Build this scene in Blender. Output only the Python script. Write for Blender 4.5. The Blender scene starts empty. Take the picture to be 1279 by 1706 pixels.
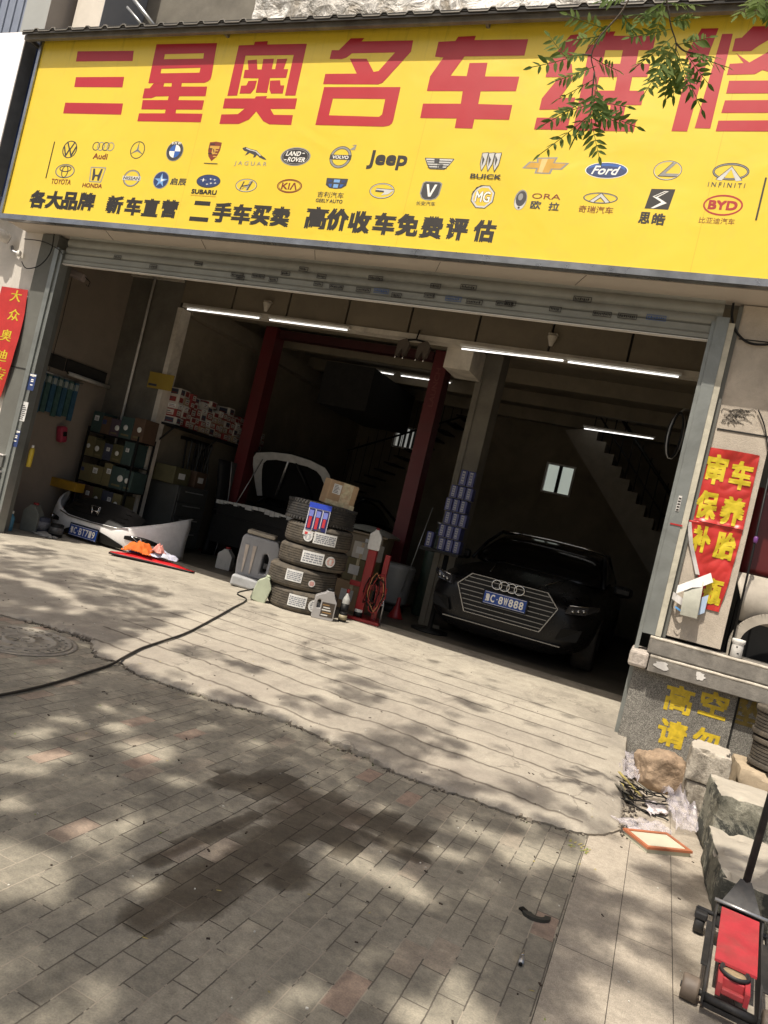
import bpy, bmesh, math, random
from mathutils import Vector, Matrix, noise
from mathutils.geometry import tessellate_polygon
random.seed(7)
S = bpy.context.scene
COL = S.collection
R_ = math.radians

# ------------------------------------------------------------------ camera
EYE = Vector((0.0, 0.0, 1.35))
CR = Vector((0.90176, 0.36263, 0.23294)).normalized()      # camera right
CF = Vector((-0.37330, 0.92771, 0.00300)).normalized()     # camera forward
CR = (CR - CR.dot(CF) * CF).normalized()
CU = CR.cross(CF).normalized()                             # camera up
FPX, CX, CY = 1204.0, 639.5, 853.0                         # focal length in photo pixels
cam = bpy.data.objects.new('camera', bpy.data.cameras.new('camera'))
COL.objects.link(cam)
cam.matrix_world = Matrix(((CR.x, CU.x, -CF.x, EYE.x), (CR.y, CU.y, -CF.y, EYE.y), (CR.z, CU.z, -CF.z, EYE.z), (0, 0, 0, 1)))
cam.data.sensor_fit = 'VERTICAL'
cam.data.sensor_height = 24.0
cam.data.sensor_width = 24.0
cam.data.lens = 24.0 * FPX / 1706.0
cam.data.clip_start = 0.05
cam.data.clip_end = 500
S.camera = cam

# ------------------------------------------------------------------ light
SUN_TRAVEL = Vector((0.17, 0.503, -1.0)).normalized()
SUN_EL = math.asin(-SUN_TRAVEL.z)
world = bpy.data.worlds.new('World')
S.world = world
world.use_nodes = True
wn = world.node_tree
sky = wn.nodes.new('ShaderNodeTexSky')
sky.sky_type = 'NISHITA'
sky.sun_disc = False
sky.sun_elevation = SUN_EL
sky.sun_rotation = math.atan2(-SUN_TRAVEL.x, -SUN_TRAVEL.y)
sky.air_density = 1.0
sky.dust_density = 6.0
sky.ozone_density = 0.2
bg = wn.nodes['Background']
bg.inputs['Strength'].default_value = 0.11
wn.links.new(sky.outputs[0], bg.inputs[0])
sun = bpy.data.objects.new('sun', bpy.data.lights.new('sun', 'SUN'))
COL.objects.link(sun)
sun.data.energy = 4.9
sun.data.angle = R_(0.53)
sun.data.color = (1.0, 0.92, 0.805)
sun.rotation_euler = SUN_TRAVEL.to_track_quat('-Z', 'Y').to_euler()
S.view_settings.view_transform = 'Standard'
S.view_settings.look = 'None'
S.view_settings.exposure = 0.20
S.view_settings.gamma = 1.0
S.render.engine = 'CYCLES'
S.cycles.use_denoising = True
S.cycles.max_bounces = 6
S.cycles.transparent_max_bounces = 12

# ------------------------------------------------------------------ measuring helpers
def ray(px, py):
    return CR * (px - CX) - CU * (py - CY) + CF * FPX
def at(px, py, Y):
    d = ray(px, py); return EYE + d * ((Y - EYE.y) / d.y)
def atx(px, py, X):
    d = ray(px, py); return EYE + d * ((X - EYE.x) / d.x)
def atz(px, py, Z):
    d = ray(px, py); return EYE + d * ((Z - EYE.z) / d.z)

# ------------------------------------------------------------------ materials
def srgb(r, g, b):
    f = lambda c: c / 12.92 / 255 if c <= 10 else ((c / 255 + 0.055) / 1.055) ** 2.4
    return (f(r), f(g), f(b), 1)
class NT:
    def __init__(s, name):
        s.m = bpy.data.materials.new(name); s.m.use_nodes = True
        s.t = s.m.node_tree; s.n = s.t.nodes; s.b = s.n['Principled BSDF']
    def new(s, t, **k):
        n = s.n.new(t)
        for a, v in k.items(): setattr(n, a, v)
        return n
    def link(s, a, b): s.t.links.new(a, b)
    def val(s, v, sock):
        if isinstance(v, bpy.types.NodeSocket): s.link(v, sock)
        else: sock.default_value = v
    def math(s, op, a, b=0.0, c=None, clamp=False):
        n = s.new('ShaderNodeMath', operation=op, use_clamp=clamp)
        s.val(a, n.inputs[0]); s.val(b, n.inputs[1])
        if c is not None: s.val(c, n.inputs[2])
        return n.outputs[0]
    def mix(s, f, a, b, bt='MIX'):
        n = s.new('ShaderNodeMix', data_type='RGBA', blend_type=bt)
        s.val(f, n.inputs[0]); s.val(a, n.inputs[6]); s.val(b, n.inputs[7])
        return n.outputs[2]
    def ramp(s, f, stops):
        n = s.new('ShaderNodeValToRGB'); e = n.color_ramp.elements
        while len(e) < len(stops): e.new(0.5)
        for k, (p, c) in enumerate(stops):
            e[k].position = p; e[k].color = c if len(c) == 4 else (*c, 1)
        s.link(f, n.inputs[0]); return n.outputs[0]
    def noise(s, vec, scale, detail=6, rough=0.6, dist=0.0):
        n = s.new('ShaderNodeTexNoise'); n.inputs['Scale'].default_value = scale
        n.inputs['Detail'].default_value = detail; n.inputs['Roughness'].default_value = rough
        n.inputs['Distortion'].default_value = dist
        if vec is not None: s.link(vec, n.inputs['Vector'])
        return n.outputs['Fac']
    def pos(s): return s.new('ShaderNodeNewGeometry').outputs['Position']
    def obj(s): return s.new('ShaderNodeTexCoord').outputs['Object']
    def bump(s, h, strength=0.3, dist=0.01):
        n = s.new('ShaderNodeBump'); n.inputs['Strength'].default_value = strength
        n.inputs['Distance'].default_value = dist; s.link(h, n.inputs['Height'])
        s.link(n.outputs[0], s.b.inputs['Normal']); return n
G3 = lambda v: (v, v, v, 1)
def mat(name, col, rough=0.6, metal=0.0, var=0.25, vs=6.0, bump=0.0, bs=60.0, spec=None, coat=0.0, dirt=0.0, dirtcol=(0.05, 0.042, 0.032, 1), world_pos=True):
    """base colour broken up by two octaves of noise, a little dirt and bump"""
    t = NT(name)
    col = (*col[:3], 1)
    v = t.pos() if world_pos else t.obj()
    n = t.noise(v, vs, 8, 0.65)
    lo = tuple(c * (1 - var) for c in col[:3]); hi = tuple(min(1, c * (1 + var * 0.7)) for c in col[:3])
    c = t.ramp(n, [(0.3, lo), (0.7, hi)])
    if dirt > 0:
        d = t.noise(v, vs * 0.45, 9, 0.75, 0.6)
        f = t.ramp(d, [(0.46, G3(0)), (0.72, G3(dirt))])
        c = t.mix(f, c, dirtcol)
    t.link(c, t.b.inputs['Base Color'])
    r = t.noise(v, vs * 2.3, 4)
    t.link(t.math('ADD', t.math('MULTIPLY', r, 0.25), rough - 0.125, clamp=True), t.b.inputs['Roughness'])
    t.b.inputs['Metallic'].default_value = metal
    if spec is not None: t.b.inputs['Specular IOR Level'].default_value = spec
    if coat: t.b.inputs['Coat Weight'].default_value = coat; t.b.inputs['Coat Roughness'].default_value = 0.05
    if bump > 0: t.bump(t.noise(v, bs, 6, 0.7), bump, 0.01)
    return t.m
def emis(name, col, strength):
    t = NT(name)
    t.b.inputs['Base Color'].default_value = (*col[:3], 1)
    t.b.inputs['Emission Color'].default_value = (*col[:3], 1)
    t.b.inputs['Emission Strength'].default_value = strength
    return t.m
_flat = {}
def ink(r, g, b, rough=0.55):
    """printed ink / paint of one colour (slightly mottled)"""
    k = (r, g, b, rough)
    if k not in _flat: _flat[k] = mat('ink', srgb(r, g, b), rough, var=0.08, vs=9)
    return _flat[k]

# ------------------------------------------------------------------ mesh builder
class MB:
    def __init__(s): s.v = []; s.f = []; s.mi = []; s.mats = []; s.sm = []; s.xf = None
    def slot(s, m):
        if m is None: return 0
        if m not in s.mats: s.mats.append(m)
        return s.mats.index(m)
    def add(s, vs, fs, m=None, smooth=False):
        o = len(s.v)
        if s.xf is not None: vs = [s.xf @ Vector(v) for v in vs]
        s.v += [tuple(v) for v in vs]
        k = s.slot(m)
        for f in fs:
            s.f.append(tuple(i + o for i in f)); s.mi.append(k); s.sm.append(smooth)
        return s
    def box(s, c, d, m=None, rot=None, bev=0.0):
        hx, hy, hz = d[0] / 2, d[1] / 2, d[2] / 2
        M = Matrix.Translation(c)
        if rot is not None:
            M = M @ (rot.to_4x4() if not isinstance(rot, tuple) else Matrix.Rotation(rot[2], 4, 'Z') @ Matrix.Rotation(rot[1], 4, 'Y') @ Matrix.Rotation(rot[0], 4, 'X'))
        if bev <= 0:
            vs = [M @ Vector((x * hx, y * hy, z * hz)) for x in (-1, 1) for y in (-1, 1) for z in (-1, 1)]
            return s.add(vs, [(0, 1, 3, 2), (4, 6, 7, 5), (0, 4, 5, 1), (2, 3, 7, 6), (0, 2, 6, 4), (1, 5, 7, 3)], m)
        b = min(bev, hx * .95, hy * .95, hz * .95)
        bm = bmesh.new(); bmesh.ops.create_cube(bm, size=1.0)
        for v in bm.verts: v.co = Vector((v.co.x * d[0], v.co.y * d[1], v.co.z * d[2]))
        bmesh.ops.bevel(bm, geom=list(bm.edges), offset=b, segments=2, profile=0.5, affect='EDGES')
        bm.verts.index_update()
        s.add([M @ v.co for v in bm.verts], [[v.index for v in f.verts] for f in bm.faces], m, False)
        bm.free(); return s
    def b2(s, a, b, m=None, bev=0.0):
        return s.box([(a[i] + b[i]) / 2 for i in range(3)], [abs(b[i] - a[i]) for i in range(3)], m, None, bev)
    def tube(s, pts, r, m=None, n=8, cap=True, rfun=None):
        pts = [Vector(p) for p in pts]; rings = []
        prev = None
        for i, p in enumerate(pts):
            d = (pts[min(i + 1, len(pts) - 1)] - pts[max(i - 1, 0)]).normalized()
            if prev is None:
                u = d.orthogonal().normalized()
            else:
                u = (prev - prev.dot(d) * d)
                u = u.normalized() if u.length > 1e-6 else d.orthogonal().normalized()
            prev = u; w = d.cross(u)
            rr = rfun(i / max(1, len(pts) - 1)) * r if rfun else r
            rings.append([p + (u * math.cos(a) + w * math.sin(a)) * rr for a in [2 * math.pi * k / n for k in range(n)]])
        vs = [v for q in rings for v in q]; fs = []
        for i in range(len(pts) - 1):
            for k in range(n):
                fs.append((i * n + k, i * n + (k + 1) % n, (i + 1) * n + (k + 1) % n, (i + 1) * n + k))
        if cap: fs += [tuple(reversed(range(n))), tuple((len(pts) - 1) * n + k for k in range(n))]
        return s.add(vs, fs, m, True)
    def lathe(s, prof, c=(0, 0, 0), m=None, n=24, axis='Z', rot=None, closed=False):
        """prof: list of (radius, height)"""
        vs = []
        for (r, h) in prof:
            for k in range(n):
                a = 2 * math.pi * k / n
                vs.append(Vector((r * math.cos(a), r * math.sin(a), h)))
        if axis == 'Y': vs = [Vector((v.x, -v.z, v.y)) for v in vs]
        if axis == 'X': vs = [Vector((v.z, v.x, v.y)) for v in vs]
        if rot is not None: vs = [rot @ v for v in vs]
        vs = [v + Vector(c) for v in vs]
        q = len(prof); fs = []
        for i in range(q if closed else q - 1):
            j = (i + 1) % q
            for k in range(n): fs.append((i * n + k, i * n + (k + 1) % n, j * n + (k + 1) % n, j * n + k))
        if not closed:
            if prof[0][0] > 1e-4: fs.append(tuple(reversed(range(n))))
            if prof[-1][0] > 1e-4: fs.append(tuple((q - 1) * n + k for k in range(n)))
        return s.add(vs, fs, m, True)
    def prism(s, pts, axis, a, b, m=None, holes=()):
        """2-D outline pushed from a to b along axis ('X': pts are (y,z); 'Y': (x,z); 'Z': (x,y))"""
        def P(p, h): return {'X': (h, p[0], p[1]), 'Y': (p[0], h, p[1]), 'Z': (p[0], p[1], h)}[axis]
        loops = [list(pts)] + [list(h) for h in holes]
        flat = [p for l in loops for p in l]
        tris = tessellate_polygon([[Vector((p[0], p[1], 0)) for p in l] for l in loops])
        n = len(flat)
        fs = [tuple(t) for t in tris] + [tuple(i + n for i in reversed(t)) for t in tris]
        o = 0
        for l in loops:
            k = len(l)
            for i in range(k): fs.append((o + i, o + (i + 1) % k, o + (i + 1) % k + n, o + i + n))
            o += k
        return s.add([P(p, a) for p in flat] + [P(p, b) for p in flat], fs, m)
    def grid(s, nu, nv, fn, m=None, smooth=True):
        vs = [fn(i / nu, j / nv) for j in range(nv + 1) for i in range(nu + 1)]
        fs = [(j * (nu + 1) + i, j * (nu + 1) + i + 1, (j + 1) * (nu + 1) + i + 1, (j + 1) * (nu + 1) + i) for j in range(nv) for i in range(nu)]
        return s.add(vs, fs, m, smooth)
    def build(s, name, m=None, parent=None, fix=True, auto=None):
        me = bpy.data.meshes.new(name)
        me.from_pydata(s.v, [], s.f)
        if m is not None and not s.mats: s.mats = [m]
        for k in s.mats: me.materials.append(k)
        me.polygons.foreach_set('material_index', s.mi)
        me.polygons.foreach_set('use_smooth', s.sm)
        if fix:
            bm = bmesh.new(); bm.from_mesh(me)
            bmesh.ops.recalc_face_normals(bm, faces=bm.faces); bm.to_mesh(me); bm.free()
        me.update()
        o = bpy.data.objects.new(name, me); COL.objects.link(o)
        if parent is not None: o.parent = parent
        return o
def auto_smooth(o, deg=35):
    try:
        o.data.set_sharp_from_angle(angle=R_(deg))
    except Exception: pass
    return o
def tag(o, label, cat, group=None, kind=None):
    o['label'] = label; o['category'] = cat
    if group: o['group'] = group
    if kind: o['kind'] = kind
    return o
def thing(name, label, cat, loc=(0, 0, 0), rz=0.0, group=None):
    o = bpy.data.objects.new(name, None); COL.objects.link(o)
    o.location = loc; o.rotation_euler = (0, 0, rz); o.empty_display_size = 0.1
    return tag(o, label, cat, group)
def struct(o):
    o['kind'] = 'structure'; return o
def dup(root, loc, rz=None, label=None, group=None):
    r = root.copy(); COL.objects.link(r); r.location = loc
    if rz is not None: r.rotation_euler = (0, 0, rz)
    if label: r['label'] = label
    if group: r['group'] = group
    for ch in list(root.children):
        c = ch.copy(); COL.objects.link(c); c.parent = r
        for g in list(ch.children):
            d = g.copy(); COL.objects.link(d); d.parent = c
    return r
_tc = {}
def text_mesh(s, bold=0.0):
    """glyph outlines of a string as flat triangles, bounding box normalised to 0..1"""
    k = (s, bold)
    if k in _tc: return _tc[k]
    cu = bpy.data.curves.new('t', 'FONT'); cu.body = s; cu.size = 1.0; cu.offset = bold; cu.resolution_u = 3
    o = bpy.data.objects.new('t', cu); COL.objects.link(o)
    dg = bpy.context.evaluated_depsgraph_get()
    me = bpy.data.meshes.new_from_object(o.evaluated_get(dg))
    vs = [v.co.copy() for v in me.vertices]; fs = [tuple(p.vertices) for p in me.polygons]
    bpy.data.objects.remove(o); bpy.data.curves.remove(cu); bpy.data.meshes.remove(me)
    x0 = min(v.x for v in vs); x1 = max(v.x for v in vs); y0 = min(v.y for v in vs); y1 = max(v.y for v in vs)
    vs = [((v.x - x0) / (x1 - x0), (v.y - y0) / (y1 - y0)) for v in vs]
    _tc[k] = (vs, fs); return _tc[k]
def put_text(mb, s, fn, m, bold=0.0):
    """fn maps (u,v) in 0..1 to a 3-D point; heavier weights are built from shifted copies, each a hair further out"""
    vs, fs = text_mesh(s)
    o, ux, uv = Vector(fn(0, 0)), Vector(fn(1, 0)), Vector(fn(0, 1))
    n = (ux - o).cross(uv - o).normalized()
    if not bold: mb.add([fn(u, v) for u, v in vs], fs, m); return
    k = max(1, len(s)); h = bold; w = bold / k
    for i, (du, dv) in enumerate(((-w, -h), (w, -h), (-w, h), (w, h), (0, 0))):
        mb.add([Vector(fn(min(1, max(0, .5 + (u - .5) * (1 - 2 * w) + du)), min(1, max(0, .5 + (v - .5) * (1 - 2 * h) + dv)))) + n * (.00003 * i) for u, v in vs], fs, m)
def rnd(a, b): return random.uniform(a, b)
# ================================================================== GROUND
def brick_mat():
    t = NT('brick_pavers'); p = t.pos()
    sx = t.new('ShaderNodeSeparateXYZ'); t.link(p, sx.inputs[0])
    # a little wander so that rows are not ruler straight
    w = t.new('ShaderNodeTexNoise'); w.inputs['Scale'].default_value = 2.2; t.link(p, w.inputs['Vector'])
    wob = t.math('ADD', t.math('MULTIPLY', t.math('SUBTRACT', w.outputs['Fac'], 0.5), 0.014), t.math('MULTIPLY', t.math('SUBTRACT', t.noise(p, 55, 4, .7), 0.5), 0.0055))
    cx = t.new('ShaderNodeCombineXYZ')
    t.link(t.math('ADD', sx.outputs[1], wob), cx.inputs[0]); t.link(t.math('ADD', sx.outputs[0], wob), cx.inputs[1])
    br = t.new('ShaderNodeTexBrick'); br.offset = 0.5; br.squash = 1.0
    t.link(cx.outputs[0], br.inputs['Vector'])
    br.inputs['Scale'].default_value = 1.0
    br.inputs['Color1'].default_value = G3(0); br.inputs['Color2'].default_value = G3(1); br.inputs['Mortar'].default_value = G3(0.5)
    br.inputs['Mortar Size'].default_value = 0.0026; br.inputs['Mortar Smooth'].default_value = 0.35
    br.inputs['Brick Width'].default_value = 0.190; br.inputs['Row Height'].default_value = 0.088
    tone = t.ramp(br.outputs['Color'], [(0.0, (0.300, 0.277, 0.226)), (0.5, (0.345, 0.320, 0.262)), (0.88, (0.375, 0.345, 0.281)), (0.96, (0.382, 0.328, 0.265)), (1.0, (0.388, 0.290, 0.232))])
    n1 = t.noise(p, 28, 8, 0.7); n2 = t.noise(p, 2.1, 8, 0.7, 0.4); n3 = t.noise(p, 160, 3, 0.7)
    c = t.mix(0.85, tone, t.ramp(n1, [(0.3, (0.62, 0.62, 0.62)), (0.7, (1.12, 1.1, 1.07))]), 'MULTIPLY')
    c = t.mix(0.9, c, t.ramp(n2, [(0.3, (0.62, 0.62, 0.62)), (0.7, (1.16, 1.15, 1.12))]), 'MULTIPLY')
    c = t.mix(0.6, c, t.ramp(n3, [(0.35, (0.72, 0.72, 0.72)), (0.65, (1.2, 1.2, 1.2))]), 'MULTIPLY')
    jn = t.noise(p, 3.3, 5, 0.6)
    joint = t.mix(t.math('GREATER_THAN', jn, 0.52), (0.11, 0.096, 0.078, 1), (0.33, 0.29, 0.23, 1))
    c = t.mix(br.outputs['Fac'], c, joint)
    # spilt water and oil: a stain with an outline of its own, creeping along the joints
    wd = t.math('MULTIPLY', t.math('SUBTRACT', t.noise(p, 6.5, 7, 0.68), 0.5), 1.0)
    fine = t.math('MULTIPLY', t.math('SUBTRACT', br.outputs['Color'], 0.42), 0.62)
    m = None
    flat = t.new('ShaderNodeVectorMath', operation='MULTIPLY'); t.link(p, flat.inputs[0]); flat.inputs[1].default_value = (1, 1, 0)
    for (a, b, r) in WET:
        ab = b - a
        pa = t.new('ShaderNodeVectorMath', operation='SUBTRACT'); t.link(flat.outputs[0], pa.inputs[0]); pa.inputs[1].default_value = a
        dt = t.new('ShaderNodeVectorMath', operation='DOT_PRODUCT'); t.link(pa.outputs[0], dt.inputs[0]); dt.inputs[1].default_value = ab
        k = t.math('DIVIDE', dt.outputs['Value'], ab.length_squared, clamp=True)
        sc = t.new('ShaderNodeVectorMath', operation='SCALE'); sc.inputs[0].default_value = ab; t.link(k, sc.inputs['Scale'])
        df = t.new('ShaderNodeVectorMath', operation='SUBTRACT'); t.link(pa.outputs[0], df.inputs[0]); t.link(sc.outputs[0], df.inputs[1])
        ln = t.new('ShaderNodeVectorMath', operation='LENGTH'); t.link(df.outputs[0], ln.inputs[0])
        d = t.math('DIVIDE', ln.outputs['Value'], r)
        m = d if m is None else t.math('MINIMUM', m, d)
    m = t.math('ADD', t.math('ADD', m, wd), fine)
    m = t.math('SUBTRACT', m, t.math('MULTIPLY', br.outputs['Fac'], 0.5))
    wet = t.ramp(m, [(0.45, G3(1)), (0.80, G3(.72)), (1.0, G3(0))])
    c = t.mix(t.math('MULTIPLY', wet, 0.92), c, t.mix(1.0, c, (0.30, 0.278, 0.272, 1), 'MULTIPLY'))
    # small dark spots of grease and pale crumbs
    vo = t.new('ShaderNodeTexVoronoi'); vo.inputs['Scale'].default_value = 3.1; t.link(p, vo.inputs['Vector'])
    spot = t.math('LESS_THAN', t.math('ADD', vo.outputs['Distance'], t.math('MULTIPLY', n1, 0.06)), 0.075)
    c = t.mix(t.math('MULTIPLY', spot, 0.6), c, (0.045, 0.038, 0.032, 1))
    t.link(c, t.b.inputs['Base Color'])
    t.link(t.math('SUBTRACT', 0.88, t.math('MULTIPLY', wet, 0.36)), t.b.inputs['Roughness'])
    t.b.inputs['Specular IOR Level'].default_value = 0.3
    h = t.math('SUBTRACT', t.math('ADD', t.math('MULTIPLY', n1, 0.25), t.math('MULTIPLY', br.outputs['Color'], 0.35)), t.math('MULTIPLY', br.outputs['Fac'], 1.0))
    t.bump(h, 0.55, 0.004)
    return t.m
_w = lambda px, py: atz(px, py, 0.0)
WET = []
for (p0, p1, r) in [((385, 1288), (475, 1300), .085), ((470, 1300), (545, 1345), .16), ((540, 1330), (660, 1370), .12), ((480, 1345), (560, 1375), .14), ((600, 1375), (690, 1418), .045), ((520, 1345), (400, 1420), .115), ((400, 1420), (300, 1480), .10), ((300, 1475), (235, 1520), .055), ((420, 1345), (250, 1420), .04), ((440, 1400), (470, 1440), .09)]:
    WET.append((_w(p0[0] + 4, p0[1] + 14), _w(p1[0] + 4, p1[1] + 14), r * 1.35))

def slab_mat():
    t = NT('paving_slab'); p = t.pos()
    sx = t.new('ShaderNodeSeparateXYZ'); t.link(p, sx.inputs[0])
    cx = t.new('ShaderNodeCombineXYZ'); t.link(t.math('ADD', sx.outputs[1], 0.27), cx.inputs[0]); t.link(t.math('ADD', sx.outputs[0], 0.08), cx.inputs[1])
    br = t.new('ShaderNodeTexBrick'); br.offset = 0.4; t.link(cx.outputs[0], br.inputs['Vector'])
    br.inputs['Scale'].default_value = 1.0
    br.inputs['Color1'].default_value = (0.38, 0.335, 0.272, 1); br.inputs['Color2'].default_value = (0.45, 0.394, 0.318, 1); br.inputs['Mortar'].default_value = (0.09, 0.075, 0.06, 1)
    br.inputs['Mortar Size'].default_value = 0.0018; br.inputs['Mortar Smooth'].default_value = 0.4
    br.inputs['Brick Width'].default_value = 0.66; br.inputs['Row Height'].default_value = 0.20
    n1 = t.noise(p, 40, 8, 0.75); n2 = t.noise(p, 3.4, 8, 0.7, 0.5); n3 = t.noise(p, 210, 3, 0.8)
    c = t.mix(0.8, br.outputs['Color'], t.ramp(n1, [(0.3, G3(0.62)), (0.7, G3(1.15))]), 'MULTIPLY')
    c = t.mix(0.8, c, t.ramp(n2, [(0.3, G3(0.72)), (0.7, G3(1.12))]), 'MULTIPLY')
    c = t.mix(0.7, c, t.ramp(n3, [(0.38, G3(0.7)), (0.62, G3(1.25))]), 'MULTIPLY')
    t.link(c, t.b.inputs['Base Color']); t.b.inputs['Roughness'].default_value = 0.88; t.b.inputs['Specular IOR Level'].default_value = 0.3
    t.bump(t.math('SUBTRACT', t.math('MULTIPLY', n1, 0.4), br.outputs['Fac']), 0.5, 0.003)
    return t.m

def ramp_mat():
    t = NT('ramp_concrete'); p = t.pos()
    sx = t.new('ShaderNodeSeparateXYZ'); t.link(p, sx.inputs[0])
    n0 = t.noise(p, 0.9, 9, 0.72, 0.7); n1 = t.noise(p, 7, 9, 0.72, 0.3); n2 = t.noise(p, 70, 6, 0.75); n3 = t.noise(p, 240, 3, 0.8)
    c = t.ramp(n0, [(0.30, (0.27, 0.245, 0.205)), (0.5, (0.40, 0.364, 0.298)), (0.72, (0.50, 0.455, 0.370))])
    c = t.mix(0.75, c, t.ramp(n1, [(0.28, G3(0.68)), (0.55, G3(1.0)), (0.8, G3(1.1))]), 'MULTIPLY')
    c = t.mix(0.7, c, t.ramp(n2, [(0.3, G3(0.72)), (0.7, G3(1.14))]), 'MULTIPLY')
    c = t.mix(0.5, c, t.ramp(n3, [(0.36, G3(0.7)), (0.64, G3(1.2))]), 'MULTIPLY')
    # tyre scuffs and oil blotches
    st = t.new('ShaderNodeMapping'); st.inputs['Scale'].default_value = (2.6, 0.9, 1); st.inputs['Rotation'].default_value = (0, 0, 0.35); t.link(p, st.inputs['Vector'])
    d = t.noise(st.outputs[0], 1.3, 9, 0.75, 1.1)
    c = t.mix(t.ramp(d, [(0.52, G3(0)), (0.72, G3(0.65))]), c, (0.15, 0.13, 0.11, 1))
    low = t.math('SUBTRACT', 1.25, t.math('MULTIPLY', t.math('SUBTRACT', sx.outputs[1], 3.8), 0.55), clamp=True)  # greyer toward the lower edge: soft shade painted into the concrete
    c = t.mix(t.math('MULTIPLY', t.math('MULTIPLY', low, t.ramp(t.noise(p, 2.0, 8, .7, .5), [(0.3, G3(0.15)), (0.65, G3(1))])), 0.55), c, (0.27, 0.235, 0.20, 1))
    # rolled grooves across the ramp
    wob = t.math('MULTIPLY', t.math('SUBTRACT', t.noise(p, 1.7, 4), 0.5), 0.012)
    y = t.math('ADD', t.math('ADD', sx.outputs[1], wob), t.math('MULTIPLY', sx.outputs[0], 0.004))
    fr = t.math('FRACT', t.math('DIVIDE', t.math('SUBTRACT', y, 3.86), 0.298))
    dist = t.math('MULTIPLY', t.math('ABSOLUTE', t.math('SUBTRACT', fr, 0.5)), 0.298)
    wid = t.math('ADD', 0.007, t.math('MULTIPLY', t.noise(p, 9, 4), 0.026))
    line = t.math('SUBTRACT', 1.0, t.math('DIVIDE', dist, wid), clamp=True)
    edge = t.math('ADD', -3.55, t.math('MULTIPLY', t.math('SUBTRACT', sx.outputs[1], 4.0), -0.12))
    inx = t.math('GREATER_THAN', t.math('ADD', sx.outputs[0], t.math('MULTIPLY', n1, 0.3)), edge)
    iny = t.math('MULTIPLY', t.math('LESS_THAN', sx.outputs[1], 6.3), t.math('LESS_THAN', t.math('ADD', sx.outputs[0], t.math('MULTIPLY', n1, 0.2)), -0.02))
    line = t.math('MULTIPLY', t.math('MULTIPLY', line, inx), iny)
    fade = t.ramp(t.noise(p, 2.4, 5, 0.7), [(0.3, G3(0.6)), (0.55, G3(1))])
    line = t.math('MULTIPLY', line, fade)
    c = t.mix(t.math('MULTIPLY', line, 0.9), c, (0.075, 0.06, 0.047, 1))
    # hairline cracks
    vc = t.new('ShaderNodeTexVoronoi', feature='DISTANCE_TO_EDGE'); vc.inputs['Scale'].default_value = 0.62
    dv = t.new('ShaderNodeVectorMath', operation='ADD'); nz = t.new('ShaderNodeTexNoise'); nz.inputs['Scale'].default_value = 2.6; nz.inputs['Detail'].default_value = 8; t.link(p, nz.inputs['Vector'])
    sc = t.new('ShaderNodeVectorMath', operation='SCALE'); sc.inputs['Scale'].default_value = 0.7; t.link(nz.outputs['Color'], sc.inputs[0]); t.link(p, dv.inputs[0]); t.link(sc.outputs[0], dv.inputs[1]); t.link(dv.outputs[0], vc.inputs['Vector'])
    hair = t.math('MULTIPLY', t.math('LESS_THAN', vc.outputs['Distance'], 0.0045), t.math('GREATER_THAN', t.noise(p, 1.1, 4), 0.5))
    c = t.mix(t.math('MULTIPLY', hair, 0.4), c, (0.10, 0.085, 0.07, 1))
    t.link(c, t.b.inputs['Base Color']); t.b.inputs['Roughness'].default_value = 0.9; t.b.inputs['Specular IOR Level'].default_value = 0.25
    h = t.math('SUBTRACT', t.math('ADD', t.math('MULTIPLY', n2, 0.35), t.math('MULTIPLY', n1, 0.3)), line)
    t.bump(h, 0.55, 0.006)
    return t.m

M_brick, M_slab, M_ramp = brick_mat(), slab_mat(), ramp_mat()
M_earth = mat('earth', (0.16, 0.14, 0.115), 0.95, var=0.4, vs=3, bump=0.5, bs=40)
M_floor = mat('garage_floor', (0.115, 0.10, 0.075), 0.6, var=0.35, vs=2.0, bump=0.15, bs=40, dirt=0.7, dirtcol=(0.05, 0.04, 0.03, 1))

g = MB(); g.b2((-120, -120, -0.30), (120, 120, -0.02), M_earth); struct(g.build('ground'))
g = MB(); g.b2((-30, -12, -0.018), (-0.081, 4.6, 0.0), M_brick); struct(g.build('brick_pavement'))
g = MB(); g.b2((-0.079, -12, -0.018), (6, 5.86, 0.0), M_slab); struct(g.build('slab_pavement'))

CRACK = [(-30, 3.75), (-12, 3.9), (-7, 3.95), (-5.2, 3.83), (-4.4, 3.82), (-4.01, 3.97), (-3.75, 4.02), (-3.54, 4.02), (-3.40, 3.90), (-3.25, 3.80), (-3.07, 3.83), (-2.85, 3.75), (-2.56, 3.78), (-2.2, 3.84), (-1.86, 3.91), (-1.6, 3.85), (-1.33, 3.82), (-1.1, 3.77), (-0.89, 3.79), (-0.6, 3.80), (-0.38, 3.84), (-0.2, 3.88), (-0.08, 3.94), (0.0, 4.02), (0.06, 4.17)]
def crack_y(x):
    for (a, b) in zip(CRACK, CRACK[1:]):
        if a[0] <= x <= b[0]:
            k = (x - a[0]) / (b[0] - a[0]); y = a[1] + (b[1] - a[1]) * k; break
    else: y = CRACK[-1][1]
    return y + 0.030 * noise.noise((x * 7, 1.7, 0)) + 0.022 * noise.noise((x * 19, 9.1, 0)) + 0.020 * noise.noise((x * 47, 5.1, 0))
FLOOR = 0.13
def ramp_z(x, y):
    yc = crack_y(x); k = max(0.0, min(1.0, (y - yc) / (6.0 - yc)))
    lip = 0.030 + 0.022 * noise.noise((x * 3.1, 0.3, 2)) + 0.008 * noise.noise((x * 17, 0.3, 2))
    z = lip + (FLOOR - lip) * k + 0.004 * noise.noise((x * 2, y * 2, 7)) * (1 - k)
    return z
xs = []
x = -30.0
while x < 0.055:
    xs.append(x); x += 2.0 if x < -7 else (0.25 if x < -4.6 else 0.016)
xs.append(0.06)
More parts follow.
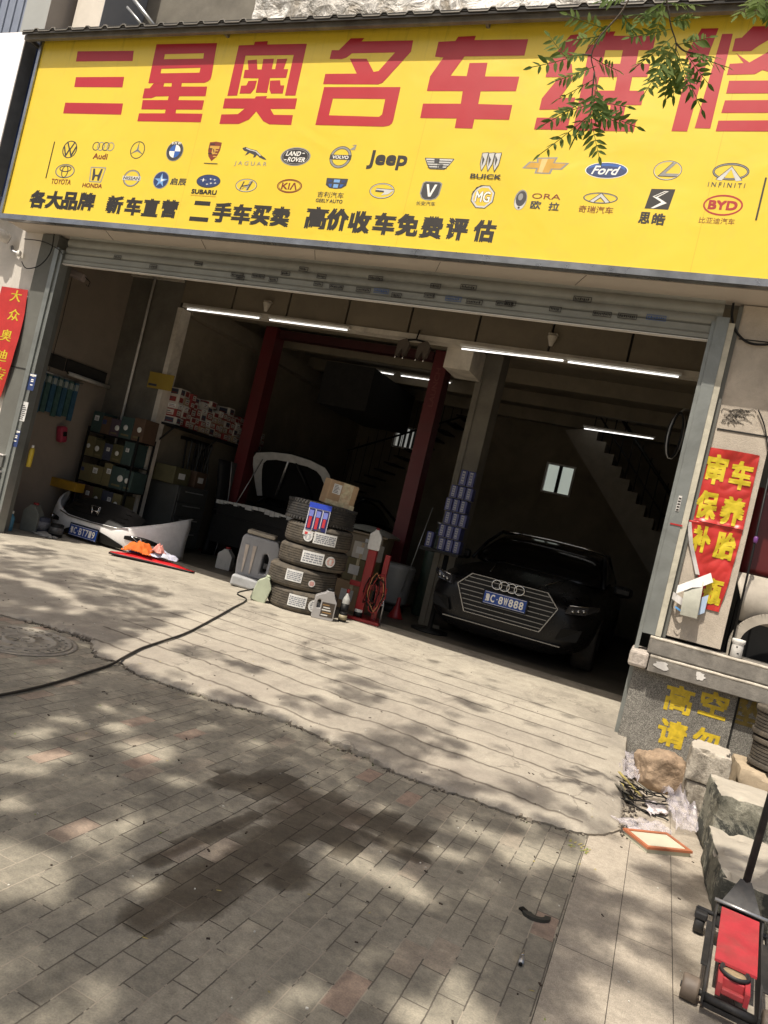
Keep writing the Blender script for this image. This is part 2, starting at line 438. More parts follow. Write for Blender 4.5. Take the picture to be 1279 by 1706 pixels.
rows = [0, 0.012, 0.03, 0.08, 0.16, 0.26, 0.38, 0.5, 0.62, 0.75, 0.88, 1.0]
g = MB(); vs = []; fs = []
nr = len(rows) + 2
def right_edge(y): return 0.06 - 0.075 * max(0, y - 4.17) / 1.8 + 0.02 * noise.noise((y * 6, 3, 1))
for x in xs:
    yc = crack_y(x)
    vs.append((x, yc + 0.014, -0.03)); vs.append((x, yc - 0.004, 0.012))
    for k, q in enumerate(rows):
        y = yc + (6.02 - yc) * q
        xx = min(x, right_edge(y)) if x > -0.4 else x
        z = ramp_z(x, y) - (0.012 if k == 0 else 0.0)
        if x > -0.1: z -= (x + 0.1) / 0.16 * 0.03 * (1 if q < 0.8 else 0.3)
        vs.append((xx, y, z))
for i in range(len(xs) - 1):
    for j in range(nr - 1):
        fs.append((i * nr + j, (i + 1) * nr + j, (i + 1) * nr + j + 1, i * nr + j + 1))
base = len(vs); last = (len(xs) - 1) * nr       # broken right-hand side of the ramp
for j in range(2, nr):
    v = vs[last + j]; vs.append((v[0] + 0.035 + 0.03 * noise.noise((v[1] * 7, 0, 4)), v[1], -0.02))
for j in range(2, nr - 1):
    fs.append((last + j, base + j - 2, base + j - 1, last + j + 1))
g.add(vs, fs, M_ramp, True)
o = g.build('concrete_ramp'); auto_smooth(o, 40); struct(o)
g = MB(); g.b2((-7.94, 6.018, -0.015), (0.06, 7.78, FLOOR), M_ramp); struct(g.build('threshold_floor'))
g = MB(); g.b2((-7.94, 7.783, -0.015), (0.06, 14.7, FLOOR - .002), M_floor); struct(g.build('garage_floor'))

# ================================================================== GARAGE BUILDING
M_wall_in = mat('inner_plaster', (0.215, 0.182, 0.130), 0.9, var=0.2, vs=2, bump=0.1, bs=30, dirt=0.4)
M_wall_left = mat('side_plaster', (0.25, 0.208, 0.165), 0.9, var=0.12, vs=1.5, bump=0.08, bs=30, dirt=0.25)
M_conc = mat('grey_concrete', (0.155, 0.142, 0.115), 0.9, var=0.25, vs=3, bump=0.25, bs=50, dirt=0.3)
M_pillar = mat('pillar_render', (0.50, 0.44, 0.36), 0.92, var=0.16, vs=5, bump=0.55, bs=130, dirt=0.35, dirtcol=(0.16, 0.12, 0.09, 1))
M_stone = mat('pillar_cladding', (0.125, 0.127, 0.112), 0.75, var=0.15, vs=4, bump=0.1, bs=80, dirt=0.25)
M_panel = mat('lintel_panel', (0.19, 0.158, 0.112), 0.8, var=0.12, vs=3, dirt=0.3)
M_trim = mat('pale_trim', (0.58, 0.53, 0.45), 0.8, var=0.15, vs=6, bump=0.2, dirt=0.45, dirtcol=(0.12, 0.1, 0.08, 1))
M_dark = mat('dark_gap', (0.02, 0.019, 0.017), 0.9)
M_white = mat('white_paint', (0.66, 0.64, 0.60), 0.6, var=0.08, dirt=0.25)
M_soffit = mat('soffit_sheet', (0.50, 0.445, 0.38), 0.6, var=0.06, vs=2)
B = thing('garage_building', 'repair garage building with wide open front under a yellow sign', 'building', (0, 6, 0))
B.location = (0, 0, 0)
Y1 = 7.93
XW_ = -7.755
def part(name, parent, m=None, *boxes, bev=0.0):
    g = MB()
    for a, b in boxes: g.b2(a, b, m, bev)
    return g.build(name, m, parent)
part('side_wall', B, M_wall_left, ((-7.95, 6.26, FLOOR), (XW_, Y1 + .005, 3.90)))
part('side_wall', B, M_wall_in, ((-7.1, Y1 + .16, FLOOR), (-6.89, 14.5, 3.95)))
part('side_wall', B, M_wall_in, ((0.06, 6.27, FLOOR), (0.24, 14.5, 3.95)))
part('front_wall', B, M_conc, ((-8.0, 6.10, 3.60), (3.0, 6.25, 5.95)))
part('roof', B, M_conc, ((-8.0, 6.26, 3.955), (0.3, 14.9, 4.15)))
part('ceiling', B, M_wall_in, ((XW_, 6.26, 3.905), (0.06, Y1 - .003, 3.95)), ((-6.89, Y1 + .17, 3.87), (0.06, 14.5, 3.95)))
# rear wall with two window openings
g = MB()
WR = (-2.66, -2.08, 2.52, 3.13); WL = (-6.02, -5.42, 2.82, 3.30)
for (a, b, z0, z1) in [(-7.1, WL[0], FLOOR, 3.95), (WL[1], WR[0], FLOOR, 3.95), (WR[1], 0.24, FLOOR, 3.95), (WL[0], WL[1], FLOOR, WL[2]), (WL[0], WL[1], WL[3], 3.95), (WR[0], WR[1], FLOOR, WR[2]), (WR[0], WR[1], WR[3], 3.95)]:
    g.b2((a, 14.502, z0), (b, 14.7, z1), M_wall_in)
g.build('rear_wall', None, B)
M_pane = emis('frosted_daylight_pane', (0.62, 0.68, 0.60), 0.42)
M_pane2 = emis('dull_daylight_pane', (0.60, 0.60, 0.55), 0.30)
for (w, mp, mul) in ((WR, M_pane, 1), (WL, M_pane2, 3)):
    f = MB(); t = 0.035
    f.b2((w[0], 14.46, w[2]), (w[0] + t, 14.56, w[3]), M_white); f.b2((w[1] - t, 14.46, w[2]), (w[1], 14.56, w[3]), M_white)
    f.b2((w[0] + t, 14.46, w[2]), (w[1] - t, 14.56, w[2] + t), M_white); f.b2((w[0] + t, 14.46, w[3] - t), (w[1] - t, 14.56, w[3]), M_white)
    fr = f.build('window', M_white, B)
    n = 2 if mul == 1 else 5
    bw = (w[1] - w[0] - 2 * t) / n
    bars = MB()
    for k in range(1, n):
        xk = w[0] + t + k * bw; bars.b2((xk - (.03 if mul == 1 else .012), 14.47, w[2] + t), (xk + (.03 if mul == 1 else .012), 14.55, w[3] - t), M_dark)
    bars.build('glazing_bar', None, fr)
    q = MB(); q.b2((w[0] + t, 14.575, w[2] + t), (w[1] - t, 14.585, w[3] - t), mp); q.build('pane', None, fr)
# inner partition: left jamb, panelled lintel, trim
part('jamb', B, M_conc, ((XW_, Y1, FLOOR), (-6.83, Y1 + .15, 3.90)))
part('jamb_edge', B, M_trim, ((-6.845, Y1 - .02, FLOOR), (-6.765, Y1 + .17, 3.45)))
g = MB(); x = -6.825
for k in range(8):
    g.b2((x + .008, Y1 - .012, 3.522), (min(x + .84, 0.055) - .008, Y1 + .02, 3.90), M_panel); x += .85
g.build('lintel_panel', None, B)
part('lintel', B, M_dark, ((-6.825, Y1 + .022, 3.52), (0.055, Y1 + .15, 3.90)))
part('lintel_trim', B, M_trim, ((-6.765, Y1 - .03, 3.46), (0.055, Y1 + .14, 3.518)))
part('wall_ledge', B, M_trim, ((XW_, Y1 - .05, 3.80), (-6.845, Y1 - .003, 3.83)))
g = MB(); g.tube([(-7.305, Y1 - .07, 1.2), (-7.305, Y1 - .07, 3.89)], 0.017, M_white, 10); g.build('downpipe', None, B)
# middle column and the boxed beam that runs back to it
part('column', B, M_conc, ((-2.66, 8.62, FLOOR), (-2.40, 8.95, 3.855)))
part('column_edge', B, M_conc, ((-2.675, 8.60, FLOOR), (-2.60, 8.618, 3.40)))
part('ceiling_beam', B, M_trim, ((-2.95, Y1 + .152, 3.22), (-2.62, 8.598, 3.56)))
g = MB()
for yy in (8.9, 10.3, 11.7, 13.1): g.b2((-6.888, yy, 3.66), (0.055, yy + .12, 3.868), M_wall_in)
g.build('ceiling_beam', None, B)
part('ceiling_beam', B, M_wall_in, ((-6.888, 8.10, 3.42), (-6.73, 14.49, 3.655)))
part('duct', B, M_dark, ((-5.9, 10.6, 2.9), (-5.0, 12.6, 3.62)))
# facade corner pillars
P = part('pillar', B, M_stone, ((-7.31, 5.99, 0.0), (-7.055, 6.25, 3.57)))
g = MB()
for z in (0.93, 2.0): g.b2((-7.313, 5.985, z), (-7.052, 5.989, z + .012), M_dark)
g.build('joint', None, P)
M_cap = mat('grey_metal_casing', (0.17, 0.172, 0.16), 0.45, 0.4, var=0.15)
P2 = part('pillar_casing', B, M_cap, ((-7.34, 5.94, 0.86), (-7.04, 5.984, 0.99)), ((-7.34, 5.94, 0.02), (-7.04, 5.984, 0.80)))
part('casing_trim', P2, M_white, ((-7.345, 5.93, 0.80), (-7.035, 5.985, 0.818)), ((-7.345, 5.93, 0.992), (-7.035, 5.985, 1.006)))
g = MB()
g.b2((0.085, 6.05, 0.95), (0.475, 6.26, 3.57), M_pillar); P = g.build('pillar', None, B)
g = MB()
g.b2((0.10, 6.044, 2.585), (0.478, 6.049, 2.597), M_dark)
g.b2((0.10, 6.044, 3.30), (0.478, 6.049, 3.308), M_dark)
g.build('joint', None, P)
g = MB()      # flaking render above the joint
for k in range(22):
    cx, cz = rnd(.13, .33), rnd(2.64, 2.76); g.tube([(cx + .045 * math.cos(a) * rnd(.6, 1.2), 6.046, cz + .02 * math.sin(a) * rnd(.5, 1.2)) for a in [j * .7 for j in range(7)]], .0016, M_dark, 4)
g.build('crack', None, P)
# granite plinth with its two-tier ledge
M_granite = NT('granite')
v = M_granite.pos()
c = M_granite.ramp(M_granite.noise(v, 190, 4, 0.85), [(0.36, (0.035, 0.035, 0.033)), (0.5, (0.165, 0.16, 0.146)), (0.64, (0.46, 0.445, 0.41))])
c = M_granite.mix(0.8, c, M_granite.ramp(M_granite.noise(v, 4, 8, 0.7, .5), [(0.3, (0.62, 0.60, 0.56)), (0.7, (1.15, 1.12, 1.06))]), 'MULTIPLY')
M_granite.link(c, M_granite.b.inputs['Base Color']); M_granite.b.inputs['Roughness'].default_value = 0.6
M_granite.bump(M_granite.noise(v, 150, 3), 0.1, 0.003); M_granite = M_granite.m
M_ledge = mat('ledge_stone', (0.20, 0.185, 0.16), 0.75, var=0.35, vs=14, bump=0.3, bs=120, dirt=0.5, dirtcol=(0.09, 0.08, 0.07, 1))
M_chip = mat('chipped_mortar', (0.44, 0.39, 0.34), 0.95, var=0.35, vs=30, bump=0.9, bs=70)
PL = part('plinth', B, M_granite, ((-0.085, 5.95, -0.01), (0.655, 6.30, 0.665)))
part('plinth_face', PL, M_granite, ((0.668, 5.975, -0.01), (3.0, 6.30, 0.664)))
part('seam', PL, M_dark, ((0.652, 5.97, -0.005), (0.672, 6.0, 0.66)))
L = part('ledge', PL, M_ledge, ((0.01, 5.845, 0.668), (3.0, 6.30, 0.79)), bev=.006)
g = MB(); g.box((-0.065, 6.07, 0.735), (0.14, 0.44, 0.125), M_chip, None, .022)
o = g.build('ledge_end', None, PL)
L2 = part('ledge', PL, M_ledge, ((-0.02, 5.90, 0.793), (3.0, 6.30, 0.925)), bev=.012)
M_edge = mat('worn_stone_edge', (0.46, 0.42, 0.35), 0.9, var=.3, vs=22, bump=.3)
for (yy, zz, xx, P_) in ((5.853, .783, .012, L), (5.908, .917, -.018, L2)):
    g = MB(); n_ = 40; g.tube([(xx + (3.0 - xx) * k / n_, yy + .004 * noise.noise((k * .9, 1, zz)), zz + .003 * noise.noise((k * 1.3, 2, zz))) for k in range(n_ + 1)], .0125, M_edge, 8); g.build('worn_edge', None, P_)
g = MB()      # spots of plaster
for (cx, cz, w) in ((.10, .735, .085), (.37, .735, .05)):
    pts = []
    for k in range(16):
        a = 2 * math.pi * k / 16; r = 0.55 + 0.45 * noise.noise((math.cos(a) * 2 + cx * 9, math.sin(a) * 2, 1))
        pts.append((cx + w * 1.1 * r * math.cos(a), cz + .05 * r * math.sin(a)))
    g.prism(pts, 'Y', 5.841, 5.8445, M_white)
g.build('plaster_spot', None, L)
# upper facade above the awning: wrinkled pale cladding, grey pilasters, steel bracket
t = NT('wrinkled_cladding'); v = t.pos()
n = t.noise(v, 3.2, 9, 0.62, 1.3); n2 = t.noise(v, 1.3, 4, 0.5, .4)
c = t.ramp(n, [(0.36, (0.30, 0.26, 0.20)), (0.44, (0.52, 0.50, 0.46)), (0.52, (0.76, 0.74, 0.69)), (0.7, (0.80, 0.78, 0.74))])
c = t.mix(t.ramp(n2, [(0.47, G3(0)), (0.53, G3(0.5))]), c, (0.33, 0.30, 0.25, 1))
t.link(c, t.b.inputs['Base Color']); t.b.inputs['Roughness'].default_value = 0.42; t.b.inputs['Metallic'].default_value = 0.15; t.bump(n, 1.0, 0.12)
M_wrink = t.m
g = MB()
for r in range(5):
    z0 = 5.7 + r * 0.62
    def fn(u, w, z0=z0):
        x = -5.75 + u * 9.5; z = z0 + w * .60
        return (x, 6.72 - 0.05 * noise.noise((x * 2.4, z * 2.4, r)) - .05 * noise.noise((x * 6, z * 5, r + 9)), z)
    g.grid(110, 8, fn, M_wrink, False)
g.build('upper_cladding', None, B)
g = MB(); g.b2((-8.2, 6.86, 4.16), (4.0, 7.2, 9.2), M_conc); g.build('upper_wall', None, B)
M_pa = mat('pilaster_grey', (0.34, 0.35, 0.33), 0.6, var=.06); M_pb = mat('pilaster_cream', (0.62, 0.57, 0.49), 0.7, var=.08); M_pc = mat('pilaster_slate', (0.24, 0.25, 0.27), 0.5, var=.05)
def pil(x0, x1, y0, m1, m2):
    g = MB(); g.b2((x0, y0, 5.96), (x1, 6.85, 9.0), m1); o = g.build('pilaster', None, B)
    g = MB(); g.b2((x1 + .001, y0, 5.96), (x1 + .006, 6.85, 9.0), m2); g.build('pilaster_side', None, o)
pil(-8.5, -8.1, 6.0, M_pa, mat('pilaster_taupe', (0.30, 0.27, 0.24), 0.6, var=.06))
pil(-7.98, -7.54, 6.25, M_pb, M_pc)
M_steel = mat('galvanised_steel', (0.36, 0.37, 0.37), 0.4, 0.6, var=.15)
g = MB()
a = at(208, -20, 6.2); b = at(262, 50, 6.2); c = at(205, 50, 6.2)
g.tube([a, b], 0.028, M_steel, 4); g.tube([c, b], 0.022, M_steel, 4); g.tube([at(212, 12, 6.2), at(240, 46, 6.2)], 0.018, M_steel, 4)
g.build('bracket', None, B)
M_soff = part('soffit', B, M_soffit, ((-7.6, 5.75, 3.580), (3.0, 6.10, 3.592)))
for xk in (-6.15, -4.9, -3.6, -2.35, -1.1):
    g = MB(); g.tube([(xk, 5.76, 3.579), (xk - .12, 6.0, 3.579)], 0.0022, M_dark, 4); g.build('seam', None, M_soff)

# neighbouring frontage on the left and the bay on the right
N = thing('neighbour_shop', 'pale tiled shop front at the left edge beside the grey pillar', 'building', (0, 0, 0))
M_tile = mat('pale_wall_tile', (0.60, 0.56, 0.50), 0.5, var=.06, dirt=.2)
part('wall', N, M_tile, ((-16, 6.02, 0.0), (-7.313, 6.3, 4.4)))
M_sid = mat('blue_grey_siding', (0.24, 0.27, 0.33), 0.45, .3, var=.12)
g = MB(); x = -13.0
while x < -8.75:
    g.b2((x, 6.5, 5.2), (x + .13, 6.85, 9), M_sid, .02); x += .15
g.build('siding', None, N)
W = thing('white_sign_box', 'blank white light box sign at the upper left edge of the yellow sign', 'sign', (-9.8, 5.6, 3.86))
M_lb = mat('white_sign_face', (0.90, 0.89, 0.90), 0.35, var=.02)
g = MB(); g.b2((-2.2, 0, 0), (1.98, .012, 1.83), M_lb); g.build('sign_face', None, W)
g = MB(); g.b2((-2.2, .013, 0.005), (1.97, .17, 1.825), mat('sign_side_grey', (0.13, 0.135, 0.14), .5)); g.b2((-2.2, .171, 0.01), (1.972, .33, 1.82), mat('sign_side_blue', (0.035, 0.07, 0.22), .4)); g.b2((-2.2, .331, 0.005), (1.965, .41, 1.825), mat('sign_back_grey', (0.2, 0.2, 0.2), .5)); g.build('casing', None, W)
RB = thing('neighbour_bay', 'dark open bay beyond the right pillar holding car parts', 'building', (0, 0, 0))
part('wall', RB, M_conc, ((0.26, 7.3, 0.0), (3.6, 7.45, 3.56)), ((3.4, 6.31, 0), (3.6, 7.295, 3.56)))
part('ceiling', RB, M_conc, ((0.26, 6.262, 3.30), (3.39, 7.295, 3.45)))
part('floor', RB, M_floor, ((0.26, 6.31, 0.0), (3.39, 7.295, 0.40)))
# ================================================================== YELLOW SIGN
SY = 5.67
SG = thing('storefront_sign', 'huge yellow sign board with red lettering and rows of car emblems', 'sign', (0, 0, 0))
M_yel = NT('yellow_vinyl'); v = M_yel.pos()
c = M_yel.ramp(M_yel.noise(v, 0.7, 4), [(0.3, (0.74, 0.535, 0.040)), (0.7, (0.79, 0.59, 0.050))])
drip = M_yel.new('ShaderNodeMapping'); drip.inputs['Scale'].default_value = (5, 1, .5); M_yel.link(v, drip.inputs['Vector'])
sz = M_yel.new('ShaderNodeSeparateXYZ'); M_yel.link(v, sz.inputs[0])
f = M_yel.math('MULTIPLY', M_yel.ramp(M_yel.noise(drip.outputs[0], 2.5, 6, .7), [(0.55, G3(0)), (0.8, G3(.7))]), M_yel.math('SUBTRACT', M_yel.math('MULTIPLY', sz.outputs[2], 2.2), 11.4, clamp=True))
c = M_yel.mix(f, c, (0.30, 0.22, 0.03, 1))
sm = M_yel.math('FRACT', M_yel.math('DIVIDE', M_yel.math('ADD', sz.outputs[0], 7.6), 2.42))
c = M_yel.mix(M_yel.math('MULTIPLY', M_yel.math('LESS_THAN', sm, .0022), .35), c, (.40, .28, .03, 1))
c = M_yel.mix(M_yel.ramp(M_yel.noise(v, 5.5, 9, .75, .5), [(.5, G3(0)), (.8, G3(.16))]), c, (.42, .33, .12, 1))
M_yel.link(c, M_yel.b.inputs['Base Color']); M_yel.b.inputs['Roughness'].default_value = 0.38; M_yel.bump(M_yel.noise(v, 1.3, 3, .5, .6), 0.45, 0.03); M_yel = M_yel.m
M_frame = mat('brushed_frame', (0.33, 0.34, 0.36), 0.3, 0.85, var=.3, vs=4)
M_red = mat('red_vinyl', (0.43, 0.018, 0.028), 0.42, var=.07, vs=2)
part('panel', SG, M_yel, ((-7.60, SY, 3.632), (2.6, SY + .03, 5.70)))
part('frame', SG, M_frame, ((-7.64, SY - .02, 3.575), (2.64, SY + .05, 3.630)), ((-7.64, SY - .02, 3.632), (-7.602, SY + .40, 5.70)))
part('box_back', SG, M_dark, ((-7.60, SY + .031, 3.60), (2.6, SY + .42, 5.69)))
def loops_to_sign(loops, off, sc):
    out = []
    for l in loops:
        out.append([(p.x, p.z) for p in [at(off[0] + q[0] * sc, off[1] + q[1] * sc, SY) for q in l]])
    return out
GLY = {
 'three': ((80, 50), .23456, [[[(210, 152), (608, 148), (600, 220), (198, 224)]], [[(198, 335), (540, 333), (528, 407), (186, 405)]], [[(122, 516), (532, 522), (518, 601), (107, 592)]]]),
 'star': ((80, 50), .23456, [[[(770, 102), (1200, 93), (1160, 330), (1152, 350), (1135, 365), (1110, 375), (712, 378)], [(830, 172), (1108, 165), (1102, 203), (822, 208)], [(805, 275), (1083, 268), (1075, 303), (799, 308)]],
   [[(750, 379), (825, 379), (818, 402), (876, 402), (880, 377), (950, 376), (946, 402), (1130, 402), (1118, 470), (932, 470), (925, 498), (1108, 500), (1094, 566), (910, 565), (905, 592), (1096, 595), (1084, 655), (634, 648), (646, 592), (830, 592), (835, 565), (662, 563), (672, 498), (850, 498), (857, 470), (765, 472), (735, 484), (670, 485), (685, 415), (722, 414)]]]),
 'deep': ((340, 50), .28147, [[[(205, 92), (295, 88), (300, 70), (377, 66), (372, 86), (608, 82), (540, 388), (478, 388), (530, 148), (245, 152), (195, 388), (137, 390)]],
   [[(258, 180), (312, 175), (315, 234), (340, 234), (350, 172), (413, 170), (400, 232), (420, 232), (432, 172), (492, 170), (470, 232), (497, 232), (485, 283), (390, 284), (372, 372), (305, 370), (322, 286), (232, 284), (240, 236), (262, 236)]],
   [[(262, 302), (312, 300), (300, 345), (275, 376), (210, 376), (218, 330), (250, 328)]], [[(390, 300), (450, 298), (452, 328), (474, 328), (465, 376), (395, 376), (386, 350)]],
   [[(122, 405), (300, 405), (306, 393), (372, 391), (366, 405), (550, 405), (538, 467), (392, 467), (412, 502), (525, 504), (515, 562), (385, 558), (350, 540), (308, 482), (265, 530), (205, 556), (90, 556), (102, 500), (200, 498), (240, 465), (110, 464)]]]),
 'name': ((340, 50), .28147, [[[(743, 172), (755, 120), (797, 120), (868, 50), (948, 48), (930, 68), (1237, 62), (1224, 128), (1075, 292), (1055, 313), (1030, 322), (704, 320), (717, 260), (903, 258), (862, 170), (962, 170), (1003, 248), (1032, 243), (1130, 133), (875, 138), (842, 163), (815, 172)]],
   [[(710, 338), (1162, 338), (1120, 530), (1112, 552), (1095, 566), (1060, 572), (658, 562)], [(762, 405), (1072, 408), (1053, 500), (1035, 514), (738, 505)]]]),
 'car': ((660, 50), .23456, [[[(300, 84), (420, 78), (440, 48), (565, 42), (555, 72), (937, 66), (910, 182), (485, 188), (385, 325), (500, 328), (520, 235), (648, 233), (630, 330), (874, 331), (850, 434), (600, 435), (582, 526), (824, 533), (801, 638), (555, 633), (540, 700), (415, 696), (428, 628), (170, 625), (190, 523), (458, 524), (472, 434), (217, 433), (240, 330), (335, 195), (275, 190)]]]),
 'maintain': ((880, 30), .31196, [[[(225, 92), (310, 82), (205, 246), (232, 246), (238, 316), (92, 316), (108, 238)]], [[(162, 319), (246, 319), (168, 428), (250, 425), (240, 488), (58, 490), (72, 430)]], [[(45, 532), (222, 535), (208, 598), (30, 595)]],
   [[(390, 75), (465, 72), (455, 95), (680, 97), (665, 172), (590, 172), (575, 245), (650, 245), (635, 315), (555, 315), (540, 388), (620, 390), (603, 465), (520, 465), (505, 540), (578, 542), (562, 607), (238, 600), (318, 200), (300, 200), (322, 142), (350, 142)], [(412, 172), (505, 172), (490, 245), (395, 245)], [(380, 315), (474, 315), (460, 388), (362, 388)], [(350, 465), (440, 465), (425, 540), (330, 540)]]]),
 'repair': ((880, 30), .31196, [[[(925, 57), (1016, 55), (965, 190), (848, 606), (764, 604), (862, 225), (838, 222), (850, 180)]], [[(1035, 86), (1092, 84), (972, 590), (888, 588)]],
   [[(1200, 45), (1480, 40), (1470, 110), (1279, 120), (1230, 148), (1190, 177), (1088, 178), (1105, 110), (1140, 105)]], [[(1110, 188), (1180, 238), (1300, 170), (1440, 168), (1400, 230), (1450, 300), (1330, 300), (1250, 278), (1210, 300), (1060, 304), (1075, 245), (1150, 241)]],
   [[(1072, 335), (1430, 333), (1415, 402), (1056, 403)]], [[(1050, 440), (1410, 438), (1395, 506), (1030, 507)]], [[(1015, 548), (1390, 546), (1375, 606), (1000, 605)]]]),
}
for nm, (off, sc, polys) in GLY.items():
    g = MB()
    for pl in polys:
        l = loops_to_sign(pl, off, sc); g.prism(l[0], 'Y', SY - .0016, SY - .0004, M_red, l[1:])
    g.build('red_character', None, SG)
I_blk, I_dk, I_chr, I_sil, I_wht = ink(38, 34, 30), ink(58, 58, 60), ink(150, 150, 146, .3), ink(205, 205, 200, .3), ink(240, 238, 230, .4)
I_blu, I_nav, I_brn, I_gold, I_red, I_lbl = ink(45, 92, 170), ink(40, 58, 105), ink(122, 48, 24), ink(205, 160, 70, .35), ink(165, 35, 32), ink(120, 165, 215)
def rect_text(mb, s, tl, br, m, bold=0.0, lift=0.0025, Y=SY):
    a, b = at(tl[0], tl[1], Y), at(br[0], br[1], Y)
    put_text(mb, s, lambda u, v: (a.x + (b.x - a.x) * u, Y - lift, b.z + (a.z - b.z) * v), m, bold)
def char_row(chars, centers, w, h, m, bold):
    """characters one by one, each centred on a measured photo point"""
    g = MB()
    for ch, (px, py) in zip(chars, centers):
        p = at(px, py, SY); e = Emb(px, py, g)
        put_text(g, ch, lambda u, v: (p.x + (u - .5) * w * e.mx, SY - .0012, p.z + (v - .5) * h * e.mz), m, bold)
    return g
class Emb:
    """drawing board for one printed emblem; units are photo pixels around its centre"""
    def __init__(s, px, py, mb=None):
        s.c = at(px, py, SY); s.g = mb or MB(); s.k = 0
        a = at(px + 10, py, SY); b = at(px, py - 10, SY)
        # pixel steps along the sign's own axes (the photograph is rolled)
        P = lambda q: ((q - EYE).dot(CR) / (q - EYE).dot(CF) * FPX, -(q - EYE).dot(CU) / (q - EYE).dot(CF) * FPX)
        p0 = P(s.c); px1 = P(s.c + Vector((.1, 0, 0))); pz1 = P(s.c + Vector((0, 0, .1)))
        s.mx = .1 / math.hypot(px1[0] - p0[0], px1[1] - p0[1]); s.mz = .1 / math.hypot(pz1[0] - p0[0], pz1[1] - p0[1])
    def lay(s): s.k += 1; return SY - .0006 - s.k * .0002
    def P(s, pts, m, holes=()):
        y = s.lay(); T = lambda q: Vector((s.c.x + q[0] * s.mx, s.c.z + q[1] * s.mz, 0))
        loops = [[T(q) for q in pts]] + [[T(q) for q in h] for h in holes]
        fl = [q for l in loops for q in l]
        s.g.add([(q.x, y, q.y) for q in fl], [tuple(t) for t in tessellate_polygon(loops)], m); return s
    def ell(s, cx, cy, rx, ry, n=28): return [(cx + rx * math.cos(2 * math.pi * k / n), cy + ry * math.sin(2 * math.pi * k / n)) for k in range(n)]
    def E(s, cx, cy, rx, ry, m): return s.P(s.ell(cx, cy, rx, ry), m)
    def ring(s, cx, cy, rx, ry, t, m): return s.P(s.ell(cx, cy, rx, ry), m, [s.ell(cx, cy, rx - t, ry - t)])
    def line(s, pts, w, m):
        for (a, b) in zip(pts, pts[1:]):
            d = Vector((b[0] - a[0], b[1] - a[1])).normalized() * w / 2; n = Vector((-d.y, d.x)); e = d * .6
            s.P([(a[0] - e.x + n.x, a[1] - e.y + n.y), (a[0] - e.x - n.x, a[1] - e.y - n.y), (b[0] + e.x - n.x, b[1] + e.y - n.y), (b[0] + e.x + n.x, b[1] + e.y + n.y)], m)
        return s
    def T(s, txt, cx, cy, w, h, m, bold=.02, shear=0.0):
        y = s.lay()
        put_text(s.g, txt, lambda u, v: (s.c.x + (cx + (u - .5) * w + (v - .5) * h * shear) * s.mx, y, s.c.z + (cy + (v - .5) * h) * s.mz), m, bold); return s
    def done(s): return s.g.build('emblem', None, SG)
# black sales line
for txt, cs in (('各大品牌', [(63, 332), (90, 333), (116, 335), (144, 336)]), ('新车直营', [(191, 341), (222, 344), (251, 346), (282, 348)]), ('二手车买卖', [(334, 352), (370, 354), (402, 357), (434, 359), (467, 361)]), ('高价收车免费评估', [(527, 363), (562, 366), (599, 370), (640, 373), (679, 375), (719, 379), (761, 382), (807, 385)])):
    w = 27.5 if cs[0][0] < 300 else (31.5 if cs[0][0] < 500 else 37)
    h = 31 if cs[0][0] < 300 else (34.5 if cs[0][0] < 500 else 38)
    for ch, c in zip(txt, cs): char_row([ch], [c], w, h, I_blk, .05).build('black_character', None, SG)
# thin dividing rules at both ends of the emblem rows
g = MB()
for a, b in (((91, 236), (78, 297)), ((1276, 296), (1262, 367))):
    p, q = at(*a, SY), at(*b, SY); g.b2((p.x - .006, SY - .003, q.z), (p.x + .006, SY - .001, p.z), I_blk)
g.build('rule', None, SG)
# first row
Emb(116, 249).ring(0, 0, 12, 15, 1.6, I_dk).line([(-6, 12.5), (0, -1), (6, 12.5)], 2.2, I_dk).line([(-10, 5), (-4.5, -11), (0, 1), (4.5, -11), (10, 5)], 2.2, I_dk).done()
e = Emb(172, 244)
for k in range(4): e.ring(-12 + 8 * k, 0, 6.2, 7.5, 1.4, I_chr if k % 2 else I_dk)
e.T('Audi', -1, -17, 24, 10, I_brn, .035).done()
Emb(229, 250).ring(0, 0, 12, 15, 1.4, I_dk).P([(0, 13), (1.8, 1), (10, -7), (0, -2.5), (-10, -7), (-1.8, 1)], I_chr).line([(0, 13), (0, 0), (10, -7)], .7, I_dk).line([(0, 0), (-10, -7)], .7, I_dk).done()
e = Emb(291, 252).E(0, 0, 14, 17, I_dk).E(0, 0, 9, 11, I_wht)
e.P([(0, 0)] + [(9 * math.cos(a), 11 * math.sin(a)) for a in [math.pi / 2 + k * math.pi / 16 for k in range(9)]], I_blu)
e.P([(0, 0)] + [(9 * math.cos(a), 11 * math.sin(a)) for a in [-math.pi / 2 + k * math.pi / 16 for k in range(9)]], I_blu)
e.ring(0, 0, 14, 17, .8, I_chr).T('B M W', 0, 13.5, 15, 4.5, I_wht, .03).done()
e = Emb(356, 252).P([(-10, 15), (0, 16.5), (10, 15), (10, 2), (7, -9), (0, -17), (-7, -9), (-10, 2)], I_brn).P([(-8, 9), (8, 9), (8, 4), (-8, 4)], I_gold)
for k in range(3): e.line([(-8, 12 - 8 * k), (-1.5, 12 - 8 * k)], 2, I_blk).line([(1.5, 1 - 5 * k), (6.5, 1 - 5 * k)], 1.8, I_gold)
e.P([(-3, 5), (3, 5), (3, -3), (0, -6), (-3, -3)], I_gold).line([(-1, 3), (1, -2)], 1.4, I_blk).line([(-11, -21), (11, -21)], 1.2, I_dk).done()
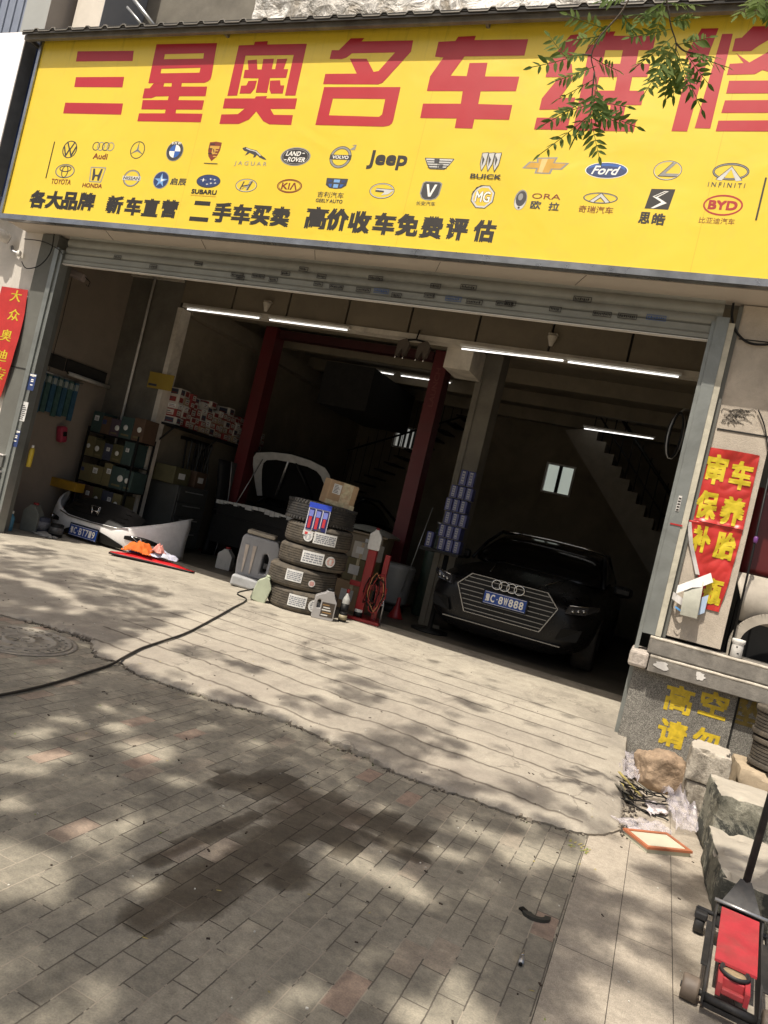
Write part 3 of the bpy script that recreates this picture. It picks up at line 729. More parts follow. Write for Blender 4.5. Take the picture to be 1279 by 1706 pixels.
e = Emb(423, 257).P([(-22, 10), (-17, 12), (-9, 9), (2, 7), (12, -1), (20, -6), (23, -9), (17, -8), (10, -5), (5, -1), (3, -5), (0, -6), (0, -1), (-8, 2), (-11, -1), (-15, -3), (-13, 1), (-12, 4), (-17, 5), (-20, 7)], I_dk).line([(-15, 9.5), (-8, 7), (2, 5), (11, -2)], 1.5, I_sil)
e.T('J A G U A R', -2, -17, 54, 9, I_chr, .0).done()
Emb(492, 261).E(0, 0, 25, 16, I_chr).E(0, 0, 23, 14.4, I_blk).ring(0, 0, 21.5, 13, .8, I_chr).T('LAND', -4, 5, 24, 8, I_wht, .03, .2).T('ROVER', 3, -5, 29, 8, I_wht, .03, .2).line([(11, 6), (14, 6)], 1.5, I_wht).line([(-17, -6), (-14, -6)], 1.5, I_wht).done()
Emb(567, 262).ring(0, 0, 18, 19, 4.2, I_chr).ring(0, 0, 18, 19, 1.0, I_dk).ring(0, 0, 14, 15, .8, I_dk).P([(12, 13), (20, 20), (14, 21), (22, 22), (21, 13)], I_chr).P([(-18, 4), (18, 4), (18, -4), (-18, -4)], I_dk).T('VOLVO', 0, 0, 27, 5.5, I_wht, .03).done()
Emb(645, 267).T('Jeep', 0, 0, 66, 33, I_blk, .05).done()
e = Emb(730, 273).P([(-25, 9), (25, 9), (19, -2), (13, -9), (-13, -9), (-19, -2)], I_sil)
e.line([(-24, 9), (24, 9), (18, -2), (12, -9), (-12, -9), (-18, -2), (-24, 9)], 1.2, I_dk)
for k in range(4): e.line([(-20 + 1.4 * k, 5 - 4 * k), (20 - 1.4 * k, 5 - 4 * k)], 1.1, I_dk)
e.P([(-8, 8), (0, 8), (0, 1), (-7, 1)], I_dk).P([(2, -1), (9, -1), (8, -7), (2, -7)], I_dk).line([(0, 8), (0, -9)], 1, I_blk).done()
e = Emb(816, 270)
for k in (-11, 0, 11): e.P([(k - 5, 15), (k + 5, 16), (k + 4.5, -4), (k, -16), (k - 4.5, -4)], I_sil).line([(k - 5, 15), (k + 5, 16), (k + 4.5, -4), (k, -16), (k - 4.5, -4), (k - 5, 15)], 1, I_dk).P([(k - 4, 11), (k + 1, 4), (k - 1, -8)], I_dk)
e.T('BUICK', -1, -25, 52, 8, I_blk, .04).done()
Emb(908, 276).P([(-18, 13), (18, 15), (15, 6), (39, 6), (29, -6), (14, -6), (12, -14), (-15, -14), (-14, -6), (-38, -6), (-28, 6), (-15, 6)], I_chr).P([(-14, 11), (14, 12.5), (12, 4.5), (34, 4.5), (26, -4.5), (11, -4.5), (9, -12), (-12, -12), (-11, -4.5), (-33, -4.5), (-25, 4.5), (-12, 4.5)], I_gold).P([(-8, 11), (2, 11.5), (-2, -12), (-9, -12)], ink(225, 190, 120)).done()
Emb(1010, 284).E(0, 0, 36, 14, I_wht).E(0, 0, 34.5, 13, I_nav).E(0, 3, 31, 8.5, I_blu).E(0, -1.5, 32, 9, I_nav).T('Ford', -1, 0, 42, 15, I_wht, .03, .35).done()
Emb(1112, 284).ring(0, 0, 24, 17, 2, I_dk).ring(0, 0, 23, 16, 1, I_sil).P([(6, 14), (13, 14), (-3, -5), (20, -5), (17, -10), (-14, -10)], I_chr).line([(6, 14), (-14, -10), (17, -10)], 1, I_dk).done()
Emb(1217, 287).ring(0, 1, 31, 15, 4, I_dk).ring(0, 1, 29.5, 13.5, 1.3, I_chr).P([(0, 10), (22, -13), (12, -15), (0, 5), (-12, -15), (-22, -13)], I_sil).line([(0, 10), (22, -13)], 1, I_dk).line([(0, 10), (-22, -13)], 1, I_dk).T('I N F I N I T I', -2, -22, 62, 8, I_dk, .02).done()
# second row
Emb(108, 285).ring(0, 0, 16, 12, 1.8, I_chr).ring(0, 4, 10, 5.5, 1.5, I_dk).ring(0, -1, 5.5, 10.5, 1.5, I_dk).ring(0, 0, 16, 12, .7, I_dk).T('TOYOTA', -2, -18.5, 33, 9, I_brn, .02).done()
Emb(161, 291).P([(-13, 13), (13, 13), (10, -13), (-10, -13)], I_chr, [[(-11.3, 11.3), (11.3, 11.3), (8.5, -11.3), (-8.5, -11.3)]]).P([(-8, 10), (-5, 10), (-2.5, 0), (2.5, 0), (5, 10), (8, 10), (6, -10), (3, -10), (2, -3), (-2, -3), (-3, -10), (-6, -10)], I_dk).T('HONDA', -3, -19, 33, 7.5, I_brn, .035).done()
Emb(219, 297).ring(0, 0, 14, 14.5, 2.6, I_chr).ring(0, 0, 14, 14.5, .7, I_dk).P([(-15, 3.5), (15, 3.5), (15, -3.5), (-15, -3.5)], I_sil).T('NISSAN', 0, 0, 27, 5.5, I_blk, .03).done()
Emb(268, 300).E(0, 0, 13, 15, I_nav).ring(0, 0, 13, 15, 1.2, I_chr).P([(0, 12), (2.5, 2.5), (11, 2), (3.5, -2.5), (6, -11), (0, -5), (-6, -11), (-3.5, -2.5), (-11, 2), (-2.5, 2.5)], I_lbl).P([(0, 8), (1.2, 1.5), (6, 1), (0, -3)], I_wht).T('启辰', 29, -1, 26, 12, I_dk, .02).done()
e = Emb(347, 302).E(0, 0, 20, 11.5, I_dk).E(0, .5, 18.5, 10, I_nav)
for (sx, sy, q) in ((-9, 2, 4.2), (3, 4, 2.2), (10, 3, 2), (5, -3, 2.2), (12, -2.5, 2), (-1, -5, 2)): e.P([(sx, sy + q * .8), (sx + q * .3, sy), (sx + q * 1.5, sy), (sx + q * .3, sy - .6), (sx, sy - q * .9), (sx - q * .3, sy - .6), (sx - q * 1.5, sy), (sx - q * .3, sy)], I_wht)
e.T('SUBARU', -3, -18.5, 42, 8, I_blk, .05).line([(-24, -25), (18, -25)], .8, I_gold).done()
Emb(410, 309).ring(0, 0, 18, 11.5, 1.8, I_dk).ring(0, 0, 17, 10.5, .8, I_sil).P([(-8, -7), (-4.5, -6), (-1, 0), (3, 0), (4, 7), (8, 8), (5, -7), (1, -8), (2, -3), (-2, -3)], I_chr).line([(-9, -7), (-5, 6)], 1.8, I_dk).line([(3.5, -7), (8.5, 7)], 1.8, I_dk).line([(-6, -1.5), (5, 1.5)], 1.6, I_dk).done()
Emb(482, 310).ring(0, 0, 21, 12, 1.6, I_brn).ring(0, 0, 18.5, 10, .8, I_brn).T('KIΛ', 0, 0, 26, 12, I_brn, .03).done()
e = Emb(560, 306).P([(-18, 9), (18, 9), (17, -3), (10, -8), (0, -9), (-10, -8), (-17, -3)], I_dk).P([(-5, 7), (5, 7), (5, 2), (-5, 2)], I_lbl).P([(-4, -1), (4, -1), (4, -7), (-4, -7)], I_lbl).P([(-15, 6), (-8, 6), (-8, 2), (-14, 2)], I_nav).P([(8, 6), (15, 6), (14, 2), (8, 2)], I_nav).P([(7, -1), (13, -1), (10, -6), (7, -6)], I_blu).P([(-13, -1), (-7, -1), (-7, -6), (-10, -6)], I_blu)
e.T('吉利汽车', -5, -19.5, 44, 10, I_dk, .0).T('GEELY AUTO', -5, -30, 45, 6, I_dk, .02).done()
Emb(636, 318).ring(0, 0, 21, 13.5, 2.4, I_dk).ring(0, 0, 20, 12.5, 1.1, I_sil).P([(-10, 4), (20, 3), (12, -5), (0, -8), (4, -3), (3, 0), (-10, 0)], I_sil).line([(-10, 4), (19, 3)], 1, I_dk).line([(3, -1), (-10, -.5)], 2.6, I_dk).done()
Emb(717, 318).P([(-16, 13), (-12, 16), (12, 16), (17, 13), (16, -6), (12, -13), (4, -16), (-6, -16), (-13, -13), (-17, -5)], I_chr).P([(-14, 12), (-11, 14.5), (11, 14.5), (15, 12), (14, -6), (10, -12), (4, -14.5), (-6, -14.5), (-11, -12), (-15, -5)], I_dk).P([(-9, 11), (-5, 11), (0, -5), (5, 11), (9, 11), (2, -10), (-2, -10)], I_wht).T('长安汽车', -3, -22, 32, 7.5, I_dk, .0).done()
oc = lambda r: [(r * 1.0 * math.cos(math.pi / 8 + k * math.pi / 4), r * 1.04 * math.sin(math.pi / 8 + k * math.pi / 4)) for k in range(8)]
Emb(804, 328).P(oc(20.5), I_dk).P(oc(19), I_sil).P(oc(16), ink(225, 190, 50)).P([(-20, 3), (-14, 16), (-3, 20), (-3, 18.5), (-13, 14), (-18, 3)], I_blk).T('MG', 0, 0, 25, 19, I_dk, .07).T('MG', 0, 0, 24.3, 18.4, I_wht, .02).done()
Emb(867, 333).E(0, 0, 10.5, 17.5, I_chr).E(0, -4, 9, 13, I_sil).E(.5, 2, 8.5, 13, I_dk).E(-1, 5, 4, 6, I_chr).E(0, -13.5, 1.8, 1.8, I_blk).T('ORA', 41, 8, 47, 9, I_brn, .0).T('欧', 27, -7, 17, 14, I_dk, .02).T('拉', 57, -8, 17, 14, I_dk, .02).done()
Emb(1000, 330).ring(0, 0, 29, 9.5, 1.8, I_dk).ring(0, 0, 27.5, 8.3, 1, I_chr).P([(0, 8.5), (17, -6), (10, -8), (0, 1), (-10, -8), (-17, -6)], I_sil).line([(-17, -6), (0, 8.5), (17, -6)], 1.1, I_dk).line([(-9, -7), (0, 1), (9, -7)], .9, I_dk).T('奇瑞汽车', -3, -20, 58, 12, I_brn, .0).done()
Emb(1100, 332).P([(-19, 17), (21, 18), (17, -17), (-23, -17)], I_blk).P([(4, 14), (11, 14), (-5, 3), (12, -6), (-8, -16), (-13, -16), (3, -5), (-14, 4)], I_wht).P([(5, 13), (8, 13), (-8, 3.5), (-12, 4)], I_dk).T('思', -19, -33, 19, 20, I_blk, .035).T('皓', 5, -34, 22, 20, I_blk, .035).done()
Emb(1204, 342).ring(0, 0, 33.5, 18, 3, I_red).T('BYD', 0, 0, 49, 16, I_red, .06).T('比亚迪汽车', -4, -27, 60, 10.5, I_brn, .0).done()

# ================================================================== AWNING AND SHUTTER
AW = thing('awning', 'narrow corrugated metal awning along the top of the yellow sign', 'awning', (0, 0, 0))
M_awn = mat('weathered_corrugated_sheet', (0.19, 0.175, 0.15), 0.6, 0.2, var=.35, vs=5, dirt=.5)
M_black0 = mat('shadow_strip_dark', (.03, .028, .025), .9)
g = MB(); vs = []; fs = []
x = -7.78; prof = []
while x < 3.2:
    for (dx, dz) in ((0, 0), (.165, 0), (.19, .03), (.225, .03)): prof.append((x + dx, dz))
    x += .25
for (xx, dz) in prof:
    for (yy, zz) in ((5.515, 5.625), (6.24, 5.80)):
        vs.append((xx, yy, zz + dz)); vs.append((xx, yy, zz + dz + .010))
n = len(prof)
for i in range(n - 1):
    a, b = i * 4, (i + 1) * 4
    fs += [(a, b, b + 2, a + 2), (a + 1, a + 3, b + 3, b + 1), (a, a + 1, b + 1, b)]
g.add(vs, fs, M_awn); g.build('corrugated_sheet', None, AW)
g = MB(); g.b2((-7.78, 5.56, 5.572), (3.2, 5.60, 5.622), M_awn)
g.build('purlin', None, AW); g = MB(); g.b2((-7.78, 5.522, 5.605), (3.2, 5.534, 5.6245), M_black0); g.b2((-7.775, 5.5225, 5.636), (3.2, 5.534, 5.654), M_black0); g.build('shadow_strip', None, AW); g = MB(); g.b2((-7.78, 5.90, 5.66), (3.2, 5.94, 5.705), M_awn)  # strip added to block light through the ribs and straighten the awning shadow
for xx in (-7.77, -5.1, -2.4, .3): g.b2((xx, 5.60, 5.585), (xx + .03, 5.90, 5.622), M_awn)
g.build('purlin', None, AW)

SH = thing('roller_shutter', 'grey ribbed roller shutter raised nearly to the top of the opening', 'shutter', (0, 0, 0))
M_shut = mat('shutter_slat', (0.27, 0.272, 0.24), 0.5, 0.25, var=.12, vs=3, dirt=.35)
M_rail = mat('guide_rail_steel', (0.25, 0.265, 0.25), 0.42, 0.45, var=.15, vs=4, dirt=.35)
g = MB()
def slat(z0, z1):
    n = 6; out = []
    for k in range(n + 1):
        u = k / n; out.append((6.03 - .020 * math.sin(math.pi * u) ** .6, z0 + (z1 - z0) * u))
    return out
zz = 3.375; pf = []
for k in range(3): pf += slat(zz, zz + .088); zz += .092
pts = pf + [(6.055, pf[-1][1]), (6.055, pf[0][1])]
g.prism(pts, 'X', -6.93, -.05, M_shut); g.build('slat_curtain', None, SH)
g = MB(); g.prism([(6.035, 3.26), (6.004, 3.268), (6.002, 3.30), (6.014, 3.318), (6.01, 3.368), (6.056, 3.368), (6.056, 3.26)], 'X', -6.93, -.05, M_shut)
o = g.build('bottom_bar', None, SH)
g = MB(); g.b2((-6.93, 6.0, 3.251), (-.05, 6.05, 3.2585), M_white); g.build('seal', None, o)
g = MB(); g.b2((-7.05, 5.965, .13), (-6.985, 6.10, 3.42), M_rail); g.b2((-6.984, 5.985, .13), (-6.935, 6.09, 3.40), M_rail); g.build('guide_rail', None, SH)
g = MB(); g.b2((-.085, 5.985, .93), (.008, 6.10, 3.44), M_rail); g.b2((-.115, 5.995, .13), (-.086, 6.095, 3.40), M_rail); o = g.build('guide_rail', None, SH)
g = MB(); g.b2((.009, 5.99, .93), (.052, 6.10, 3.40), mat('rail_edge_cream', (.52, .49, .39), .6, var=.2, dirt=.4)); g.b2((.053, 6.03, .93), (.084, 6.10, 3.55), M_stone); g.build('casing', None, o)
g = MB()
g.b2((-.055, 5.979, 1.90), (-.030, 5.984, 2.02), M_white)
for k in range(5): g.b2((-.052, 5.977, 1.905 + k * .022), (-.033, 5.9785, 1.917 + k * .022), I_blk)
g.b2((-.07, 5.98, 1.79), (.02, 5.984, 1.802), I_red); g.build('sticker', None, o)
# small pasted notices on the slats (block letters too small to read)
stk = [(400, 463, 0), (195, 428, 0), (330, 439, 0), (255, 444, 0), (395, 458, 1), (430, 460, 1), (455, 466, 0), (505, 448, 0), (530, 473, 0), (560, 478, 1), (605, 483, 1), (635, 485, 2), (625, 463, 1), (725, 476, 0), (780, 478, 1), (660, 492, 0), (715, 492, 0), (755, 498, 2), (790, 503, 1), (840, 506, 1), (925, 515, 0), (970, 498, 1), (1003, 523, 1), (1045, 527, 1), (1093, 529, 2), (850, 505, 0), (535, 460, 0), (475, 455, 0)]
for k, (px, py, kind) in enumerate(stk):
    p = at(px, py, 6.0); w = .075 if kind else .05; h = .022
    g = MB(); mk = I_blk if kind < 2 else ink(70, 95, 140)
    yb = 5.998 if p.z < 3.37 else 6.004
    for (a, b, c, d) in ((-w, -h, w, -h + .005), (-w, h - .005, w, h), (-w, -h + .0051, -w + .005, h - .0051), (w - .005, -h + .0051, w, h - .0051)): g.b2((p.x + a, yb, p.z + b), (p.x + c, yb + .002, p.z + d), mk)
    q = -w + .012
    while q < w - .016:
        e = rnd(.006, .013); g.b2((p.x + q, yb, p.z - rnd(.006, .012)), (p.x + q + e, yb + .002, p.z + rnd(.004, .012)), mk); q += e + .006
    g.build('sticker', None, SH)
# ================================================================== INSIDE THE GARAGE
M_black = mat('black_plastic', (0.010, 0.010, 0.010), 0.5, var=.2, spec=.25)
M_rubber = mat('tyre_rubber', (0.030, 0.029, 0.028), 0.75, var=.3, vs=12, dirt=.5, dirtcol=(0.13, 0.105, 0.075, 1))
M_chrome = mat('chrome', (0.62, 0.62, 0.62), 0.16, 1.0, var=.05)
M_chrome2 = mat('shaded_chrome', (0.36, 0.36, 0.36), 0.25, 1.0, var=.05)
M_dimchrome = mat('dim_chrome', (0.30, 0.30, 0.30), 0.3, 1.0, var=.1)
M_alum = mat('cast_aluminium', (0.45, 0.45, 0.45), 0.4, .8, var=.2)
M_redp = mat('red_enamel', (0.30, 0.018, 0.020), 0.4, var=.15, dirt=.35)
M_plate = mat('plate_blue', (0.012, 0.06, 0.30), 0.4, var=.05)
M_glass = mat('dark_window_glass', (0.006, 0.006, 0.007), 0.10, var=.0, spec=.35)
M_lampglass = mat('headlight_glass', (0.05, 0.05, 0.055), 0.08, var=.1, spec=.7)
M_tube = emis('lit_fluorescent_tube', (1.0, 0.98, 0.94), 1.7)

# fluorescent tubes
def lamp(a, b, label, r=.0085, hood=True):
    c = (a + b) / 2
    t = thing('fluorescent_lamp', label, 'lamp', c, 0, 'fluorescent tubes in the garage')
    g = MB(); g.tube([a - c, b - c], r, M_tube, 10); g.build('tube', None, t)
    d = (b - a).normalized(); ang = math.atan2(d.y, d.x)
    g = MB(); g.box((0, .012, .034), ((b - a).length + .05, .05, .028), M_white, (0, 0, ang)); g.build('batten', None, t)
    return t
yl = Y1 - .062
def tl(p1, p2, Y, label): return lamp(at(*p1, Y), at(*p2, Y), label)
tl((312, 515), (431, 530), yl, 'lit white tube lamp, leftmost under the inner lintel')
tl((449, 533), (578, 550), yl, 'lit white tube lamp under the lintel left of the hanging clamps')
tl((769, 581), (938, 601), yl, 'lit white tube lamp under the lintel right of the hanging clamps')
tl((946, 603), (1130, 628), yl, 'lit white tube lamp, rightmost under the inner lintel')
tl((585, 612), (655, 624), 11.5, 'thin lit tube lamp deep inside near the dark duct')
tl((668, 626), (750, 638), 11.5, 'thin lit tube lamp deep inside behind the red lift post')
tl((973, 714), (1088, 731), 12.3, 'thin lit tube lamp in front of the staircase')

# staircase on the right
ST = thing('staircase', 'concrete stairs with black railing climbing left at the back of the right bay', 'stairs', (0, 12.5, FLOOR))
M_stair = mat('stair_concrete', (0.22, 0.20, 0.165), 0.85, var=.15)
pts = []; n = 12; xa, za, xb, zb = -2.05, 3.50, -.02, 1.30
top = []
for k in range(n):
    x0 = xa + (xb - xa) * k / n; x1 = xa + (xb - xa) * (k + 1) / n; z = za + (zb - za) * k / n
    top += [(x0 + .30, z + .08), (x1 + .30, z + .08)]
low = [(xb + .05, zb - .22), (xa - .08, za - .02)]
g = MB(); g.prism([(x, z - FLOOR) for x, z in top + low], 'Y', 0, .95, M_stair); g.build('flight', None, ST)
g = MB()
for k in range(0, n, 1):
    x0 = xa + (xb - xa) * (k + .5) / n + .30; z = za + (zb - za) * k / n + .08 - FLOOR
    g.tube([(x0, .03, z), (x0, .03, z + .8)], .010, M_black, 6)
g.tube([(xa + .34, .03, za + .82 - FLOOR), (xb + .25, .03, zb + .93 - FLOOR)], .028, M_black, 8)
g.tube([(xa + .34, .03, za + .42 - FLOOR), (xb + .25, .03, zb + .53 - FLOOR)], .014, M_black, 6)
g.tube([(xb + .25, .03, zb - .2 - FLOOR), (xb + .25, .03, zb + .93 - FLOOR)], .028, M_black, 8)
g.build('railing', None, ST)
g = MB(); g.b2((xb - .25, .05, 0), (xb + .07, .95, 1.08), M_stair); g.build('landing', None, ST)
ST2 = thing('staircase', 'dark steel stairs with thin bars in front of the far left window', 'stairs', (0, 13.4, FLOOR))
g = MB()
for k in range(16):
    x0 = -7.0 + .18 * k; z = .9 + .17 * k
    if x0 < -6.55: continue
    g.tube([(x0, 0, z), (x0, 0, z + .95)], .008, M_black, 5)
    g.b2((x0 - .1, .02, z - .03), (x0 + .12, .7, z), M_black)
g.tube([(-6.5, 0, 1.37 + .95), (-4.3, 0, 3.40)], .02, M_black, 6)
g.build('flight', None, ST2)

# two-post lift
LF = thing('car_lift', 'dull red two post car lift standing in the left bay', 'lift', (-4.98, 9.7, FLOOR))
M_lift = mat('lift_red', (0.13, 0.016, 0.018), 0.5, var=.12, vs=3, dirt=.3)
for sx in (-1, 1):
    g = MB()
    g.prism([(-.105, -.12), (.105, -.12), (.105, .14), (.06, .14), (.06, -.05), (-.06, -.05), (-.06, .14), (-.105, .14)], 'Z', 0, 3.66, M_lift)
    g.b2((-.28, -.25, 0), (.28, .30, .03), M_lift)
    o = g.build('post', None, LF); o.location = (sx * 1.43, 0, 0)
    if sx > 0:
        k = MB(); put_text(k, 'LAUNCH', lambda u, v: (-.035 + (v) * -.0 + .075 * (1 - v) - .0, -.124, 2.85 + .56 * (u)), ink(120, 60, 55), .03); k.build('lettering', None, o)
    a = MB(); a.box((-sx * .35, -.05, .62), (.75, .10, .10), M_lift, (0, 0, sx * .35), .01); a.lathe([(.06, 0), (.06, .05)], (-sx * .7, -.18, .67), M_black, 14)
    q = a.build('arm', None, LF); q.location = (sx * 1.43, 0, 0)
g = MB(); g.b2((-1.29, -.08, 3.52), (1.29, .08, 3.64), mat('dark_red_beam', (.05, .010, .010), .5, var=.2)); g.build('crossbeam', None, LF)

# ---------- cars
def smooth_sub(o, lv=2):
    m = o.modifiers.new('s', 'SUBSURF'); m.levels = lv; m.render_levels = lv; return o
def shell(secs, name, m, parent, lv=2):
    """secs: (y, [(x,z)... from bottom centre outwards to the top centre])"""
    g = MB(); n = len(secs[0][1]); vs = []; fs = []
    for y, pr in secs:
        row = [(x, y, z) for x, z in pr] + [(-x, y, z) for x, z in reversed(pr[1:-1])]
        vs += row
    w = len(vs) // len(secs)
    for i in range(len(secs) - 1):
        for k in range(w): fs.append((i * w + k, i * w + (k + 1) % w, (i + 1) * w + (k + 1) % w, (i + 1) * w + k))
    fs += [tuple(range(w)), tuple((len(secs) - 1) * w + k for k in range(w))]
    g.add(vs, fs, m, True)
    return smooth_sub(g.build(name, None, parent), lv)
def wheel(parent, x, y, r, m_rim):
    w = MB(); s = 1 if x > 0 else -1
    w.lathe([(r * .66, -.10), (r * .93, -.11), (r, -.085), (r, .085), (r * .93, .11), (r * .66, .10)], (0, 0, 0), M_rubber, 28, 'X')
    o = w.build('wheel', None, parent); o.location = (x, y, r)
    q = MB(); q.lathe([(.03, s * .06), (r * .2, s * .075), (r * .60, s * .09), (r * .66, s * .105), (r * .66, -s * .08)], (0, 0, 0), m_rim, 28, 'X')
    for k in range(5):
        a = 2 * math.pi * k / 5; q.box((s * .10, math.cos(a) * r * .38, math.sin(a) * r * .38), (.02, r * .12, r * .5), m_rim, Matrix.Rotation(-a + math.pi / 2 + math.pi / 2, 3, 'X'))
    q.build('rim', None, o); return o
def number_plate(parent, text, c, w=.44, h=.14, rz=0, tilt=0):
    g = MB(); g.box((0, 0, 0), (w + .03, .012, h + .03), M_black, None, .004); f = g.build('number_plate', None, parent)
    f.location = c; f.rotation_euler = (tilt, 0, rz)
    g = MB(); g.b2((-w / 2, -.010, -h / 2), (w / 2, -.0065, h / 2), M_plate)
    for (a, b, cc, d) in ((-w / 2 + .006, h / 2 - .009, w / 2 - .006, h / 2 - .005), (-w / 2 + .006, -h / 2 + .005, w / 2 - .006, -h / 2 + .009)): g.b2((a, -.0115, b), (cc, -.0101, d), I_wht)
    xs = -w / 2 + .018; cw = (w - .036) / 7.6
    for i, ch in enumerate(text):
        if i == 2: g.b2((xs + cw * .2, -.0115, -.006), (xs + cw * .2 + .010, -.0101, .006), I_wht); xs += cw * .6
        put_text(g, ch, lambda u, v, xs=xs: (xs + u * cw * .82, -.0112, -.044 + v * .088), I_wht, .035); xs += cw
    g.build('plate_face', None, f); return f

M_carblack = mat('black_car_paint', (0.006, 0.006, 0.007), 0.30, var=.05, spec=.3)
AU = thing('parked_car', 'black saloon with wide chrome hexagon grille parked in the right bay', 'car', (-1.535, 7.90, FLOOR)); AU.scale = (1.07, 1.0, .965)
def sec(y, zb, wb, wm, zm, wsh, zsh, zt, crown=.6): return (y, [(0, zb), (wb, zb), (wm, zm), (wsh, zsh), (wsh * crown, zt - .012), (0, zt)])
shell([sec(.0, .24, .55, .72, .45, .62, .70, .76), sec(.10, .15, .72, .82, .46, .76, .72, .82), sec(.35, .12, .80, .90, .50, .86, .78, .90), sec(.9, .13, .82, .935, .52, .90, .85, .975), sec(1.5, .17, .82, .94, .52, .90, .90, 1.02), sec(2.4, .17, .82, .94, .55, .90, .94, .99), sec(3.6, .17, .82, .94, .55, .90, .97, 1.02), sec(4.3, .2, .80, .92, .58, .88, .98, 1.04), sec(4.75, .28, .72, .86, .60, .80, .92, 1.0), sec(4.9, .35, .6, .76, .6, .7, .85, .9)], 'body', M_carblack, AU)
shell([(1.42, [(0, .94), (.78, .94), (.80, .95), (.76, .97), (.6, 1.0), (0, 1.02)]), (1.75, [(0, .9), (.84, .93), (.80, 1.06), (.72, 1.20), (.56, 1.24), (0, 1.26)]), (2.3, [(0, .9), (.86, .95), (.78, 1.2), (.67, 1.40), (.5, 1.445), (0, 1.46)]), (3.0, [(0, .9), (.86, .95), (.78, 1.2), (.66, 1.40), (.5, 1.45), (0, 1.465)]), (3.7, [(0, .9), (.85, .96), (.76, 1.15), (.64, 1.30), (.5, 1.345), (0, 1.36)]), (4.35, [(0, .9), (.78, .97), (.72, 1.0), (.6, 1.03), (.45, 1.04), (0, 1.045)])], 'cabin', M_glass, AU)
g = MB()
for s in (-1, 1):
    g.tube([(s * .80, 1.50, .98), (s * .74, 1.85, 1.235), (s * .675, 2.25, 1.41), (s * .665, 3.0, 1.432), (s * .66, 3.7, 1.33), (s * .74, 4.3, 1.05)], .022, M_carblack, 8)
g.tube([(-.66, 2.22, 1.425), (-.4, 2.2, 1.452), (0, 2.19, 1.462), (.4, 2.2, 1.452), (.66, 2.22, 1.425)], .02, M_chrome, 8)
g.build('roof_rail', None, AU)
# grille: hexagonal chrome surround, dark mesh, horizontal bars
hexo = [(-.40, .845), (.40, .845), (.53, .695), (.40, .395), (-.40, .395), (-.53, .695)]
hexi = [(x * .978, .625 + (z - .625) * .965) for x, z in hexo]
GR = MB(); GR.prism(hexi, 'Y', -.030, .16, M_black); GR = GR.build('grille', None, AU)
g = MB(); g.prism(hexo, 'Y', -.052, -.012, M_chrome2, [hexi]); g.build('surround', None, GR)
def hexw(z):
    return (.40 + (.845 - z) / .15 * .13 if z > .695 else .40 + (z - .395) / .30 * .13) * .955
for k in range(8):
    z = .435 + .052 * k; w = hexw(z); g = MB(); g.b2((-w, -.046, z - .004), (w, -.0305, z + .004), M_dimchrome); g.build('grille_bar', None, GR)
for k in range(4):
    g = MB(); g.lathe([(.052 + .0075 * math.cos(a), .0075 * math.sin(a)) for a in [j * math.pi / 4 for j in range(8)]], (-.117 + .078 * k, -.062 - .003 * (k % 2), .785), M_chrome, 24, 'Y', None, True); g.build('emblem_ring', None, GR)
number_plate(AU, '豫C8W888', (0.0, -.062, .625))
for s in (-1, 1):
    pts = [(s * .60, .69), (s * .86, .735), (s * .885, .80), (s * .63, .775)]
    g = MB()
    fr = [Vector((s * .60, -.005, .665)), Vector((s * .78, .08, .69)), Vector((s * .885, .28, .76)), Vector((s * .885, .33, .80)), Vector((s * .80, .12, .785)), Vector((s * .62, .01, .762))]
    g.add(fr + [p + Vector((-s * .03, .12, 0)) for p in fr], [(0, 1, 4, 5), (1, 2, 3, 4)] + [(i, (i + 1) % 6, (i + 1) % 6 + 6, i + 6) for i in range(6)], M_lampglass)
    h = g.build('headlight', None, AU)
    g = MB()
    for k in range(3): g.lathe([(0, -.012), (.018, -.009), (.022, 0)], (s * (.665 + .05 * k), .005 + .022 * k, .705 + .012 * k), M_chrome, 12, 'Y')
    g.tube([(s * .63, -.012, .764), (s * .80, .105, .787), (s * .885, .315, .804)], .005, M_chrome, 6)
    g.build('headlight_trim', None, h)
    g = MB(); q = [Vector((s * .56, -.012, .36)), Vector((s * .76, .05, .38)), Vector((s * .79, .075, .52)), Vector((s * .60, -.008, .50))]
    g.add(q + [p + Vector((0, .08, 0)) for p in q], [(0, 1, 2, 3)] + [(i, (i + 1) % 4, (i + 1) % 4 + 4, i + 4) for i in range(4)], M_black); g.build('air_intake', None, AU)
    g = MB(); g.box((0, 0, 0), (.22, .11, .14), M_carblack, None, .04); o = g.build('wing_mirror', None, AU); o.location = (s * 1.0, 1.72, 1.0)
    wheel(AU, s * .80, .88, .33, M_black); wheel(AU, s * .80, 3.80, .33, M_black)
    g = MB(); g.tube([(s * .30, .35, .895), (s * .38, .9, .975), (s * .45, 1.35, 1.012)], .006, M_chrome, 6); g.build('bonnet_light_streak', None, AU)  # bright lines painting light streaks along the bonnet edges
g = MB(); g.b2((-.62, -.01, .288), (.62, .05, .297), M_dimchrome); g.build('lower_trim', None, AU)

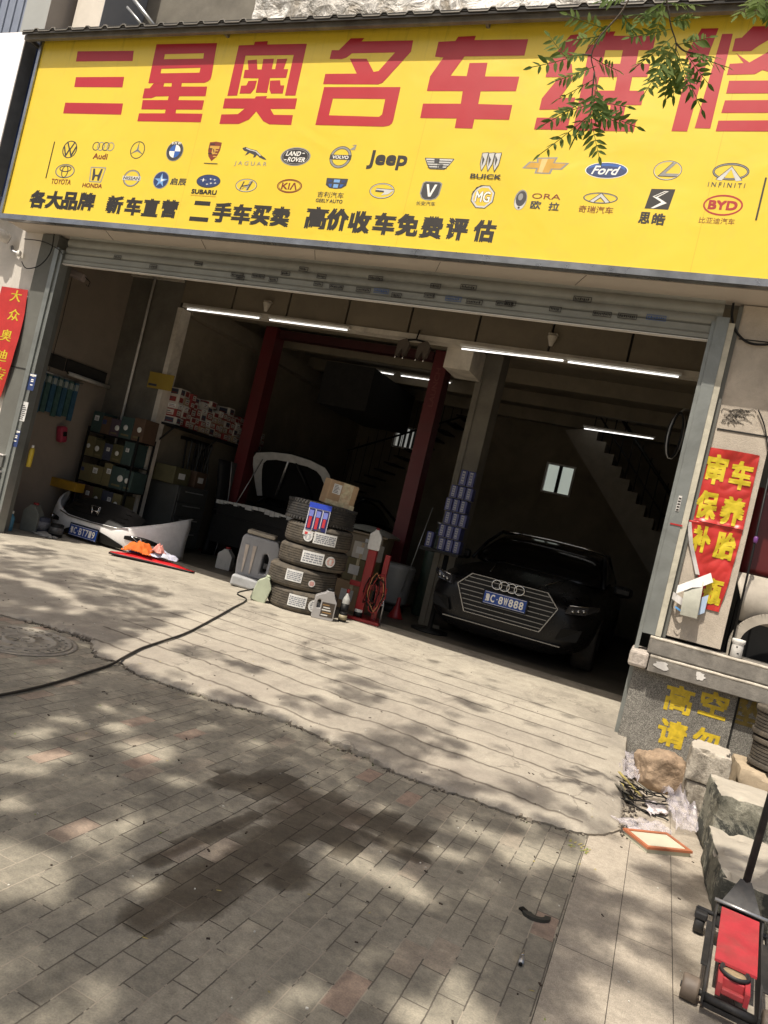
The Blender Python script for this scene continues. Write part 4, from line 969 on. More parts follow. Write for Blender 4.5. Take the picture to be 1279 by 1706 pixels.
M_carwhite = mat('white_car_paint', (0.90, 0.89, 0.88), 0.28, var=.03, coat=.5, dirt=.12)
M_rimgrey = mat('pale_bonnet_frame', (.50, .50, .48), .45, var=.2, vs=9)
M_carshade = mat('shaded_car_paint', (0.014, 0.014, 0.014), 0.45, var=.1, spec=.2)  # shade of the bay put into the saloon's body colour, nearly black
WC = thing('parked_car', 'shaded saloon in the left bay with its pale rimmed bonnet open and no bumper', 'car', (-5.50, 8.95, FLOOR))
shell([sec(.62, .30, .70, .80, .5, .76, .70, .74), sec(.9, .18, .80, .86, .5, .82, .72, .76), sec(1.05, .17, .80, .875, .52, .85, .88, .95), sec(1.5, .17, .8, .88, .52, .86, .92, 1.0), sec(2.6, .17, .82, .89, .55, .86, .93, .98), sec(3.8, .17, .82, .88, .55, .85, .98, 1.04), sec(4.4, .3, .7, .8, .6, .75, .9, 1.0)], 'body', M_carshade, WC)
for s in (-1, 1):
    g = MB(); g.add(*(lambda P: (P, [(0, 1, 2, 3), (4, 7, 6, 5), (0, 4, 5, 1), (1, 5, 6, 2), (2, 6, 7, 3), (3, 7, 4, 0)]))([(s * .80, .05, .70), (s * .86, .30, .55), (s * .87, 1.1, .60), (s * .86, 1.1, .93), (s * .70, .05, .70), (s * .76, .3, .50), (s * .76, 1.1, .60), (s * .75, 1.1, .90)]), M_carshade); g.build('wing', None, WC)
    wheel(WC, s * .78, .72, .31, M_alum); wheel(WC, s * .78, 3.35, .31, M_alum)
g = MB(); g.b2((-.72, .12, .25), (.72, 1.0, .62), M_black)
for k in range(14): g.box((rnd(-.6, .6), rnd(.2, .85), rnd(.62, .70)), (rnd(.08, .3), rnd(.08, .25), rnd(.06, .16)), M_black, (0, 0, rnd(-.4, .4)), .015)
o = g.build('engine_bay', None, WC)
g = MB(); g.lathe([(.05, 0), (.05, .1), (.03, .12)], (.35, .3, .66), M_white, 12); g.tube([(-.55, .2, .68), (-.2, .4, .78), (.1, .3, .76), (.3, .5, .72)], .025, M_black, 8); g.build('engine_hose', None, o)
g = MB()      # radiator support: dark panel with a ragged bright top strip
g.b2((-.70, .02, .25), (.70, .11, .66), M_black); rs = g.build('radiator_support', None, WC)
g = MB(); x = -.72
while x < .62:
    w = rnd(.05, .12); g.b2((x, -.01, .855 - rnd(0, .05)), (x + w - .006, .05, .90 - .05 * abs(x)), M_rimgrey); x += w
g.b2((-.72, .0505, .66), (.68, .10, .86), M_black); g.build('bracket_strip', None, rs)
HA = math.radians(52)
def hood_pt(u, v, off=0):      # u across -1..1, v 0 hinge .. 1 front
    w = .72 - .05 * v ** 3; L = .90 * (v - .10 * (u * u) * v * v)
    x = u * w; b = .07 * math.sin(math.pi * v) * (1 - u * u) + .06 * (1 - u * u) * v
    y = 1.06 - L * math.cos(HA) + (b + off) * math.sin(HA); z = 1.03 + L * math.sin(HA) + (b + off) * math.cos(HA)
    return Vector((x, y, z))
g = MB()
g.grid(16, 12, lambda a, b: hood_pt(a * 2 - 1, b, .03), M_carshade)
hd = g.build('bonnet', None, WC)
g = MB(); NQ = 40
rimo = [(-1, .02), (-1, .35), (-1, .7), (-.98, .9), (-.9, 1), (-.5, 1), (0, 1), (.5, 1), (.9, 1), (.98, .9), (1, .7), (1, .35), (1, .02)]
rimi = [(-.84, .06), (-.82, .35), (-.78, .62), (-.73, .76), (-.64, .83), (-.4, .85), (0, .84), (.4, .85), (.64, .83), (.73, .76), (.78, .62), (.82, .35), (.84, .06)]
vs = [hood_pt(*q, -.012) for q in rimo] + [hood_pt(*q, -.035) for q in rimi]; k = len(rimo)
g.add(vs, [(i, i + 1, k + i + 1, k + i) for i in range(k - 1)], M_rimgrey, True); g.build('bonnet_rim', None, hd)
g = MB(); g.grid(10, 8, lambda a, b: hood_pt((a * 2 - 1) * .85, .05 + b * .83, -.015), M_black)
g.tube([hood_pt(-.5, .1, -.03), hood_pt(-.1, .85, -.03)], .02, M_alum, 6); g.tube([hood_pt(.5, .1, -.03), hood_pt(.1, .85, -.03)], .02, M_black, 6); g.build('bonnet_liner', None, hd)
g = MB(); g.tube([(-.60, .25, .72), (-.45, .52, 1.60)], .008, M_alum, 6); g.build('prop_rod', None, WC)
shell([(1.12, [(0, .9), (.74, .9), (.76, .92), (.72, .94), (.56, .97), (0, .98)]), (1.5, [(0, .9), (.80, .93), (.76, 1.06), (.69, 1.2), (.54, 1.24), (0, 1.25)]), (2.0, [(0, .9), (.82, .95), (.74, 1.2), (.65, 1.39), (.5, 1.44), (0, 1.45)]), (2.8, [(0, .9), (.82, .95), (.74, 1.2), (.64, 1.4), (.5, 1.45), (0, 1.46)]), (3.9, [(0, .9), (.78, .96), (.7, 1.02), (.6, 1.06), (.45, 1.08), (0, 1.09)])], 'cabin', M_glass, WC)
g = MB()
for s in (-1, 1): g.tube([(s * .76, 1.18, .95), (s * .70, 1.55, 1.22), (s * .655, 2.0, 1.405), (s * .64, 2.8, 1.42), (s * .70, 3.8, 1.1)], .025, M_carshade, 8)
g.build('roof_rail', None, WC)

# ---------- detached white bumper
BP = thing('car_bumper', 'white detached front bumper with blue number plate lying by the left wall', 'bumper', (-6.74, 7.18, FLOOR), .02)
def bx(u):      # plan curve of the bumper: u -1..1
    s = abs(u); return (math.copysign((.89 if u > 0 else .88) * math.sin(min(1, s) * math.pi / 2 * .98), u), (.80 if u > 0 else .46) * (1 - math.cos(s * math.pi / 2)) ** 1.5)
def bump_pt(u, z, off=0):
    x, y = bx(u); b = .05 * math.sin(math.pi * min(1, z / .45))
    return Vector((x * (1 + .03 * math.sin(math.pi * z / .5)), y - b + off, z))
def ztop(u): s = abs(u); return .27 - .02 * (1 - s) ** 2 + (.41 * max(0, s - .30) ** 1.05)
zbot = lambda u: .055 - .05 * min(1, abs(u) / .6)
g = MB()
g.grid(44, 10, lambda a, b: bump_pt(a * 2 - 1, zbot(a * 2 - 1) + (ztop(a * 2 - 1) - zbot(a * 2 - 1)) * b), M_carwhite)
g.grid(44, 2, lambda a, b: bump_pt(a * 2 - 1, ztop(a * 2 - 1) + .012 * math.sin(b * 3.14), .05 * b), M_carwhite)
o = g.build('bumper_skin', None, BP); m = o.modifiers.new('t', 'SOLIDIFY'); m.thickness = .006; m.offset = -1
# dark grille with its frame, swept headlamp edges
g = MB()
g.grid(20, 6, lambda a, b: bump_pt((a * 2 - 1) * .46, .258 + b * (.29 - .12 * abs(a * 2 - 1) ** 3), .015 + .16 * b), M_black); gr = g.build('grille', None, BP)
g = MB()
g.tube([bump_pt(-.42, .30, -.01), bump_pt(-.25, .265, -.012), bump_pt(0, .258, -.012), bump_pt(.25, .265, -.012), bump_pt(.42, .30, -.01)], .008, M_chrome, 6)
for k in range(4): g.tube([bump_pt(-.34, .35 + .05 * k, .05 + .035 * k), bump_pt(0, .345 + .05 * k, .045 + .035 * k), bump_pt(.34, .35 + .05 * k, .05 + .035 * k)], .005, M_black, 6)
g.build('grille_bar', None, gr)
g = MB(); c = bump_pt(-.02, .40, .05)
for (a, b) in (((-.055, .05), (-.035, -.05)), ((.055, .05), (.035, -.05)), ((-.04, 0), (.04, 0))): g.tube([c + Vector((a[0], 0, a[1])), c + Vector((b[0], 0, b[1]))], .009, M_chrome, 6)
g.tube([c + Vector(p) for p in ((-.075, .005, .06), (-.05, .005, -.06), (.05, .005, -.06), (.075, .005, .06), (-.075, .005, .06))], .004, M_chrome, 6)
g.build('emblem', None, gr)
for s in (-1, 1):
    g = MB(); g.grid(14, 4, lambda a, b: (lambda u: bump_pt(s * u, (.165 - .025 * a) + b * .075 * math.sin(math.pi * (.12 + .76 * a)) ** .6, -.008))(.40 + .34 * a), M_black); fo = g.build('fog_recess', None, BP)
    g = MB(); q = [bump_pt(s * u, z, -.016) for u, z in ((.47, .222), (.62, .212), (.60, .165), (.53, .172), (.47, .222))]
    g.tube(q, .004, M_chrome, 6); g.lathe([(.0, 0), (.025, .004), (.03, .012)], bump_pt(s * .57, .195, -.02), M_chrome, 12, 'Y'); g.build('fog_lamp', None, fo)
g = MB(); g.grid(20, 3, lambda a, b: (lambda u: bump_pt(u, max(zbot(u), .03) + b * (.14 - .10 * abs(a * 2 - 1) ** 2), -.009))(-.32 + .72 * a), M_black); g.build('lower_intake', None, BP)
number_plate(BP, '豫CBT719', (-.03, -.075, .112), .44, .14, 0.0, -.05)

# ================================================================== PROPS INSIDE AND AT THE THRESHOLD
def fl(px, py, z=FLOOR): return atz(px, py, z)
M_lblw = mat('paper_label', (0.62, 0.62, 0.60), .6, var=.12, vs=30)
M_lblg = mat('grey_label_print', (0.20, 0.21, 0.24), .6, var=.4, vs=60)
M_tan = mat('brown_carton', (0.36, 0.245, 0.14), .8, var=.2, vs=8, dirt=.2)
def cr_(pts, n=6):
    out = []
    for i in range(len(pts) - 1):
        p0, p1, p2, p3 = pts[max(0, i - 1)], pts[i], pts[i + 1], pts[min(len(pts) - 1, i + 2)]
        for k in range(n):
            t = k / n; out.append(.5 * ((2 * p1) + (-p0 + p2) * t + (2 * p0 - 5 * p1 + 4 * p2 - p3) * t * t + (-p0 + 3 * p1 - 3 * p2 + p3) * t ** 3))
    return out + [pts[-1]]
# tyre stack -------------------------------------------------------
def tyre_prof(R, r, w):
    h = w / 2; p = [(r, -h * .72), (r + .02, -h * .86), (R * .80, -h * 1.0), (R * .93, -h * .93), (R * .985, -h * .76)]
    out = list(p)
    for z in (-.56, -.34, -.11, .11, .34, .56):   # circumferential grooves
        out += [(R, h * (z - .085)), (R, h * (z - .030)), (R - .012, h * (z - .022)), (R - .012, h * (z + .022)), (R, h * (z + .030)), (R, h * (z + .085))]
    out = sorted(out[5:], key=lambda q: q[1])
    return p + out + [(R * .985, h * .76), (R * .93, h * .93), (R * .80, h), (r + .02, h * .86), (r, h * .72)]
def tyre(loc, label, R=.375, r=.215, w=.235, rz=0.0, group='tyres stacked at the threshold', tilt=(0, 0), m=None, ribbed=False):
    t = thing('car_tyre', label, 'tyre', loc, rz, group)
    t.rotation_euler = (tilt[0], tilt[1], rz)
    g = MB(); g.lathe(tyre_prof(R, r, w), (0, 0, w / 2), m or M_rubber, 64, 'Z', None, True)
    n = 56      # shoulder lugs
    for k in range(n if not ribbed else 0):
        a = 2 * math.pi * k / n
        for s in (.10, .90):
            g.box(((R * .975) * math.cos(a), (R * .975) * math.sin(a), w * s), (.030, .026, .030), m or M_rubber, (0, 0, a), .004)
    o = g.build('rubber_carcass', None, t); auto_smooth(o, 30); return t
def curved_label(par, a0, a1, z0, z1, R, m, marks, seed=0, name='label'):
    """paper label wrapped on the tread with printed blocks"""
    g = MB(); n = 8
    P = lambda u, v, e: (math.cos(a0 + (a1 - a0) * u) * (R + e), math.sin(a0 + (a1 - a0) * u) * (R + e), z0 + (z1 - z0) * v)
    g.grid(n, 1, lambda u, v: P(u, v, .004), m)
    rr = random.Random(seed)
    for k in range(marks):
        u0 = .05 + .06 * rr.random(); v = .12 + .78 * k / marks
        while u0 < .9:
            du = rr.uniform(.04, .22); g.add([P(u0, v, .0052), P(min(.95, u0 + du), v, .0052), P(min(.95, u0 + du), v + .45 / marks, .0052), P(u0, v + .45 / marks, .0052)], [(0, 1, 2, 3)], M_lblg); u0 += du + .03
    return g.build(name, None, par)
def round_label(par, a, z, rad, R, m, m2, name='round_label'):
    g = MB(); P = lambda x, y, e: (math.cos(a + x / R) * (R + e), math.sin(a + x / R) * (R + e), z + y)
    pts = [P(rad * math.cos(k * math.pi / 10), rad * math.sin(k * math.pi / 10), .005) for k in range(20)]
    g.add(pts + [P(0, 0, .005)], [(k, (k + 1) % 20, 20) for k in range(20)], m)
    for k in range(5):
        w = rad * .7 * math.sqrt(1 - ((k - 2) / 3) ** 2)
        g.add([P(-w, -rad * .6 + k * rad * .27, .0062), P(w, -rad * .6 + k * rad * .27, .0062), P(w, -rad * .48 + k * rad * .27, .0062), P(-w, -rad * .48 + k * rad * .27, .0062)], [(0, 1, 2, 3)], m2)
    return g.build(name, None, par)
TX, TY = -3.56, 7.12
face = math.atan2(-TY, -TX)          # side that faces the pavement
M_dusty = mat('dusty_tyre_rubber', (0.075, 0.064, 0.050), 0.85, var=.4, vs=14, dirt=.6, dirtcol=(0.20, 0.16, 0.11, 1))
TS = [('bottom tyre of the five tyre stack, with square and round labels', 0, 0, M_dusty), ('second tyre up in the stack, pushed out to the left', -.055, -.02, M_dusty), ('middle tyre of the stack with a blue and white label', .0, .01, M_dusty), ('fourth tyre up, under the blue light bulb pack', .015, .0, M_dusty), ('top tyre of the stack, carrying a taped carton', -.03, .02, M_rubber)]
ty = []
for k, (lb, dx, dy, m) in enumerate(TS):
    ty.append(tyre((TX + dx, TY + dy, FLOOR + .001 + k * .236), lb, R=(.375, .372, .375, .366, .38)[k], w=(.233, .235, .228, .235, .238)[k], rz=k * .7, m=m, ribbed=k < 4, tilt=((0, 0), (.008, 0), (-.006, .006), (.0, -.008), (.008, .004))[k]))
rel = lambda k: face - k * .7
curved_label(ty[0], rel(0) - .40, rel(0) + .12, .06, .185, .375, M_lblw, 5, 1); round_label(ty[0], rel(0) + .36, .11, .066, .375, M_lblw, M_lblg)
curved_label(ty[1], rel(1) - .48, rel(1) + .0, .08, .20, .375, M_lblw, 5, 2); round_label(ty[1], rel(1) + .30, .10, .036, .375, M_lblw, ink(205, 90, 70))
curved_label(ty[2], rel(2) - .32, rel(2) + .30, .06, .185, .375, M_lblw, 4, 3); round_label(ty[2], rel(2) + .52, .12, .058, .375, M_lblw, ink(200, 110, 80))
curved_label(ty[3], rel(3) - .14, rel(3) + .52, .05, .17, .375, M_lblw, 5, 4); round_label(ty[3], rel(3) - .30, .10, .05, .375, M_lblw, M_lblg)
BL = thing('bulb_pack', 'blue and red blister pack hanging on the top tyre of the stack', 'packaging', (0, 0, 0))
ca, sa = math.cos(face - .06), math.sin(face - .06)
BL.location = (TX - .03 + ca * .384, TY + .02 + sa * .384, FLOOR + .80); BL.rotation_euler = (0, 0, face - .06 + math.pi / 2)
g = MB(); g.b2((-.115, -.012, .07), (.115, 0, .36), mat('clear_blister', (.55, .55, .62), .25, var=.1)); g.build('blister', None, BL)
g = MB(); g.b2((-.118, -.016, .315), (.118, -.0125, .37), ink(40, 70, 190)); g.b2((-.12, -.016, .02), (.12, -.0125, .068), M_lblw)
for xx in (-.075, -.0, .075): g.b2((xx - .03, -.018, .085), (xx + .03, -.0125, .305), ink(28, 32, 90)); g.b2((xx - .018, -.020, .10 + .03 * (xx > 0)), (xx + .012, -.0182, .22), ink(190, 50, 60)); g.b2((xx - .025, -.020, .225), (xx + .02, -.0182, .29), ink(120, 130, 205))
for xx in (-.07, .05): g.b2((xx - .03, -.019, .03), (xx + .035, -.0162, .055), ink(200, 60, 60))
g.build('print', None, BL)
CB = thing('carton', 'small taped brown carton with a white label on top of the tyre stack', 'box', (TX + .13, TY - .02, FLOOR + 1.183), face + math.pi / 2 + .25)
CB.rotation_euler = (.05, .06, face + math.pi / 2 + .3)
g = MB(); g.box((0, 0, .135), (.33, .24, .27), M_tan, None, .012); g.build('box_body', None, CB)
g = MB(); g.b2((-.12, -.1235, .13), (-.03, -.1212, .235), M_lblw)
for k in range(6): g.b2((-.112, -.1245, .142 + k * .015), (-.05 - .01 * (k % 3), -.1237, .148 + k * .015), I_dk)
g.build('label', None, CB)
M_tape = mat('printed_tape', (0.50, 0.46, 0.30), .35, var=.35, vs=25, dirt=.5, dirtcol=(.45, .10, .07, 1))
g = MB(); g.b2((-.02, -.1228, .005), (.10, -.1208, .268), M_tape); g.b2((-.168, -.1240, .008), (.168, -.1229, .055), M_tape); g.b2((-.02, -.12, .2705), (.10, .12, .2725), M_tape); g.build('tape', None, CB)

# jugs and cans around the stack -----------------------------------
def jug(name, label, loc, rz, w, d, h, m, mcap, mlabel=None, cat='jug', handle=True, capx=.0, tilt=0):
    t = thing(name, label, cat, loc, rz); t.rotation_euler = (0, tilt, rz)
    out = [(-w / 2, 0.01), (-w / 2 + .012, 0), (w / 2 - .012, 0), (w / 2, .01), (w / 2, h * .60), (w / 2 - w * .10, h * .70), (capx + w * .18, h * .86), (capx + w * .16, h * .92), (capx - w * .16, h * .92), (capx - w * .2, h * .86), (-w / 2 + w * .04, h * .72), (-w / 2, h * .66)]
    hole = [(-w * .36, h * .34), (-w * .20, h * .34), (-w * .20, h * .60), (-w * .30, h * .62), (-w * .36, h * .58)] if handle else None
    g = MB(); g.prism(out, 'Y', -d / 2, d / 2, m, [hole] if hole else ())
    o = g.build('jug_body', None, t); b = o.modifiers.new('b', 'BEVEL'); b.width = .012; b.segments = 3; b.limit_method = 'ANGLE'
    g = MB(); g.lathe([(w * .15, h * .925), (w * .16, h * .93), (w * .16, h * .99), (w * .13, h)], (capx, 0, 0), mcap, 16); g.build('cap', None, t)
    if mlabel:
        g = MB(); g.b2((-w * .14, -d / 2 - .003, h * .10), (w * .44, -d / 2 - .001, h * .56), mlabel)
        for k in range(5): g.b2((-w * .10 + .01 * (k % 2), -d / 2 - .0045, h * (.14 + .08 * k)), (w * (.20 + .05 * (k * 7 % 4)), -d / 2 - .0032, h * (.175 + .08 * k)), (M_lblw, ink(140, 110, 70), I_sil)[k % 3])
        g.build('label', None, t)
    return t
M_silp = mat('silver_plastic', (0.40, 0.39, 0.39), .35, .35, var=.1); M_greenp = mat('pale_green_plastic', (0.42, 0.46, 0.34), .45, var=.1, dirt=.2)
M_brownlbl = mat('brown_label', (0.055, 0.042, 0.032), .4, var=.3)
p = fl(531, 1031); jug('oil_jug', 'silver oil jug with dark label in front of the tyre stack', (p.x, p.y + .06, FLOOR), .50, .235, .12, .33, M_silp, M_black, M_brownlbl, capx=.03)
p = fl(424, 1001); jug('plastic_jug', 'pale green white jug leaning against the left of the tyre stack', (p.x - .0, p.y + .05, FLOOR), .45, .17, .12, .30, M_greenp, M_greenp, None, handle=False, tilt=.22)
p = fl(556, 1032)
def bottle(name, label, loc, r, h, m, mc, ml=None, group=None, cat='bottle'):
    t = thing(name, label, cat, loc, 0, group)
    g = MB(); g.lathe([(r * .9, 0), (r, .01), (r, h * .62), (r * .85, h * .70), (r * .36, h * .80), (r * .34, h * .86)], (0, 0, 0), m, 18); g.build('bottle_body', None, t)
    g = MB(); g.lathe([(r * .42, h * .862), (r * .42, h * .97), (r * .36, h)], (0, 0, 0), mc, 14); g.build('cap', None, t)
    if ml:
        g = MB(); g.lathe([(r * 1.012, h * .16), (r * 1.012, h * .52)], (0, 0, 0), ml, 18); o = g.build('label', None, t)
    return t
M_clear = mat('cloudy_plastic', (0.40, 0.40, 0.38), .3, var=.1)
bottle('spray_bottle', 'slim clear bottle with red cap right behind the silver jug', (p.x + .02, p.y + .16, FLOOR), .045, .34, M_clear, M_redp, M_black)
def can(name, label, loc, r, h, m, mband, group=None):
    t = thing(name, label, 'can', loc, 0, group)
    g = MB(); g.lathe([(r * .93, 0), (r, .006), (r, h - .006), (r * .93, h)], (0, 0, 0), m, 20); g.build('can_body', None, t)
    g = MB(); g.lathe([(r * 1.02, h * .25), (r * 1.02, h * .75)], (0, 0, 0), mband, 20); g.build('label', None, t); return t
p = fl(565, 1036); can('tin_can', 'short dark tin with a pale band beside the silver jug', (p.x, p.y + .06, FLOOR), .045, .10, M_black, mat('tan_band', (.28, .24, .15), .5))
p = fl(583, 1030); can('oil_filter', 'black and white oil filter standing at the foot of the red stand', (p.x + .06, p.y + .05, FLOOR), .05, .12, M_lblw, M_black)
# grey moulded canister with two straps ----------------------------
p = fl(405, 978)
GC = thing('plastic_canister', 'grey moulded plastic canister with two pale straps left of the tyres', 'canister', (p.x + .02, p.y + .16, FLOOR), .42)
M_greyp = mat('grey_plastic', (0.33, 0.335, 0.355), .45, var=.08, dirt=.25)
g = MB(); out = [(-.22, .13), (.20, .13), (.24, .35), (.235, .52), (.20, .60), (-.20, .62), (-.23, .58), (-.235, .3)]
g.prism(out, 'Y', -.13, .15, M_greyp, [[(.06, .20), (.13, .20), (.135, .38), (.10, .44), (.06, .42)]]); o = g.build('canister_body', None, GC); b = o.modifiers.new('b', 'BEVEL'); b.width = .02; b.segments = 3; b.limit_method = 'ANGLE'
g = MB(); g.box((-.02, .01, .645), (.34, .24, .05), mat('beige_lid', (.46, .41, .33), .6, dirt=.2), (0, .05, 0), .015); g.build('lid', None, GC)
for xx in (-.15, -.06):
    g = MB(); g.prism([(xx - .022, .50), (xx + .022, .50), (xx + .012, .17), (xx - .002, .17)], 'Y', -.142, -.131, mat('strap', (.55, .48, .42), .6)); g.build('strap', None, GC)
g = MB(); g.box((-.03, -.10, .065), (.40, .34, .125), mat('light_grey_plastic', (.42, .43, .44), .5, dirt=.2), (0, .06, 0), .022); g.build('base_tray', None, GC)
p = fl(372, 948); jug('plastic_jug', 'dim white jug with red cap standing behind the grey canister', (p.x, p.y, FLOOR), .3, .20, .16, .30, M_clear, M_redp, None, handle=False)
# red stand --------------------------------------------------------
RS = thing('tool_stand', 'red steel tool stand right of the tyre stack with a white label bottle', 'stand', (-3.05, 7.55, FLOOR), .15)
g = MB(); g.b2((-.05, -.05, .03), (.05, .03, .80), M_redp, .008); g.build('post', None, RS)
g = MB(); g.b2((.14, .02, .03), (.20, .08, .78), M_redp, .006); g.build('post', None, RS)
g = MB(); g.b2((-.18, -.03, .36), (.26, .0, .42), M_redp, .006); g.build('crossbar', None, RS)
g = MB(); g.b2((-.16, -.14, 0), (.28, -.06, .035), M_redp, .006); g.b2((-.06, -.059, 0), (.22, .26, .034), M_redp, .006); g.build('foot', None, RS)
jug('label_bottle', 'white bottle covered by a printed label on top of the red stand', (-3.05, 7.53, FLOOR + .801), .3, .14, .10, .25, M_lblw, M_redp, None, handle=False)
CBL = thing('cable_coil', 'loose black and red cables hanging on the red stand', 'cable', (-2.92, 7.50, FLOOR + .45))
g = MB()
for k in range(7):
    r = rnd(.08, .17); cx = rnd(-.05, .08)
    g.tube([(cx + r * .6 * math.cos(a), rnd(-.02, .02) - .03, -.15 + r * 1.3 * math.sin(a) + .1 * rnd(0, 1)) for a in [j * .5 for j in range(14)]], .006, (M_black, M_redp, M_black, mat('orange_cable', (.45, .2, .08), .5))[k % 4], 5)
g.build('cable_loops', None, CBL)
# brown bin, drum, mixed clutter near the lift post ---------------
BN = thing('waste_bin', 'tall brown bin with a pale lid beside the red lift post', 'bin', (-3.80, 9.10, FLOOR), .1)
M_bin = mat('brown_bin', (0.26, 0.20, 0.125), .6, var=.12, dirt=.3)
g = MB(); g.prism([(-.24, .04), (.24, .04), (.31, .92), (-.31, .92)], 'Y', -.28, .28, M_bin); o = g.build('bin_body', None, BN); b = o.modifiers.new('b', 'BEVEL'); b.width = .03; b.segments = 2
g = MB(); g.grid(10, 6, lambda u, v: ((u - .5) * .74, (v - .5) * .68, .925 + .10 * math.sin(math.pi * u) ** .5 * math.sin(math.pi * max(.02, min(.98, v))) ** .5), mat('pale_lid', (.36, .36, .31), .5)); g.b2((-.36, -.33, .90), (.36, .33, .924), M_bin); g.build('lid', None, BN)
g = MB(); g.b2((.06, -.2855, .80), (.22, -.2835, .85), M_lblw); g.b2((.02, -.287, .55), (.18, -.284, .60), M_lblw); g.build('label', None, BN)
DR = thing('plastic_drum', 'cloudy ribbed plastic drum on the floor right of the bin', 'drum', (-3.22, 9.0, FLOOR))
g = MB(); pr = [(.15, .10)]
for k in range(9): pr += [(.185 + .004 * k, .12 + .055 * k), (.195 + .004 * k, .145 + .055 * k)]
g.lathe(pr + [(.2, .63)], (0, 0, 0), mat('drum_plastic', (.22, .22, .215), .4, var=.1), 28); g.build('drum_body', None, DR)
g = MB(); g.lathe([(.17, 0), (.18, .02), (.16, .095)], (0, 0, 0), M_black, 24); g.build('drum_base', None, DR)
g = MB(); g.tube([(.16, -.16, .3), (.30, -.14, 1.45)], .006, M_alum, 5); g.build('stir_rod', None, DR)
CN = thing('red_funnel', 'small red funnel standing upside down on the garage floor', 'funnel', (-2.95, 8.5, FLOOR))
g = MB(); g.lathe([(.09, 0), (.085, .03), (.03, .15), (.022, .24), (.014, .26)], (0, 0, 0), M_redp, 18); g.build('cone', None, CN); g = MB(); g.lathe([(.088, .001), (.105, .004), (.105, .012), (.09, .014)], (0, 0, 0), M_redp, 18); g.build('rim', None, CN)
PU = thing('pruning_tool', 'steel pincers leaning between the red stand and the cable coil', 'tool', (-2.86, 7.6, FLOOR))
g = MB(); g.tube([(-.02, 0, 0), (.01, .02, .22), (.04, .03, .30)], .010, M_alum, 6); g.tube([(.06, 0, 0), (.05, .02, .22), (.03, .03, .30)], .010, M_alum, 6); g.tube([(.01, .02, .215), (.05, .02, .225)], .012, M_alum, 6); g.build('pincers', None, PU)
# blue can tower ---------------------------------------------------
p0 = at(742, 918, 8.15)
PD = thing('display_stand', 'thin dark display stand holding the tower of blue packs', 'stand', (p0.x, 8.25, FLOOR))
g = MB(); g.lathe([(.22, 0), (.22, .02), (.03, .03), (.03, p0.z - FLOOR - .05)], (0, 0, 0), M_black, 20); g.box((0, 0, p0.z - FLOOR - .025), (.34, .26, .03), M_black, None, .005); g.build('stand_frame', None, PD)
M_bluepk = mat('blue_pack', (0.045, 0.052, 0.16), .4, var=.35, vs=18); M_pkw = mat('pack_white', (.30, .30, .32), .5, var=.2, vs=30)
def pack(loc, label, rz, n=3, h=.155):
    t = thing('coolant_pack', label, 'can', loc, rz, 'tower of blue packs')
    for k in range(n):
        g = MB(); x = (k - (n - 1) / 2) * .092; g.box((x, 0, h / 2), (.086, .16, h - .004), M_bluepk, None, .012)
        g.b2((x - .022, -.083, h * .12), (x + .012, -.0805, h * .9), M_pkw)
        for q in range(4): g.b2((x - .018, -.0845, h * (.18 + .18 * q)), (x + .006, -.0832, h * (.25 + .18 * q)), M_bluepk)
        g.build('can', None, t)
    g = MB(); g.b2((-n * .046, -.081, 0), (n * .046, .081, .0018), M_pkw); g.build('tray', None, t)
    return t
nm = ['lowest', 'second', 'third', 'fourth', 'fifth']
for k in range(5): pack((p0.x + .012 * (-1) ** k, 8.25, p0.z - .01 + k * .160), '%s layer of blue packs in the tower beside the black car' % nm[k], .05 * (-1) ** k)
pack((p0.x + .03, 8.25, p0.z - .01 + 5 * .16), 'single blue pack topping the tower beside the black car', .2, 2, .19)
t = pack((p0.x - .245, 8.25, p0.z - .005), 'lone blue pack low on the left of the tower', .1, 1, .19)
g = MB(); g.b2((p0.x - .33, 8.16, p0.z - .05), (p0.x - .171, 8.34, p0.z - .006), M_black); o = g.build('side_shelf', None, PD); o.location = (-p0.x, -8.25, -FLOOR)
